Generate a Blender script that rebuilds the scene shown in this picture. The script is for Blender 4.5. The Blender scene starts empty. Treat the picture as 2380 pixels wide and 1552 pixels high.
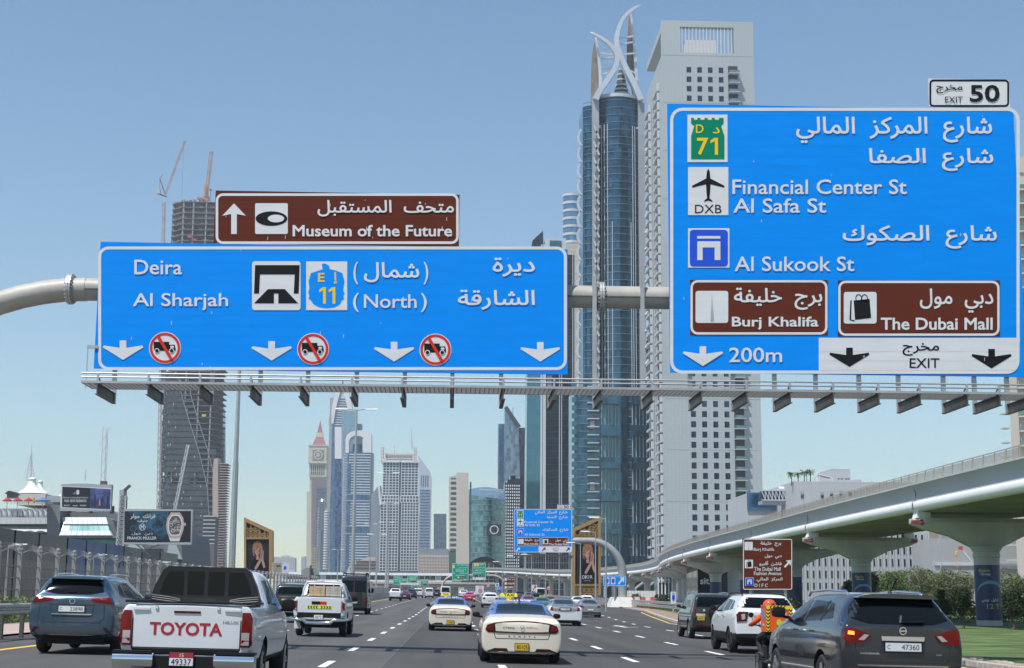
import bpy,bmesh,math,random
import numpy as np
from math import sin,cos,pi,radians,sqrt,atan2
from mathutils import Vector,Matrix,geometry
from mathutils.bvhtree import BVHTree

S=bpy.context.scene
COL=S.collection
RND=random.Random(7)

# ---------------------------------------------------------------- camera
cam_d=bpy.data.cameras.new('camera')
cam_d.sensor_width=36.0
cam_d.lens=36.0*3500.0/2380.0
cam_d.clip_start=0.1
cam_d.clip_end=20000
cam=bpy.data.objects.new('camera',cam_d)
COL.objects.link(cam)
PSI,PITCH,ROLL=radians(2.1833),radians(9.8601),radians(0.43)
CM=Matrix.Rotation(-PSI,3,'Z')@Matrix.Rotation(pi/2+PITCH,3,'X')@Matrix.Rotation(ROLL,3,'Z')
CZ=1.5
cam.matrix_world=Matrix.Translation((0,0,CZ))@CM.to_4x4()
S.camera=cam

# ---------------------------------------------------------------- light
SUN_EL,SUN_AZ=radians(64),radians(180+45)
W=bpy.data.worlds.new('World');S.world=W;W.use_nodes=True
wn,wl=W.node_tree.nodes,W.node_tree.links
wn.clear()
sky=wn.new('ShaderNodeTexSky');sky.sky_type='NISHITA';sky.sun_disc=False
sky.sun_elevation=SUN_EL;sky.sun_rotation=SUN_AZ
sky.air_density=1.15;sky.dust_density=0.15;sky.ozone_density=1.6;sky.altitude=0
bg=wn.new('ShaderNodeBackground');bg.inputs['Strength'].default_value=0.112
out=wn.new('ShaderNodeOutputWorld')
tint=wn.new('ShaderNodeMix');tint.data_type='RGBA';tint.blend_type='MULTIPLY';tint.inputs['Factor'].default_value=1;tint.inputs['B'].default_value=(0.90,0.985,1.0,1)
wl.new(sky.outputs[0],tint.inputs['A']);wl.new(tint.outputs['Result'],bg.inputs[0]);wl.new(bg.outputs[0],out.inputs[0])
sd=bpy.data.lights.new('sun','SUN');sd.energy=4.8;sd.angle=radians(0.53);sd.color=(1.0,0.955,0.90)
sun=bpy.data.objects.new('sun',sd);COL.objects.link(sun)
sdir=Vector((sin(SUN_AZ)*cos(SUN_EL),cos(SUN_AZ)*cos(SUN_EL),sin(SUN_EL)))
sun.rotation_euler=(-sdir).to_track_quat('-Z','Y').to_euler()
S.view_settings.view_transform='Standard';S.view_settings.look='None'
S.view_settings.exposure=0.28;S.view_settings.gamma=1.0
S.view_settings.use_curve_mapping=False
HAZE_D=0.00014
S.render.engine='CYCLES'
S.cycles.max_bounces=6;S.cycles.diffuse_bounces=3;S.cycles.glossy_bounces=3
S.cycles.transmission_bounces=3;S.cycles.transparent_max_bounces=6;S.cycles.volume_bounces=0
S.cycles.use_adaptive_sampling=True;S.cycles.adaptive_threshold=0.02
S.cycles.use_denoising=True
S.cycles.sample_clamp_indirect=6.0

# ---------------------------------------------------------------- mapping of the surveyed photograph coordinates (2380 wide) to the place
def ray(x,y):
    d=CM@Vector(((x-1190)/3500.0,-(y-776.2)/3500.0,-1.0))
    return d
def P(x,y,Y):
    d=ray(x,y);t=Y/d.y
    return Vector((d.x*t,Y,CZ+d.z*t))
def gz(X,Y=0.0):
    X=max(-20.0,min(20.0,X))
    r=0.0
    if Y>110:
        t=min(Y,400.0)-110
        r=0.0045*t
    return -0.018*X+r
def G(x,y):
    Y=30.0
    for k in range(60):
        p=P(x,y,Y);g=gz(p.x,Y)
        d=ray(x,y);d=d/d.y
        den=d.z
        if den>-1e-4:den=-1e-4
        Y=Y*0.5+0.5*min(3000.0,(g-CZ)/den)
    return P(x,y,Y)

# ---------------------------------------------------------------- materials
MATS={}
def mat(name,col,rough=0.6,metal=0.0,var=0.0,scale=3.0,bump=0.0,bscale=None,emit=None,coat=0.0,spec=0.5,alpha=None,stretch=None,trans=0.0):
    if name in MATS: return MATS[name]
    m=bpy.data.materials.new(name);m.use_nodes=True
    n,l=m.node_tree.nodes,m.node_tree.links
    b=n['Principled BSDF']
    b.inputs['Base Color'].default_value=(*col,1)
    b.inputs['Roughness'].default_value=rough
    b.inputs['Metallic'].default_value=metal
    b.inputs['Coat Weight'].default_value=coat
    b.inputs['Coat Roughness'].default_value=0.04
    b.inputs['Specular IOR Level'].default_value=spec
    if trans:b.inputs['Transmission Weight'].default_value=trans
    if alpha is not None:b.inputs['Alpha'].default_value=alpha
    if emit:b.inputs['Emission Color'].default_value=(*emit[0],1);b.inputs['Emission Strength'].default_value=emit[1]
    if var or bump:
        tc=n.new('ShaderNodeTexCoord');mp=n.new('ShaderNodeMapping');l.new(tc.outputs['Object'],mp.inputs['Vector'])
        if stretch:mp.inputs['Scale'].default_value=stretch
    if var:
        t=n.new('ShaderNodeTexNoise');t.inputs['Scale'].default_value=scale;t.inputs['Detail'].default_value=5
        l.new(mp.outputs['Vector'],t.inputs['Vector'])
        r=n.new('ShaderNodeMapRange');r.inputs['From Min'].default_value=0.3;r.inputs['From Max'].default_value=0.7
        r.inputs['To Min'].default_value=1-var;r.inputs['To Max'].default_value=1+var
        l.new(t.outputs['Fac'],r.inputs['Value'])
        mx=n.new('ShaderNodeMix');mx.data_type='RGBA';mx.blend_type='MULTIPLY';mx.inputs['Factor'].default_value=1
        mx.inputs['A'].default_value=(*col,1);l.new(r.outputs['Result'],mx.inputs['B'])
        l.new(mx.outputs['Result'],b.inputs['Base Color'])
    if bump:
        t2=n.new('ShaderNodeTexNoise');t2.inputs['Scale'].default_value=bscale or scale*4;t2.inputs['Detail'].default_value=4
        l.new(mp.outputs['Vector'],t2.inputs['Vector'])
        bp=n.new('ShaderNodeBump');bp.inputs['Strength'].default_value=bump;bp.inputs['Distance'].default_value=0.05
        l.new(t2.outputs['Fac'],bp.inputs['Height']);l.new(bp.outputs['Normal'],b.inputs['Normal'])
    MATS[name]=m
    return m

def glassmat(name,col,cell=(3,3,3.6),var=0.35,rough=0.08,metal=0.6,line=None,linew=0.08,wob=0.0):
    """curtain-wall glass: each pane a slightly different tone and tilt; line = colour of the thin joints"""
    if name in MATS: return MATS[name]
    m=mat(name,col,rough,metal,coat=0.3)
    n,l=m.node_tree.nodes,m.node_tree.links;b=n['Principled BSDF']
    tc=n.new('ShaderNodeTexCoord')
    mp=n.new('ShaderNodeVectorMath');mp.operation='DIVIDE';mp.inputs[1].default_value=cell
    l.new(tc.outputs['Object'],mp.inputs[0])
    fl=n.new('ShaderNodeVectorMath');fl.operation='FLOOR'
    ad=n.new('ShaderNodeVectorMath');ad.operation='ADD';ad.inputs[1].default_value=(0.013,0.013,0.013)
    l.new(mp.outputs[0],ad.inputs[0]);l.new(ad.outputs[0],fl.inputs[0])
    wnz=n.new('ShaderNodeTexWhiteNoise');wnz.noise_dimensions='3D';l.new(fl.outputs[0],wnz.inputs['Vector'])
    r=n.new('ShaderNodeMapRange');r.inputs['To Min'].default_value=1-var;r.inputs['To Max'].default_value=1+var
    l.new(wnz.outputs['Value'],r.inputs['Value'])
    mx=n.new('ShaderNodeMix');mx.data_type='RGBA';mx.blend_type='MULTIPLY';mx.inputs['Factor'].default_value=1
    mx.inputs['A'].default_value=(*col,1);l.new(r.outputs['Result'],mx.inputs['B'])
    res=mx.outputs['Result']
    if line:
        fr=n.new('ShaderNodeVectorMath');fr.operation='FRACTION';l.new(ad.outputs[0],fr.inputs[0])
        sp=n.new('ShaderNodeSeparateXYZ');l.new(fr.outputs[0],sp.inputs[0])
        lt=n.new('ShaderNodeMath');lt.operation='LESS_THAN';lt.inputs[1].default_value=linew
        l.new(sp.outputs['Z'],lt.inputs[0])
        m2=n.new('ShaderNodeMix');m2.data_type='RGBA';m2.inputs['B'].default_value=(*line,1)
        l.new(lt.outputs[0],m2.inputs['Factor']);l.new(res,m2.inputs['A']);res=m2.outputs['Result']
    l.new(res,b.inputs['Base Color'])
    r2=n.new('ShaderNodeMapRange');r2.inputs['To Min'].default_value=rough*0.5;r2.inputs['To Max'].default_value=rough*2.2
    l.new(wnz.outputs['Value'],r2.inputs['Value']);l.new(r2.outputs['Result'],b.inputs['Roughness'])
    return m

def paint(name,col,metal=0.0,rough=0.35):
    return mat(name,col,rough,metal,coat=0.9,var=0.04,scale=1.2)

# ---------------------------------------------------------------- mesh builder
class MB:
    def __init__(s):s.v=[];s.f=[];s.m=[];s.k=0
    def add(s,vs,fs):
        o=len(s.v);s.v+=[tuple(v) for v in vs];s.f+=[tuple(i+o for i in f) for f in fs];s.m+=[s.k]*len(fs); return s
    def box(s,x0,y0,z0,x1,y1,z1):
        v=[(x0,y0,z0),(x1,y0,z0),(x1,y1,z0),(x0,y1,z0),(x0,y0,z1),(x1,y0,z1),(x1,y1,z1),(x0,y1,z1)]
        return s.add(v,[(0,3,2,1),(4,5,6,7),(0,1,5,4),(1,2,6,5),(2,3,7,6),(3,0,4,7)])
    def hexa(s,b4,t4):
        return s.add(list(b4)+list(t4),[(0,3,2,1),(4,5,6,7),(0,1,5,4),(1,2,6,5),(2,3,7,6),(3,0,4,7)])
    def bar(s,p,q,w,h=None,up=(0,0,1)):
        p,q=Vector(p),Vector(q);h=h or w;d=(q-p).normalized();u=Vector(up)
        if abs(d.dot(u))>0.99:u=Vector((0,1,0))
        a=d.cross(u).normalized();b=a.cross(d).normalized()
        c=[a*(-w/2)+b*(-h/2),a*(w/2)+b*(-h/2),a*(w/2)+b*(h/2),a*(-w/2)+b*(h/2)]
        return s.add([p+x for x in c]+[q+x for x in c],[(0,1,2,3),(7,6,5,4),(0,4,5,1),(1,5,6,2),(2,6,7,3),(3,7,4,0)])
    def tube(s,pts,r,n=12,cap=True):
        pts=[Vector(p) for p in pts];rs=r if isinstance(r,(list,tuple)) else [r]*len(pts)
        vs=[];prev=None
        for i,p in enumerate(pts):
            d=(pts[min(i+1,len(pts)-1)]-pts[max(i-1,0)]).normalized()
            if prev is None:
                u=Vector((0,0,1)) if abs(d.z)<0.9 else Vector((0,1,0))
                a=d.cross(u).normalized()
            else:a=(prev-d*prev.dot(d)).normalized()
            prev=a;b=d.cross(a)
            for k in range(n):
                t=2*pi*k/n;vs.append(p+a*cos(t)*rs[i]+b*sin(t)*rs[i])
        fs=[(i*n+k,i*n+(k+1)%n,(i+1)*n+(k+1)%n,(i+1)*n+k) for i in range(len(pts)-1) for k in range(n)]
        if cap:fs+=[tuple(reversed(range(n))),tuple(range((len(pts)-1)*n,len(pts)*n))]
        return s.add(vs,fs)
    def prism(s,poly,o,ux,uy,depth):
        o,ux,uy,depth=Vector(o),Vector(ux),Vector(uy),Vector(depth);n=len(poly)
        A=[o+ux*a+uy*b for a,b in poly];B=[p+depth for p in A]
        fs=[tuple(range(n)),tuple(reversed(range(n,2*n)))]+[(i,i+n,(i+1)%n+n,(i+1)%n) for i in range(n)]
        return s.add(A+B,fs)
    def lathe(s,prof,o,ax=(0,0,1),n=24,a0=0.0,a1=2*pi):
        ax=Vector(ax).normalized();u=Vector((1,0,0)) if abs(ax.x)<.9 else Vector((0,1,0))
        a=ax.cross(u).normalized();b=ax.cross(a);o=Vector(o);full=abs(a1-a0-2*pi)<1e-6
        N=n if full else n+1;vs=[]
        for r,h in prof:
            for k in range(N):
                t=a0+(a1-a0)*k/n;vs.append(o+ax*h+(a*cos(t)+b*sin(t))*r)
        fs=[(i*N+k,i*N+(k+1)%N,(i+1)*N+(k+1)%N,(i+1)*N+k) for i in range(len(prof)-1) for k in range(n)]
        return s.add(vs,fs)
    def tri_fill(s,poly,o,ux,uy,depth):
        o,ux,uy,depth=Vector(o),Vector(ux),Vector(uy),Vector(depth);n=len(poly)
        ar=sum(poly[i][0]*poly[(i+1)%n][1]-poly[(i+1)%n][0]*poly[i][1] for i in range(n))
        if ar<0:poly=poly[::-1]
        tr=geometry.tessellate_polygon([[Vector((a,b,0)) for a,b in poly]])
        A=[o+ux*a+uy*b for a,b in poly];B=[p+depth for p in A]
        fs=[tuple(t) for t in tr]+[tuple(n+i for i in reversed(t)) for t in tr]+[(i,(i+1)%n,(i+1)%n+n,i+n) for i in range(n)]
        return s.add(A+B,fs)
    def mesh(s,name,mats,smooth=False,fix=True,off=(0,0,0)):
        me=bpy.data.meshes.new(name)
        vs=s.v if not any(off) else [(a-off[0],b-off[1],c-off[2]) for a,b,c in s.v]
        me.from_pydata(vs,[],s.f)
        for m_ in (mats if isinstance(mats,(list,tuple)) else [mats]):me.materials.append(m_)
        if len(me.materials)>1:me.polygons.foreach_set('material_index',s.m)
        if fix:
            b=bmesh.new();b.from_mesh(me);bmesh.ops.recalc_face_normals(b,faces=b.faces);b.to_mesh(me);b.free()
        if smooth:me.shade_smooth() if smooth is True else shade(me,smooth)
        me.update()
        return me
    def build(s,name,mats,parent=None,smooth=False,fix=True,local=False,kind=None):
        off=(0,0,0)
        if parent is not None and not local:
            off=root_loc(parent)
        return link(name,s.mesh(name,mats,smooth,fix,off),parent,kind)

def shade(me,ang):
    me.shade_smooth()
    try:me.set_sharp_from_angle(angle=ang)
    except Exception: pass

def root_loc(o):
    v=Vector((0,0,0))
    while o is not None:v+=o.location;o=o.parent
    return v

def link(name,me,parent=None,kind=None):
    o=bpy.data.objects.new(name,me);COL.objects.link(o)
    if parent is not None:o.parent=parent
    if kind:o['kind']=kind
    return o

def tag(o,label,cat,group=None):
    o['label']=label;o['category']=cat
    if group:o['group']=group
    return o

def thing(name,label,cat,loc=(0,0,0),rz=0,group=None):
    o=bpy.data.objects.new(name,None);COL.objects.link(o);o.empty_display_size=0.2
    o.location=loc;o.rotation_euler=(0,0,rz)
    return tag(o,label,cat,group)

def struct(name,mb,m,smooth=False):
    o=mb.build(name,m,smooth=smooth) if isinstance(mb,MB) else link(name,mb)
    o['kind']='structure'
    return o

def copy_tree(o,parent=None):
    c=o.copy();COL.objects.link(c)
    c.parent=parent
    for ch in list(o.children):copy_tree(ch,c)
    return c

# ---------------------------------------------------------------- writing
_AF={}
def _af():
    base=0xFE8D
    tab=[('ا',0xFE8D,2),('ب',0xFE8F,4),('ة',0xFE93,2),('ت',0xFE95,4),('ث',0xFE99,4),('ج',0xFE9D,4),('ح',0xFEA1,4),('خ',0xFEA5,4),
 ('د',0xFEA9,2),('ذ',0xFEAB,2),('ر',0xFEAD,2),('ز',0xFEAF,2),('س',0xFEB1,4),('ش',0xFEB5,4),('ص',0xFEB9,4),('ض',0xFEBD,4),
 ('ط',0xFEC1,4),('ظ',0xFEC5,4),('ع',0xFEC9,4),('غ',0xFECD,4),('ف',0xFED1,4),('ق',0xFED5,4),('ك',0xFED9,4),('ل',0xFEDD,4),
 ('م',0xFEE1,4),('ن',0xFEE5,4),('ه',0xFEE9,4),('و',0xFEED,2),('ي',0xFEF1,4),('أ',0xFE83,2),('إ',0xFE87,2),('ڤ',0xFB6A,4),('ى',0xFEEF,2)]
    for c,b,n in tab:_AF[c]=(b,n)
_af()
def arabic(s):
    out=[]
    for w in s.split(' '):
        g=[]
        for i,c in enumerate(w):
            if c not in _AF:g.append(c); continue
            b,n=_AF[c]
            prev=i>0 and w[i-1] in _AF and _AF[w[i-1]][1]==4
            nxt=n==4 and i+1<len(w) and w[i+1] in _AF
            if prev and nxt:g.append(chr(b+3))
            elif nxt:g.append(chr(b+2))
            elif prev:g.append(chr(b+1))
            else:g.append(chr(b))
        out.append(''.join(reversed(g)))
    return '  '.join(reversed(out)).replace('(','\x01').replace(')','(').replace('\x01',')')
_TX={}
def text_tris(s,bold=0.0,res=3):
    key=(s,bold,res)
    if key in _TX: return _TX[key]
    c=bpy.data.curves.new('t','FONT');c.body=s;c.resolution_u=res;c.fill_mode='NONE'
    o=bpy.data.objects.new('t',c);COL.objects.link(o)
    dg=bpy.context.evaluated_depsgraph_get();m=bpy.data.meshes.new_from_object(o.evaluated_get(dg))
    V=np.array([(v.co.x,v.co.y) for v in m.vertices]);E=[tuple(e.vertices) for e in m.edges]
    bpy.data.objects.remove(o);bpy.data.curves.remove(c);bpy.data.meshes.remove(m)
    loops=[];cur=[]
    nxt={}
    for a,b in E:
        nxt.setdefault(a,[]).append(b);nxt.setdefault(b,[]).append(a)
    seen=set()
    for a in range(len(V)):
        if a in seen or a not in nxt: continue
        lp=[a];seen.add(a)
        while True:
            c_=[b for b in nxt[lp[-1]] if b not in seen]
            if not c_: break
            b=(lp[-1]+1) if (lp[-1]+1) in c_ else c_[0]
            lp.append(b);seen.add(b)
        if len(lp)>2:loops.append(lp)
    PV=[];PE=[]
    ar=sum(float((V[lp][:,0]*np.roll(V[lp][:,1],-1)-np.roll(V[lp][:,0],-1)*V[lp][:,1]).sum()) for lp in loops)
    if ar>0:bold=-bold
    for lp in loops:
        p=V[lp]
        if bold:
            d1=p-np.roll(p,1,0);d2=np.roll(p,-1,0)-p
            d1/=np.maximum(np.linalg.norm(d1,axis=1),1e-6)[:,None];d2/=np.maximum(np.linalg.norm(d2,axis=1),1e-6)[:,None]
            n1=np.stack([-d1[:,1],d1[:,0]],1);n2=np.stack([-d2[:,1],d2[:,0]],1)
            nn=n1+n2;q=np.maximum((nn*nn).sum(1)/2,0.35)[:,None]
            p=p+nn/q*bold
        k=len(PV);PV+=[tuple(x) for x in p];PE+=[(k+i,k+(i+1)%len(lp)) for i in range(len(lp))]
    co,ed,fa,_,_,_=geometry.delaunay_2d_cdt([Vector(v) for v in PV],PE,[],0,1e-5)
    co=np.array([(v[0],v[1]) for v in co]);fa=np.array([tuple(f) for f in fa])
    ce=co[fa].mean(1);A=np.array(PV)[[a for a,b in PE]];B=np.array(PV)[[b for a,b in PE]]
    cx,cy=ce[:,0][:,None],ce[:,1][:,None]
    cr=(B[:,0]-A[:,0])*(cy-A[:,1])-(B[:,1]-A[:,1])*(cx-A[:,0])
    up=(A[:,1]<=cy)&(B[:,1]>cy)&(cr>0);dn=(A[:,1]>cy)&(B[:,1]<=cy)&(cr<0)
    w=up.sum(1)-dn.sum(1)
    fa=fa[w!=0]
    used=np.unique(fa);ren=-np.ones(len(co),int);ren[used]=range(len(used))
    co=co[used];fa=ren[fa]
    _TX[key]=(co,fa)
    return _TX[key]

def put_text(s,name,m,box,mp,parent,bold=0.012,local=False,res=3):
    """flat print: the words fitted into box = (x0, y0, x1, y1) of the sign's own coordinates; mp maps (x, y) to the place"""
    if any('\u0600'<=ch<='\u06ff' for ch in s):s=arabic(s);bold=max(bold,0.014)
    co,fa=text_tris(s,bold,res)
    lo,hi=co.min(0),co.max(0)
    x0,y0,x1,y1=box
    vs=[mp(x0+(a-lo[0])/(hi[0]-lo[0])*(x1-x0),y1+(b-lo[1])/(hi[1]-lo[1])*(y0-y1)) for a,b in co]
    b=MB();b.add(vs,[tuple(int(i) for i in f) for f in fa])
    return b.build(name,m,parent,local=local,fix=False)

def rrect(x0,y0,x1,y1,r,n=5):
    pts=[]
    for cx,cy,a in ((x1-r,y0+r,-pi/2),(x1-r,y1-r,0),(x0+r,y1-r,pi/2),(x0+r,y0+r,pi)):
        for k in range(n+1):
            t=a+(pi/2)*k/n;pts.append((cx+r*cos(t),cy+r*sin(t)))
    return pts
# ================================================================= the setting
def road_mat(name,col,dark=0.0):
    m=mat(name,col,0.85,0,spec=0.3)
    n,l=m.node_tree.nodes,m.node_tree.links;b=n['Principled BSDF']
    tc=n.new('ShaderNodeTexCoord')
    def noise(scale,sx=1,sy=1,det=4):
        mp=n.new('ShaderNodeMapping');mp.inputs['Scale'].default_value=(sx,sy,1);l.new(tc.outputs['Object'],mp.inputs['Vector'])
        t=n.new('ShaderNodeTexNoise');t.inputs['Scale'].default_value=scale;t.inputs['Detail'].default_value=det;l.new(mp.outputs['Vector'],t.inputs['Vector']); return t.outputs['Fac']
    def rng(v,a,b_,f0=0.3,f1=0.7):
        r=n.new('ShaderNodeMapRange');r.inputs['From Min'].default_value=f0;r.inputs['From Max'].default_value=f1
        r.inputs['To Min'].default_value=a;r.inputs['To Max'].default_value=b_;l.new(v,r.inputs['Value']); return r.outputs['Result']
    def mul(a,b_):
        q=n.new('ShaderNodeMath');q.operation='MULTIPLY';l.new(a,q.inputs[0]);l.new(b_,q.inputs[1]); return q.outputs[0]
    f=mul(rng(noise(40,det=2),0.80,1.20),rng(noise(0.9,1,0.03),0.78,1.16))
    f=mul(f,rng(noise(0.35,1,.35),0.86,1.12))
    mx=n.new('ShaderNodeMix');mx.data_type='RGBA';mx.blend_type='MULTIPLY';mx.inputs['Factor'].default_value=1
    mx.inputs['A'].default_value=(*col,1);l.new(f,mx.inputs['B']);l.new(mx.outputs['Result'],b.inputs['Base Color'])
    bp=n.new('ShaderNodeBump');bp.inputs['Strength'].default_value=0.35;bp.inputs['Distance'].default_value=0.01
    l.new(noise(90,det=2),bp.inputs['Height']);l.new(bp.outputs['Normal'],b.inputs['Normal'])
    return m
M_sand=mat('sandy_ground',(0.25,0.23,0.20),0.95,var=0.25,scale=0.05)
M_road_a=road_mat('asphalt_older',(0.088,0.088,0.085))
M_road_b=road_mat('asphalt_newer',(0.067,0.067,0.065))
M_white_line=mat('white_line_paint',(0.72,0.72,0.70),0.7,var=0.10,scale=6)
M_yellow_line=mat('yellow_line_paint',(0.72,0.46,0.08),0.7,var=0.12,scale=4)
M_conc=mat('concrete',(0.42,0.41,0.38),0.85,var=0.12,scale=1.2,bump=0.15)
M_conc_l=mat('pale_concrete',(0.55,0.55,0.52),0.8,var=0.08,scale=0.6)
M_galv=mat('galvanised_steel',(0.46,0.46,0.45),0.45,0.6,var=0.12,scale=3)
M_galv_d=mat('weathered_steel',(0.11,0.105,0.095),0.55,0.4,var=0.2,scale=2)
M_dark=mat('dark_metal',(0.03,0.03,0.032),0.4,0.3)
M_black=mat('black_plastic',(0.012,0.012,0.013),0.5,spec=0.22)

def sheet(xs_of_y,ys,dz,gfun=gz):
    """a ground-hugging strip: xs_of_y(y) -> list of x positions"""
    b=MB();rows=[]
    for y in ys:
        rows.append([(x,y,gfun(x,y)+dz) for x in xs_of_y(y)])
    n=len(rows[0]);vs=[v for r in rows for v in r]
    b.add(vs,[(i*n+k,i*n+k+1,(i+1)*n+k+1,(i+1)*n+k) for i in range(len(rows)-1) for k in range(n-1)])
    return b
YS=[-1500,-300,0,30,60,90,110,150,200,250,300,350,400,600,1200,4200]
struct('ground',sheet(lambda y:[-3600,-1200,-200,-20,0,20,200,1200,3600],YS,-0.16),M_sand)

# right edge of the carriageway (the exit flares out to the right, then the gore)
REDGE=[(-600,13.7),(0,13.7),(40,13.7),(70,13.9),(104,15.4),(140,18.6),(170,21.4),(200,22.4),(230,21.8),(300,20),(400,20),(4200,20)]
def lerp_tab(tab,y):
    for (a,va),(b,vb) in zip(tab,tab[1:]):
        if y<=b: return va+(vb-va)*(y-a)/(b-a)
    return tab[-1][1]
YR=sorted(set([-500,-40,0,20,40,55,70,85,104,110,125,140,155,170,185,200,215,230,260,300,350,400,520,700,1000,1500]))
road=struct('road',sheet(lambda y:[-11.6,-6,-1.45],YR,0.0),M_road_a)
road2=struct('road',sheet(lambda y:[-1.45,6,11,lerp_tab(REDGE,y)],YR,0.0),M_road_b)

def strip_poly(pts,w,dz):
    b=MB();vs=[]
    for i,(x,y) in enumerate(pts):
        a=pts[max(i-1,0)];c=pts[min(i+1,len(pts)-1)]
        d=Vector((c[0]-a[0],c[1]-a[1])).normalized()
        for sgn in (-1,1):
            X=x-d.y*sgn*w/2*-1;Yv=y-d.x*sgn*w/2
            vs.append((X,Yv,gz(X,Yv)+dz))
    b.add(vs,[(2*i,2*i+1,2*i+3,2*i+2) for i in range(len(pts)-1)])
    return b
def ramp(a,b,n): return [a+(b-a)*i/n for i in range(n+1)]
e=strip_poly([(-10.35,y) for y in [-20,0,20,40,60,80,110,150,200,300,400,600]],0.20,0.004).build('edge_line',M_yellow_line,road,local=True)
e=strip_poly([(lerp_tab(REDGE,y)-0.55,y) for y in [0,20,40,55,70,85,104,125,140,155,170,185,200,215,230,260,300,400]],0.18,0.004).build('edge_line',M_yellow_line,road2,local=True)
dash_me=None
def dashes(x,y0,period,ln,parent,ymax=150,w=0.17,curve=None):
    y=y0
    while y<ymax:
        X=x if curve is None else curve(y)
        b=strip_poly([(X,y),(X if curve is None else curve(y+ln),y+ln)],w,0.004)
        b.build('lane_dash',M_white_line,parent,local=True)
        y+=period
dashes(-6.35,21,9,2.9,road,170);dashes(-2.62,22.3,9,2.9,road,190)
dashes(1.12,22.3,9,2.9,road2,190);dashes(4.55,28.6,9,2.9,road2,170);dashes(7.85,26.2,9,2.9,road2,170)
dashes(11.2,32,9,2.6,road2,200,curve=lambda y:11.2+max(0,y-90)*0.045)
b=MB()
for x,y0 in ((-6.35,174),(-2.62,193.3),(1.12,193.3),(4.55,172.6),(7.85,170.2)):
    y=y0
    while y<420:
        q=strip_poly([(x,y),(x,y+2.9)],0.17,0.004);b.add(q.v,q.f);y+=9
o=b.build('far_lane_dash',M_white_line,road2,local=True);o['kind']='stuff'
# a pavement arrow between the exit lanes
b=MB();ax,ay=9.6,84
for poly in ([(-0.1,0),(0.1,0),(0.1,3.4),(-0.1,3.4)],[(0,5.2),(-0.45,3.2),(0.45,3.2)],[(0.1,0.6),(0.9,1.6),(0.9,1.95),(0.1,0.95)]):
    b.add([(ax+p,ay+q,gz(ax+p,ay+q)+0.004) for p,q in poly],[tuple(range(len(poly)))])
b.build('lane_arrow',M_white_line,road2,local=True)
# thin joints and repair seams across the asphalt
b=MB()
for x,y0,y1 in ((-1.45,0,200),):
    q=strip_poly([(x,y) for y in ramp(y0,y1,20)],0.03,0.003);b.add(q.v,q.f)
M_seam=mat('bitumen_seam',(0.10,0.10,0.095),0.7)
b.build('joint',M_seam,road,local=True)

# ---- verges right
M_kerb=mat('kerb_stone',(0.40,0.36,0.31),0.9,var=0.3,scale=4,bump=0.3)
M_grass=mat('lawn_grass',(0.072,0.115,0.028),0.95,var=0.55,scale=0.5,bump=0.6,bscale=14)
M_dirt=mat('bare_soil',(0.26,0.19,0.13),0.95,var=0.35,scale=2.0,bump=0.4)
YK=[0,15,30,40,55,70,85,104,125,140,155,170,185,200]
kr=struct('kerb',MB(),M_kerb) if False else None
kb=MB()
for a,c in zip(YK,YK[1:]):
    xa,xc=lerp_tab(REDGE,a),lerp_tab(REDGE,c)
    za,zc=gz(xa,a),gz(xc,c)
    kb.hexa([(xa+.02,a,za-.1),(xa+.34,a,za-.1),(xc+.34,c,zc-.1),(xc+.02,c,zc-.1)],[(xa+.04,a,za+.13),(xa+.34,a,za+.13),(xc+.34,c,zc+.13),(xc+.04,c,zc+.13)])
struct('kerb',kb,M_kerb)
# low rubble-stone edging behind the kerb: single stones, near part
edg=MB();edg.box(13.7+.36,20,-.5,13.7+.62,46,-0.12)
edging=struct('edging',edg,M_dirt)
stone_me=[]
for k in range(4):
    q=MB();r=RND.random
    q.hexa([(-.16-.02*r(),-.2,0),(.16,-.2,0),(.16,.2,0),(-.16,.2,0)],[(-.13+.03*r(),-.17+.03*r(),.14),(.13,-.17,.13+.03*r()),(.12,.16,.14),(-.12,.15+.03*r(),.12)])
    stone_me.append(q.mesh('stone',M_kerb))
y=33.0
while y<100:
    X=lerp_tab(REDGE,y)+0.62
    s=link('stone',stone_me[RND.randrange(4)],edging);s.location=(X,y,gz(X,y)+0.02);s.rotation_euler=(0,0,RND.uniform(-.15,.15));s.scale=(1,RND.uniform(.8,1.1),RND.uniform(.8,1.3))
    y+=0.47 if y<60 else 0.6
def vg(x,y): return gz(x,y)+0.06
struct('verge',sheet(lambda y:[lerp_tab(REDGE,y)+0.34,lerp_tab(REDGE,y)+2.9],YK+[215,230,260],0.0,vg),M_dirt)
struct('lawn',sheet(lambda y:[lerp_tab(REDGE,y)+(0.9 if y<105 else 2.8),22 if y<105 else lerp_tab(REDGE,y)+8,40,75],[0,30,60,90,104.9,105,125,155,185,212],0.03,vg),M_grass)
# left: shoulder, paving, planted strip, service road
M_pave=mat('pink_paving',(0.40,0.31,0.28),0.9,var=0.15,scale=1.5)
struct('shoulder',sheet(lambda y:[-12.9,-11.6],YR,0.0),M_road_b)
struct('paving',sheet(lambda y:[-16.5,-12.9],YR,0.06),M_pave)
struct('lawn',sheet(lambda y:[-19,-16.5],YR,0.07),M_grass)
struct('service_road',sheet(lambda y:[-31,-19],YR,0.01),M_road_a)

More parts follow.
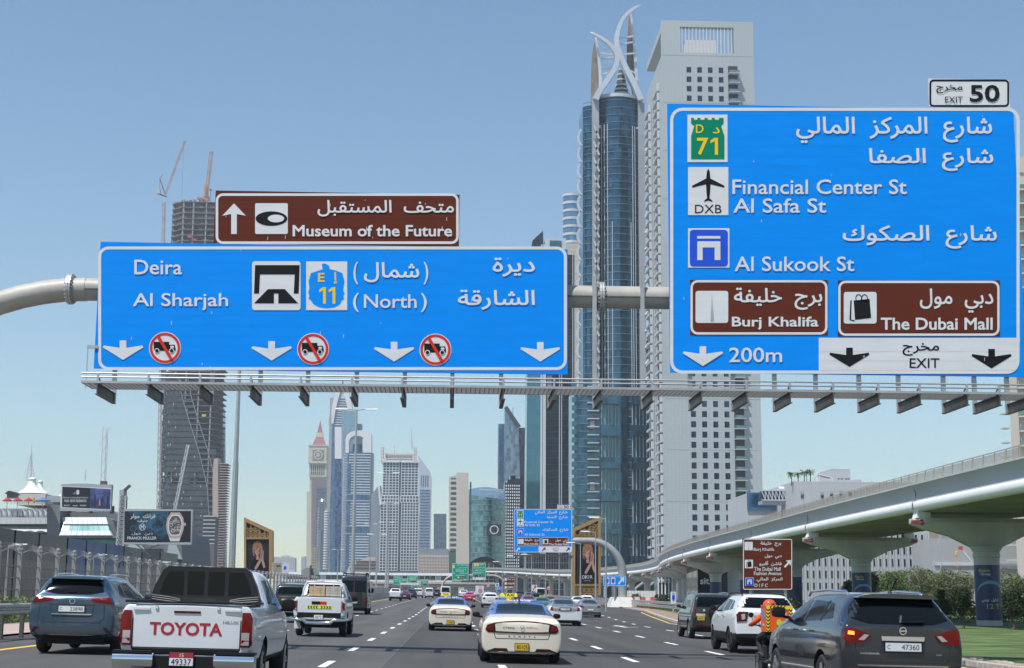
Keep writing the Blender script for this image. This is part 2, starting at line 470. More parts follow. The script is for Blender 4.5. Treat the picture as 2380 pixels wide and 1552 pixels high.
# ---- guardrails
def wbeam(a,c,z0a,z0c):
    prof=[(0,-.155),(.055,-.12),(.055,-.05),(.0,-.02),(.0,.02),(.055,.05),(.055,.12),(0,.155)]
    b=MB();d=(Vector(c)-Vector(a)).normalized();nrm=Vector((d.y,-d.x,0))
    A=[Vector((a[0],a[1],z0a+h))+nrm*o for o,h in prof];C=[Vector((c[0],c[1],z0c+h))+nrm*o for o,h in prof]
    n=len(prof);b.add(A+C,[(i,i+1,n+i+1,n+i) for i in range(n-1)])
    A2=[v-nrm*.012 for v in A];C2=[v-nrm*.012 for v in C]
    b.add(A2+C2,[(i,n+i,n+i+1,i+1) for i in range(n-1)])
    return b
def guardrail(name_lab,pts,h=0.86,side=1,step=2.0,post=True,beam_m=None,double=False):
    L=0;cum=[0]
    for p,q in zip(pts,pts[1:]):L+=(Vector(q)-Vector(p)).length;cum.append(L)
    t=thing('guardrail',name_lab,'guardrail',(pts[0][0],pts[0][1],gz(*pts[0])),group=None)
    def at(s):
        for i in range(len(pts)-1):
            if s<=cum[i+1]+1e-6:
                f=(s-cum[i])/(cum[i+1]-cum[i]); return Vector(pts[i]).lerp(Vector(pts[i+1]),f)
        return Vector(pts[-1])
    n=int(L/(step*2));ss=[L*i/n for i in range(n+1)]
    for s0,s1 in zip(ss,ss[1:]):
        a,c=at(s0),at(s1)
        for hh in ((h,h-.42) if double else (h,)):
            wbeam(a if side>0 else c,c if side>0 else a,gz(*(a if side>0 else c))+hh-.155,gz(*(c if side>0 else a))+hh-.155).build('beam',beam_m or M_galv,t)
    if post:
        pm=MB();pm.box(-.05,-.07,0,.05,.07,h-.02);pme=pm.mesh('post',M_galv_d)
        k=0
        for i in range(int(L/step)+1):
            p=at(min(i*step,L));o=link('post',pme,t);nrm=-1 if side>0 else 1
            o.location=Vector((p.x+nrm*.11,p.y,gz(p.x,p.y)-.0))-t.location
    return t
guardrail('weathered steel guardrail on posts beside the yellow line left of the blue grey suv',[(-12.06,20),(-12.06,118)],h=0.98)
guardrail('double beam steel crash barrier curving beside the exit lane before the striped blocks',[(23.6,150),(24.2,170),(24.6,190),(24.3,206)],h=1.05,side=-1,step=1.5,double=True)
guardrail('long steel crash barrier running beyond the curved sign post base',[(22.6,214),(21.6,240),(20.8,280),(20.6,330)],h=1.1,side=-1,step=2.0,double=True)
# concrete barrier further ahead on the left
t=thing('concrete_barrier','long grey concrete barrier along the left road edge beside the far white pickup','barrier',(-12.0,118,gz(-12,118)))
for i in range(34):
    y=118+i*6
    z=gz(-12,y+3)
    b=MB();b.hexa([(-12.3,y,z-.1),(-11.75,y,z-.1),(-11.75,y+5.95,z-.1),(-12.3,y+5.95,z-.1)],[(-12.12,y,z+.95),(-11.92,y,z+.95),(-11.92,y+5.95,z+.95),(-12.12,y+5.95,z+.95)])
    b.build('slab',M_conc,t)
# mesh screen on it
t=thing('mesh_screen','tall grey mesh screen behind the concrete barrier, beside the black van','screen',(-12.6,125,gz(-12.6,125)))
M_mesh=mat('grey_screen_mesh',(0.22,0.23,0.22),0.7,var=0.2,scale=2)
for i in range(36):
    y=125+i*5;z=gz(-12.6,y)
    b=MB()
    for k in range(10):b.box(-12.63,y,z+.3+k*.16,-12.58,y+5,z+.38+k*.16)
    b.build('panel',M_mesh,t);b=MB();b.box(-12.68,y-.05,z,-12.53,y+.05,z+2.0);b.build('post',M_galv,t)

# ---- ornamental fence on the left
XF=-17.8
t=thing('ornamental_fence','grey metal fence with arched spiked tops running along the service road on the left','fence',(XF,48.5,gz(XF,48.5)+.1))
M_fence=mat('fence_grey_paint',(0.24,0.25,0.25),0.6,var=0.12,scale=3)
pb=MB();pb.box(-.09,-.09,0,.09,.09,2.86);pb.box(-.12,-.12,2.80,.12,.12,2.88);pb.lathe([(0.0,2.86),(.07,2.88),(.1,2.95),(.07,3.03),(0.0,3.06)],(0,0,0),n=8)
post_me=pb.mesh('post',M_fence)
ab=MB();n=14
def arc(k,r=0.0):
    f=k/n; return (f*3.0,2.58+0.22*sin(pi*f))
for k in range(n):
    y0_,z0_=arc(k);y1_,z1_=arc(k+1);ab.bar((0,y0_,z0_),(0,y1_,z1_),.035,.035,up=(1,0,0))
for k in range(1,16):
    f=k/16;yy=f*3;zz=2.58+.22*sin(pi*f);tx=0.16*cos(pi*f)
    ab.bar((0,yy,zz),(0.0,yy-tx,zz+.17),.014);ab.bar((0,yy-tx,zz+.26),(0,yy-tx*.4,zz+.20),.014)
arch_me=ab.mesh('arch',M_fence)
rb=MB()
for z_ in (.25,.72,1.19,1.66,2.13):rb.box(-.02,.09,z_-.02,.02,2.91,z_+.02)
rail_me=rb.mesh('rail',M_fence)
mb_=MB()
for k in range(1,15):mb_.box(-.004,k*.2-.004,.05,.004,k*.2+.004,2.4)
M_wire=mat('fence_wire',(0.2,0.2,0.19),0.6)
wire_me=mb_.mesh('wire_mesh',M_wire)
for i in range(52):
    y=48.5+3.0*i;z=gz(XF,y)+.1
    for nm,me in (('post',post_me),('arch',arch_me),('rail',rail_me),('wire_mesh',wire_me)):
        if nm=='wire_mesh' and i>14: continue
        o=link(nm,me,t);o.location=Vector((XF,y,z))-t.location
        if nm=='wire_mesh':o['kind']='stuff'
# ================================================================= signs
def sheetmat(name,col,rough=0.6):
    m=mat(name,col,rough,0,var=0.05,scale=0.8,spec=0.12,stretch=(1,1,6))
    return m
M_blue=sheetmat('sign_blue',(0.0,0.255,0.84));M_signw=sheetmat('sign_white',(0.66,0.67,0.68))
M_brown=sheetmat('sign_brown',(0.115,0.026,0.014));M_ink=sheetmat('sign_black',(0.012,0.012,0.014))
M_green=sheetmat('sign_green',(0.0,0.30,0.20));M_symgreen=sheetmat('symbol_green',(0.0,0.22,0.12));M_symyel=sheetmat('symbol_yellow',(0.85,0.55,0.02))
M_red=sheetmat('sign_red',(0.62,0.035,0.025));M_dblue=sheetmat('symbol_blue',(0.02,0.09,0.62));M_back=mat('aluminium_back',(0.45,0.46,0.47),0.45,0.6)

class Sign:
    """a vertical sign in a plane across the road at distance Y; its own coordinates are those of the survey sheet"""
    def __init__(s,Y,org,sc,root):
        s.Y,s.o,s.k,s.root=Y,org,sc,root
    def at(s,x,y,lay=0):
        p=P(s.o[0]+x*s.k[0],s.o[1]+y*s.k[1],s.Y); return (p.x,s.Y-0.006*lay,p.z)
    def flat(s,name,m,pts,lay):
        tr=geometry.tessellate_polygon([[Vector((a,b,0)) for a,b in pts]])
        b=MB();b.add([s.at(x,y,lay) for x,y in pts],[tuple(t) for t in tr]); return b.build(name,m,s.root,fix=False)
    def ring(s,name,m,p1,p2,lay):
        n=len(p1);b=MB();b.add([s.at(x,y,lay) for x,y in p1]+[s.at(x,y,lay) for x,y in p2],[(i,(i+1)%n,n+(i+1)%n,n+i) for i in range(n)])
        return b.build(name,m,s.root,fix=False)
    def slab(s,name,m,x0,y0,x1,y1,th=0.06):
        a,c,d,e=s.at(x0,y1),s.at(x1,y1),s.at(x1,y0),s.at(x0,y0)
        X0,X1=(a[0]+e[0])/2,(c[0]+d[0])/2;Z0,Z1=(a[2]+c[2])/2,(d[2]+e[2])/2
        b=MB();b.box(X0,s.Y,Z0,X1,s.Y+th,Z1);s.rect=(X0,Z0,X1,Z1); return b.build(name,m,s.root)
    def text(s,t,m,x0,y0,x1,y1,lay=3,bold=0.009,res=3):
        return put_text(t,'lettering',m,(x0,y0,x1,y1), lambda x,y:s.at(x,y,lay),s.root,bold,res=res)
    def border(s,m,x0,y0,x1,y1,w,r,lay=1):
        return s.ring('border',m,rrect(x0,y0,x1,y1,r),rrect(x0+w,y0+w,x1-w,y1-w,max(r-w,1)),lay)

def darrow(x0,y0,x1,y1):
    w,h=x1-x0,y1-y0;c=(x0+x1)/2;s=w*.083
    return [(c-s,y0),(c+s,y0),(c+s,y0+h*.38),(x1-w*.02,y0+h*.26),(x1,y0+h*.36),(c,y1),(x0,y0+h*.36),(x0+w*.02,y0+h*.26),(c-s,y0+h*.38)]
def ell(cx,cy,rx,ry,n=28): return [(cx+rx*cos(2*pi*k/n),cy+ry*sin(2*pi*k/n)) for k in range(n)]
def uparrow(x0,y0,x1,y1):
    c=(x0+x1)/2;w=x1-x0; return [(c,y0),(x1,y0+w*.52),(c+w*.12,y0+w*.45),(c+w*.12,y1),(c-w*.12,y1),(c-w*.12,y0+w*.45),(x0,y0+w*.52)]
def dgarrow(x0,y0,x1,y1):
    w,h=x1-x0,y1-y0
    def q(a,b): return (x0+a*w,y1-b*h)
    return [q(1,1),q(.28,.93),q(.52,.70),q(.0,.17),q(.17,.0),q(.70,.52),q(.93,.28)]

def one(sg,x0,y0,x1,y1,lay):
    w,h=x1-x0,y1-y0;sg.flat('lettering',M_symyel,[(x0+w*a,y0+h*b) for a,b in ((.55,0),(.95,0),(.95,1),(.58,1),(.58,.2),(.05,.32),(.05,.16))],lay)
def symbol(sg,kind,x0,y0,x1,y1,lay=2):
    w,h=x1-x0,y1-y0
    def q(a,b): return (x0+a*w,y0+b*h)
    def Q(l): return [q(a,b) for a,b in l]
    if kind=='castle':
        sg.flat('symbol',M_signw,Q([(0,0),(1,0),(1,1),(0,1)]),lay)
        bt=[(.08,.07)]
        for i in range(6):
            a=.08+i*.84/6;bt+=[(a+.02,.07),(a+.06,.07),(a+.07,.11),(a+.12,.11)]
        sg.flat('symbol',M_symgreen,Q([(.09,.07),(.16,.07),(.17,.11),(.24,.11),(.25,.07),(.32,.07),(.33,.11),(.42,.11),(.43,.07),(.5,.07),(.51,.11),(.6,.11),(.61,.07),(.68,.07),(.69,.11),(.78,.11),(.79,.07),(.9,.07),(.9,.19),(.84,.24),(.92,.45),(.92,.94),(.09,.94),(.09,.45),(.17,.24),(.09,.19)]),lay+1)
        sg.text('D',M_symyel,*q(.21,.21),*q(.4,.39),lay+2);sg.text('د',M_symyel,*q(.63,.27),*q(.8,.40),lay+2)
        sg.text('7',M_symyel,*q(.24,.49),*q(.52,.85),lay+2,0.02);one(sg,*q(.56,.49),*q(.77,.85),lay+2)
    if kind=='plane':
        sg.flat('symbol',M_signw,Q([(0,0),(1,0),(1,1),(0,1)]),lay)
        half=[(.5,.04),(.535,.09),(.55,.24),(.9,.39),(.9,.43),(.555,.36),(.545,.52),(.53,.65),(.60,.70),(.60,.725),(.51,.70)]
        sg.flat('symbol',M_ink,Q(half+[(1-a,b) for a,b in reversed(half)]),lay+1)
        sg.text('DXB',M_ink,*q(.17,.785),*q(.83,.96),lay+1,0.0)
    if kind=='gate':
        sg.flat('symbol',M_signw,Q([(0,0),(1,0),(1,1),(0,1)]),lay)
        sg.flat('symbol',M_dblue,[q(a,b) for a,b in rrect(.04,.04,.96,.97,.09)],lay+1)
        sg.flat('symbol',M_signw,Q([(.22,.2),(.78,.2),(.78,.265),(.22,.265)]),lay+2)
        sg.flat('symbol',M_signw,Q([(.22,.335),(.78,.335),(.78,.81),(.64,.81),(.64,.49),(.35,.49),(.35,.81),(.22,.81)]),lay+2)
    if kind=='spire':
        sg.flat('symbol',M_signw,[q(a,b) for a,b in rrect(0,0,1,1,.08)],lay)
        sg.flat('symbol',M_back,Q([(.5,.06),(.515,.45),(.54,.6),(.56,.95),(.46,.95),(.475,.6),(.488,.45)]),lay+1)
    if kind=='bag':
        sg.flat('symbol',M_signw,[q(a,b) for a,b in rrect(0,0,1,1,.08)],lay)
        sg.flat('symbol',M_ink,Q([(.3,.27),(.78,.22),(.83,.82),(.34,.88)]),lay+1)
        sg.flat('symbol',M_ink,Q([(.2,.27),(.24,.26),(.22,.87),(.34,.9),(.3,.93),(.17,.88)]),lay+1)
        for cx in (.42,.6):sg.ring('symbol',M_ink,[q(a,b) for a,b in ell(cx+.03,.2,.1,.13,16)],[q(a,b) for a,b in ell(cx+.03,.2,.075,.1,16)],lay+1)
    if kind=='tunnel':
        sg.flat('symbol',M_signw,[q(a,b) for a,b in rrect(.02,0,1,1,.06)],lay)
        sg.flat('symbol',M_ink,Q([(.08,.08),(.98,.08),(.96,.66),(.86,.66),(.88,.27),(.18,.27),(.16,.66),(.06,.66)]),lay+1)
        sg.flat('symbol',M_ink,Q([(.06,.86),(.34,.57),(.68,.57),(.95,.86),(.55,.86),(.55,.66),(.46,.66),(.46,.86)]),lay+1)
    if kind=='falcon':
        sg.flat('symbol',M_signw,Q([(0,0),(1,0),(1,1),(0,1)]),lay)
        lf=[(.38,.06),(.45,.04),(.55,.08),(.58,.16),(.7,.18),(.88,.24),(.93,.4),(.9,.6),(.94,.66),(.9,.7),(.92,.77),(.86,.8),(.82,.88),(.68,.94),(.5,.96),(.32,.94),(.18,.88),(.12,.8),(.06,.76),(.08,.7),(.05,.64),(.08,.56),(.06,.4),(.12,.24),(.3,.19),(.4,.16)]
        sg.flat('symbol',M_blue,Q(lf),lay+1)
        sg.text('E',M_symyel,*q(.29,.24),*q(.45,.42),lay+2,0.02);sg.text('إ',M_symyel,*q(.68,.22),*q(.76,.46),lay+2)
        one(sg,*q(.31,.53),*q(.49,.87),lay+2);one(sg,*q(.54,.53),*q(.72,.87),lay+2)
    if kind=='oval':
        sg.flat('symbol',M_signw,[q(a,b) for a,b in rrect(0,0,1,1,.05)],lay)
        sg.flat('symbol',M_ink,[q(a,b) for a,b in ell(.5,.5,.485,.235)],lay+1)
        sg.flat('symbol',M_signw,[q(a,b) for a,b in ell(.64,.5,.25,.125)],lay+2)

def no_truck(sg,cx,cy,r,lay=2):
    sg.flat('symbol',M_signw,ell(cx,cy,r,r,36),lay)
    sg.ring('symbol',M_red,ell(cx,cy,r*.95,r*.95,36),ell(cx,cy,r*.79,r*.79,36),lay+1)
    def q(l): return [(cx+a*r,cy+b*r) for a,b in l]
    sg.flat('symbol',M_ink,q([(-.70,-.38),(.26,-.38),(.26,-.20),(.60,-.20),(.66,0),(.66,.18),(-.70,.18)]),lay+1)
    sg.flat('symbol',M_signw,q([(.34,-.13),(.53,-.13),(.57,.0),(.34,.0)]),lay+2)
    for a in (-.5,.42):
        sg.flat('symbol',M_signw,ell(cx+a*r,cy+.18*r,.16*r,.16*r,14),lay+2);sg.flat('symbol',M_ink,ell(cx+a*r,cy+.18*r,.11*r,.11*r,14),lay+3)
    sg.flat('symbol',M_red,q([(-.52,-.72),(-.36,-.80),(.52,.72),(.36,.80)]),lay+4)

M_jb=sheetmat('joint_blue',(0.0,0.2475,0.815));M_jw=sheetmat('joint_grey',(0.57,0.58,0.59));M_jn=sheetmat('joint_brown',(0.085,0.018,0.01))
def joints(sg,x0,x1,y0,y1,st,m=None,lay=.25,seed=1):
    b=MB();y=y0+st*.6
    while y<y1:a,c=sg.at(x0,y,lay),sg.at(x1,y,lay);b.add([a,c,(c[0],c[1],c[2]+.012),(a[0],a[1],a[2]+.012)],[(0,1,2,3)]);y+=st
    b.build('sheet_joint',m or M_jb,sg.root,fix=False)
    r=random.Random(seed);b=MB()
    for k in range(14):x,y=r.uniform(x0,x1),r.uniform(y0,y1);a=sg.at(x,y,lay+1);h=r.uniform(.03,.12);b.add([a,(a[0]+.012,a[1],a[2]),(a[0]+.015,a[1],a[2]+h),(a[0]+.003,a[1],a[2]+h)],[(0,1,2,3)])
    o=b.build('scratch',M_signw,sg.root,fix=False);o['kind']='stuff'
def exit_sign(Y,org,k,lab,detail=True):
    root=thing('exit_direction_sign',lab,'road sign')
    sg=Sign(Y,org,k,root);p0=sg.at(940,1420);root.location=p0
    sg.slab('panel',M_blue,102,157,1766,1424)
    sg.border(M_signw,108,160,1764,1420,15,58)
    for a in ('castle',(190,193,380,418)),('plane',(193,441,384,669)),('gate',(193,731,389,918)):symbol(sg,a[0],*a[1])
    for t,bx in (('شارع المركز المالي',(705,203,1632,328)),('شارع الصفا',(1050,352,1638,460)),('شارع الصكوك',(925,717,1655,828)),
 ('Financial Center St',(403,500,1228,570)),('Al Safa St',(407,590,847,658)),('Al Sukook St',(413,865,980,935))):
        sg.text(t,M_signw,*bx)
    for (x0,y0,x1,y1),sy,sb,ta,ba,tb,bb in (((202,975,855,1237),'spire',(228,1028,383,1180),'برج خليفة',(410,1013,828,1118),'Burj Khalifa',(400,1150,810,1212)),
 ((902,978,1670,1243),'bag',(930,1033,1086,1183),'دبي مول',(1290,1017,1638,1132),'The Dubai Mall',(1105,1155,1635,1213))):
        sg.flat('brown_panel',M_brown,[(x0,y0),(x1,y0),(x1,y1),(x0,y1)],2)
        sg.ring('border',M_signw,rrect(x0+2,y0+2,x1-2,y1-2,34),rrect(x0+13,y0+13,x1-13,y1-13,24),3)
        symbol(sg,sy,*sb,lay=3);sg.text(ta,M_signw,*ba,lay=4);sg.text(tb,M_signw,*bb,lay=4,bold=.02)
    wp=rrect(812,1250,1762,1421,58)
    sg.flat('white_panel',M_signw,[(812,1250),(1765,1250)]+[p for p in wp if p[1]>1300 and p[0]>1600]+[(812,1421)],2)
    if detail:
        sg.flat('arrow',M_signw,darrow(168,1290,358,1384),3);sg.text('200m',M_signw,387,1296,638,1366)
        sg.flat('arrow',M_ink,darrow(862,1297,1052,1388),3);sg.flat('arrow',M_ink,darrow(1535,1303,1725,1395),3)
    else:
        sg.flat('arrow',M_signw,dgarrow(160,1280,280,1395),3);sg.flat('arrow',M_ink,dgarrow(900,1280,1010,1395),3);sg.flat('arrow',M_ink,dgarrow(1590,1280,1700,1395),3)
    sg.text('مخرج',M_ink,1208,1275,1382,1335,3);sg.text('EXIT',M_ink,1242,1347,1383,1393,3,0.006)
    if detail:joints(sg,126,1746,170,1245,48);joints(sg,820,1746,1290,1415,44,M_jw,2.25)
    ex=thing('exit_number_sign',lab.split(' sign')[0].replace('blue','white')+' exit 50 number plate on top of the blue sign','road sign')
    s2=Sign(Y,org,k,ex);ex.location=s2.at(1525,158)
    s2.slab('panel',M_signw,1335,25,1716,157,0.05)
    s2.border(M_ink,1336,26,1714,156,9,20)
    s2.text('مخرج',M_ink,1368,52,1492,92);s2.text('EXIT',M_ink,1410,108,1493,136,bold=0.0);s2.text('50',M_ink,1527,52,1668,133,bold=0.02)
    return root,ex,sg

YG=40.0
sgR,exR,SR=exit_sign(YG,(1504.4,171.9),(.4906,.4906),'very large blue exit sign above the right lanes with two brown panels')
exR['label']='white exit 50 number plate standing on top of the very large blue sign'
# left direction sign
ZL=((184.2,429.8),(.4902,.4902))
rL=thing('direction_sign','wide blue overhead sign with four white arrows and three no-truck discs','road sign')
SL=Sign(YG,*ZL,rL);rL.location=SL.at(1190,876)
SL.slab('panel',M_blue,84,287,2316,884);SL.border(M_signw,90,292,2312,878,14,48)
for t,bx in (('Deira',(262,355,487,425)),('Al Sharjah',(255,513,706,595)),('شمال',(1350,367,1612,462)),('North',(1350,519,1600,584)),('ديرة',(1960,345,2160,435)),('الشارقة',(1795,497,2160,592)),
 ('(',(1300,365,1322,472)),(')',(1633,365,1655,472)),('(',(1298,513,1326,603)),(')',(1620,513,1648,603))):
    SL.text(t,M_signw,*bx)
joints(SL,106,2296,296,875,49,seed=3);symbol(SL,'tunnel',815,362,1050,594);symbol(SL,'falcon',1076,363,1271,594)
for a in ((112,737,304,830),(817,741,1008,833),(1398,744,1588,838),(2092,745,2280,838)):SL.flat('arrow',M_signw,darrow(*a),2)
for c in ((407,773),(1109,778),(1689,781)):no_truck(SL,*c,76)
rM=thing('museum_sign','brown overhead sign with upward arrow and oval symbol above the wide blue sign','road sign')
SM=Sign(YG,*ZL,rM);rM.location=SM.at(1220,284)
SM.slab('panel',M_brown,641,36,1802,283);SM.border(M_signw,647,40,1799,280,12,34)
SM.flat('arrow',M_signw,uparrow(678,88,790,233),2);joints(SM,662,1784,46,275,44,M_jn,seed=5);symbol(SM,'oval',834,87,989,233)
SM.text('متحف المستقبل',M_signw,1130,72,1776,150);SM.text('Museum of the Future',M_signw,1012,190,1768,245,bold=.02)

# ---- gantry 1
M_pipe=mat('pipe_paint',(0.37,0.35,0.31),0.5,var=0.14,scale=1.3,bump=0.1)
g=thing('sign_gantry','pale round pipe gantry with flanges and a maintenance walkway carrying the near overhead signs','gantry')
zc=P(300,674,YG+.45).z;Yp=YG+.45
xl=P(165,674,Yp).x;xr=20.0
R=2.6
left=[Vector((xl-R-R*0+-R*0,Yp,0))]
pts=[(-16.7,Yp,gz(-16.7,Yp)-.1),(-16.7,Yp,zc-6.7)]
arcp=[]
xa=-16.7;rA=6.7
for k in range(19):
    t=pi-(pi/2)*k/18;arcp.append((xa+rA+rA*cos(t),Yp,zc-rA+rA*sin(t)))
pl=pts[:1]+arcp
b=MB();b.tube(pl,.32,24);b.build('pole',M_pipe,g,smooth=radians(40))
rA=3.4;xs=[arcp[-1][0],xr-rA]
b=MB();b.tube([(x,Yp,zc) for x in ramp(xs[0],xs[1],10)],.31,24);b.build('crossbeam',M_pipe,g,smooth=radians(40))
arc2=[(xr-rA+rA*sin((pi/2)*k/12),Yp,zc-rA+rA*cos((pi/2)*k/12)) for k in range(13)]+[(xr,Yp,gz(xr,Yp)-.1)]
b=MB();b.tube(arc2,.29,24);b.build('pole',M_pipe,g,smooth=radians(40))
bolt=MB();bolt.lathe([(0,-.1),(.022,-.1),(.022,.1),(0,.1)],(0,0,0),ax=(1,0,0),n=6);bolt_me=bolt.mesh('bolt',M_galv)
for px in (165,1397):
    fx=P(px,674,Yp).x
    b=MB();b.lathe([(.2,-.06),(.42,-.06),(.42,-.005),(.2,-.005)],(fx,Yp,zc),ax=(1,0,0),n=28);b.lathe([(.2,.005),(.42,.005),(.42,.06),(.2,.06)],(fx,Yp,zc),ax=(1,0,0),n=28)
    fl=b.build('flange',M_galv,g)
    for k in range(22):
        a=2*pi*k/22;o=link('bolt',bolt_me,fl);o.location=Vector((fx,Yp+.37*cos(a),zc+.37*sin(a)))-root_loc(fl)
# longitudinal seam strap on the underside of the beam
b=MB();b.box(xs[0],Yp-.335,zc-.06,xs[1],Yp-.31,zc-.03);b.build('cable_duct',M_galv_d,g)
b=MB()
for z_ in (zc-.9,): pass
# hangers: vertical channels on the back of the signs and the two seen between them
zb=P(1190,879.5,YG-1.7).z-0.53
hang_px=[x for x in (262,385,500,604,714,828,940,1052,1165)]
br_px=[232,350,470,590,704,820,936,1051,1165,1278,1383,1500,1608,1710,1800,1896,1998,2090,2195,2268,2342,2440]
br_x=[P(p,900,YG).x for p in br_px]
br_px_c=[262,375,490,603,714,828,940,1051,1165,1278,1383,1496,1606,1706,1803,1899,2000,2092,2197,2269,2345,2440]
br_x=[P(p,905,YG).x for p in br_px_c]
for x in br_x:
    b=MB();b.box(x-.055,YG+.10,zb,x+.055,YG+.20,zb+(P(1383,638,YG).z-zb if x<5.3 else 3.2));b.build('hanger',M_galv,g)
    b=MB();b.box(x-.012,YG-1.75,zb,x+.012,YG+.24,zb+.24);b.box(x-.05,YG-1.75,zb+.24,x+.05,YG+.24,zb+.26);b.box(x-.05,YG-1.75,zb-.02,x+.05,YG+.24,zb)
    b.build('bracket',M_galv_d,g)
    b=MB();b.bar((x,YG-1.72,zb+.27),(x,YG-1.72,zb+.52),.05);b.bar((x,YG-1.72,zb+.5),(x,YG-1.3,zb+.28),.035);b.build('rail_post',M_galv,g)
wx0,wx1=P(190,870,YG-1.7).x,15.6
for xx,(a,c) in ((0,(wx0,wx1)),):
    for yy in (YG-1.72,YG-.55):
        b=MB();b.box(a,yy-.03,zb+.27,c,yy+.03,zb+.33);b.build('edge_beam',M_galv,g)
    for i,(yy,zz) in enumerate(((YG-1.72,zb+.43),(YG-1.72,zb+.53))):
        b=MB();b.tube([(a,yy,zz),(c,yy,zz)],.022,8);b.build('handrail',M_galv,g)
# the grating, bay by bay
gx=[wx0]+br_x[0:];gx=[x for x in gx if x<=wx1]+[wx1]
for a,c in zip(gx,gx[1:]):
    b=MB();n=max(2,int((c-a)/.11))
    for k in range(n+1):
        x=a+(c-a)*k/n;b.box(x-.006,YG-1.68,zb+.275,x+.006,YG-.58,zb+.305)
    for k in range(11):
        yy=YG-1.68+k*.11;k%2 or b.box(a,yy-.006,zb+.27,c,yy+.006,zb+.30)
    o=b.build('grating',mat('grating_grey',(.26,.26,.25),.6,.3),g);o['kind']='stuff'
# chain and stub at the left end
b=MB();q=P(203,806,YG);q2=P(219,806,YG);b.box(q.x,YG-.04,q.z-.04,q2.x+.1,YG+.02,q.z+.04);b.bar((q.x+.02,YG-.01,q.z),(q.x+.02,YG-.01,zb+.35),.02);b.build('safety_chain',M_galv,g)
g['label']='pale round pipe gantry with bolted flanges and a walkway carrying the near overhead signs'

# ---- gantry 2 (the same exit sign 175 m further on)
Y2=209.0
kx=(1329-1194)/(1757-102.);ky=(1284-1183)/(1424-157.)
sg2,ex2,S2=exit_sign(Y2,(1194-102*kx,1183-157*ky),(kx,ky),'small distant blue exit sign hung from the curved grey post, diagonal arrows',detail=False)
ex2['label']='small distant white exit 50 plate above the blue sign near the metro station'
g2=thing('sign_gantry','thick grey curved post carrying the distant blue sign beside the exit ramp','gantry')
q=P(1448,1330,Y2);zt=P(1340,1257,Y2+.5).z
gb=gz(q.x,Y2)
pts=[(q.x,Y2+.5,gb),(q.x,Y2+.5,zt-4.6)]
ar=4.6
for k in range(1,13):
    t=(pi/2)*k/12;pts.append((q.x-ar+ar*cos(t),Y2+.5,zt-4.6+4.6*sin(t)))
xe=P(1200,1257,Y2).x;pts.append((xe,Y2+.5,zt))
b=MB();b.tube(pts,[.62]*2+[.6-.012*i for i in range(len(pts)-2)],20);b.build('pole',mat('post_grey',(.30,.32,.32),.5,.2,var=.15,scale=.5),g2,smooth=radians(40))
b=MB();zz=P(1260,1292,Y2).z;b.box(P(1192,1290,Y2).x,Y2-1.2,zz-.1,P(1332,1290,Y2).x,Y2,zz+.05)
for k in range(9):x=P(1200+k*16,1290,Y2).x;b.box(x-.05,Y2-1.2,zz-.3,x+.05,Y2+.4,zz-.1)
b.build('walkway',M_galv_d,g2)
b=MB();b.hexa([(q.x-2.2,Y2-2.5,gb-.2),(q.x+1.6,Y2-2.5,gb-.2),(q.x+1.6,Y2+4,gb-.2),(q.x-2.2,Y2+4,gb-.2)],[(q.x-1.5,Y2-1.6,gb+1.35),(q.x+1.0,Y2-1.6,gb+1.35),(q.x+1.0,Y2+3,gb+1.35),(q.x-1.5,Y2+3,gb+1.35)])
b.build('concrete_base',M_conc_l,g2)

# small blue arrow sign on the post
r_=thing('toll_sign','small blue sign with two emblem panels and a diagonal arrow at the exit','road sign');r_.location=P(1428,1362,Y2-2)
s_=Sign(Y2-2,(0,0),(1,1),r_)
s_.slab('panel',M_blue,1402,1338,1455,1362);s_.ring('border',M_signw,rrect(1402.4,1338.4,1454.6,1361.6,2.5),rrect(1403.4,1339.4,1453.6,1360.6,2),1)
s_.flat('arrow',M_signw,dgarrow(1436,1341,1451,1359),2)
for x in (1406,1420):
    s_.flat('symbol',M_signw,[(x,1342),(x+10,1342),(x+10,1358),(x,1358)],2);s_.flat('symbol',M_dblue,[(x+1.5,1345),(x+8.5,1345),(x+8.5,1352),(x+5,1357),(x+1.5,1352)],3);s_.flat('symbol',M_red,[(x+3.5,1347),(x+6.5,1347),(x+6.5,1350),(x+3.5,1350)],4)
b=MB();p=P(1428,1362,Y2-1.9);b.box(p.x-.08,Y2-1.93,gz(p.x,Y2),p.x+.08,Y2-1.8,p.z+1.2);b.build('post',M_galv,r_)

# brown roadside sign near the right piers
YB=88.0
r_=thing('tourist_sign','tall brown roadside sign with five lines of directions and a diagonal arrow on two posts','road sign')
s_=Sign(YB,(1535.0,1228.0),(.355,.355),r_);r_.location=(s_.at(700,400)[0],YB,gz(24,YB))
s_.slab('panel',M_brown,540,68,863,402);s_.border(M_signw,541,69,862,401,5,12)
symbol(s_,'spire',550,88,604,143);symbol(s_,'bag',552,205,606,261);symbol(s_,'gate',556,322,610,376)
for t,bx in (('برج خليفة',(655,84,790,118)),('Burj Khalifa',(610,127,745,153)),('دبي مول',(683,168,793,200)),('فاشن أڤنيو',(647,213,793,247)),('The Dubai Mall',(614,253,786,278)),
 ('Fashion Avenue',(612,282,792,306)),('المركز المالي',(630,320,798,352)),('D I F C',(616,362,702,384))):
    s_.text(t,M_signw,*bx)
s_.flat('arrow',M_signw,dgarrow(808,207,856,258),3)
for px in (592,820):
    x=s_.at(px,400)[0];b=MB();b.box(x-.07,YB+.07,gz(x,YB)-.2,x+.07,YB+.17,s_.rect[3]-.1);b.build('post',M_galv,r_)

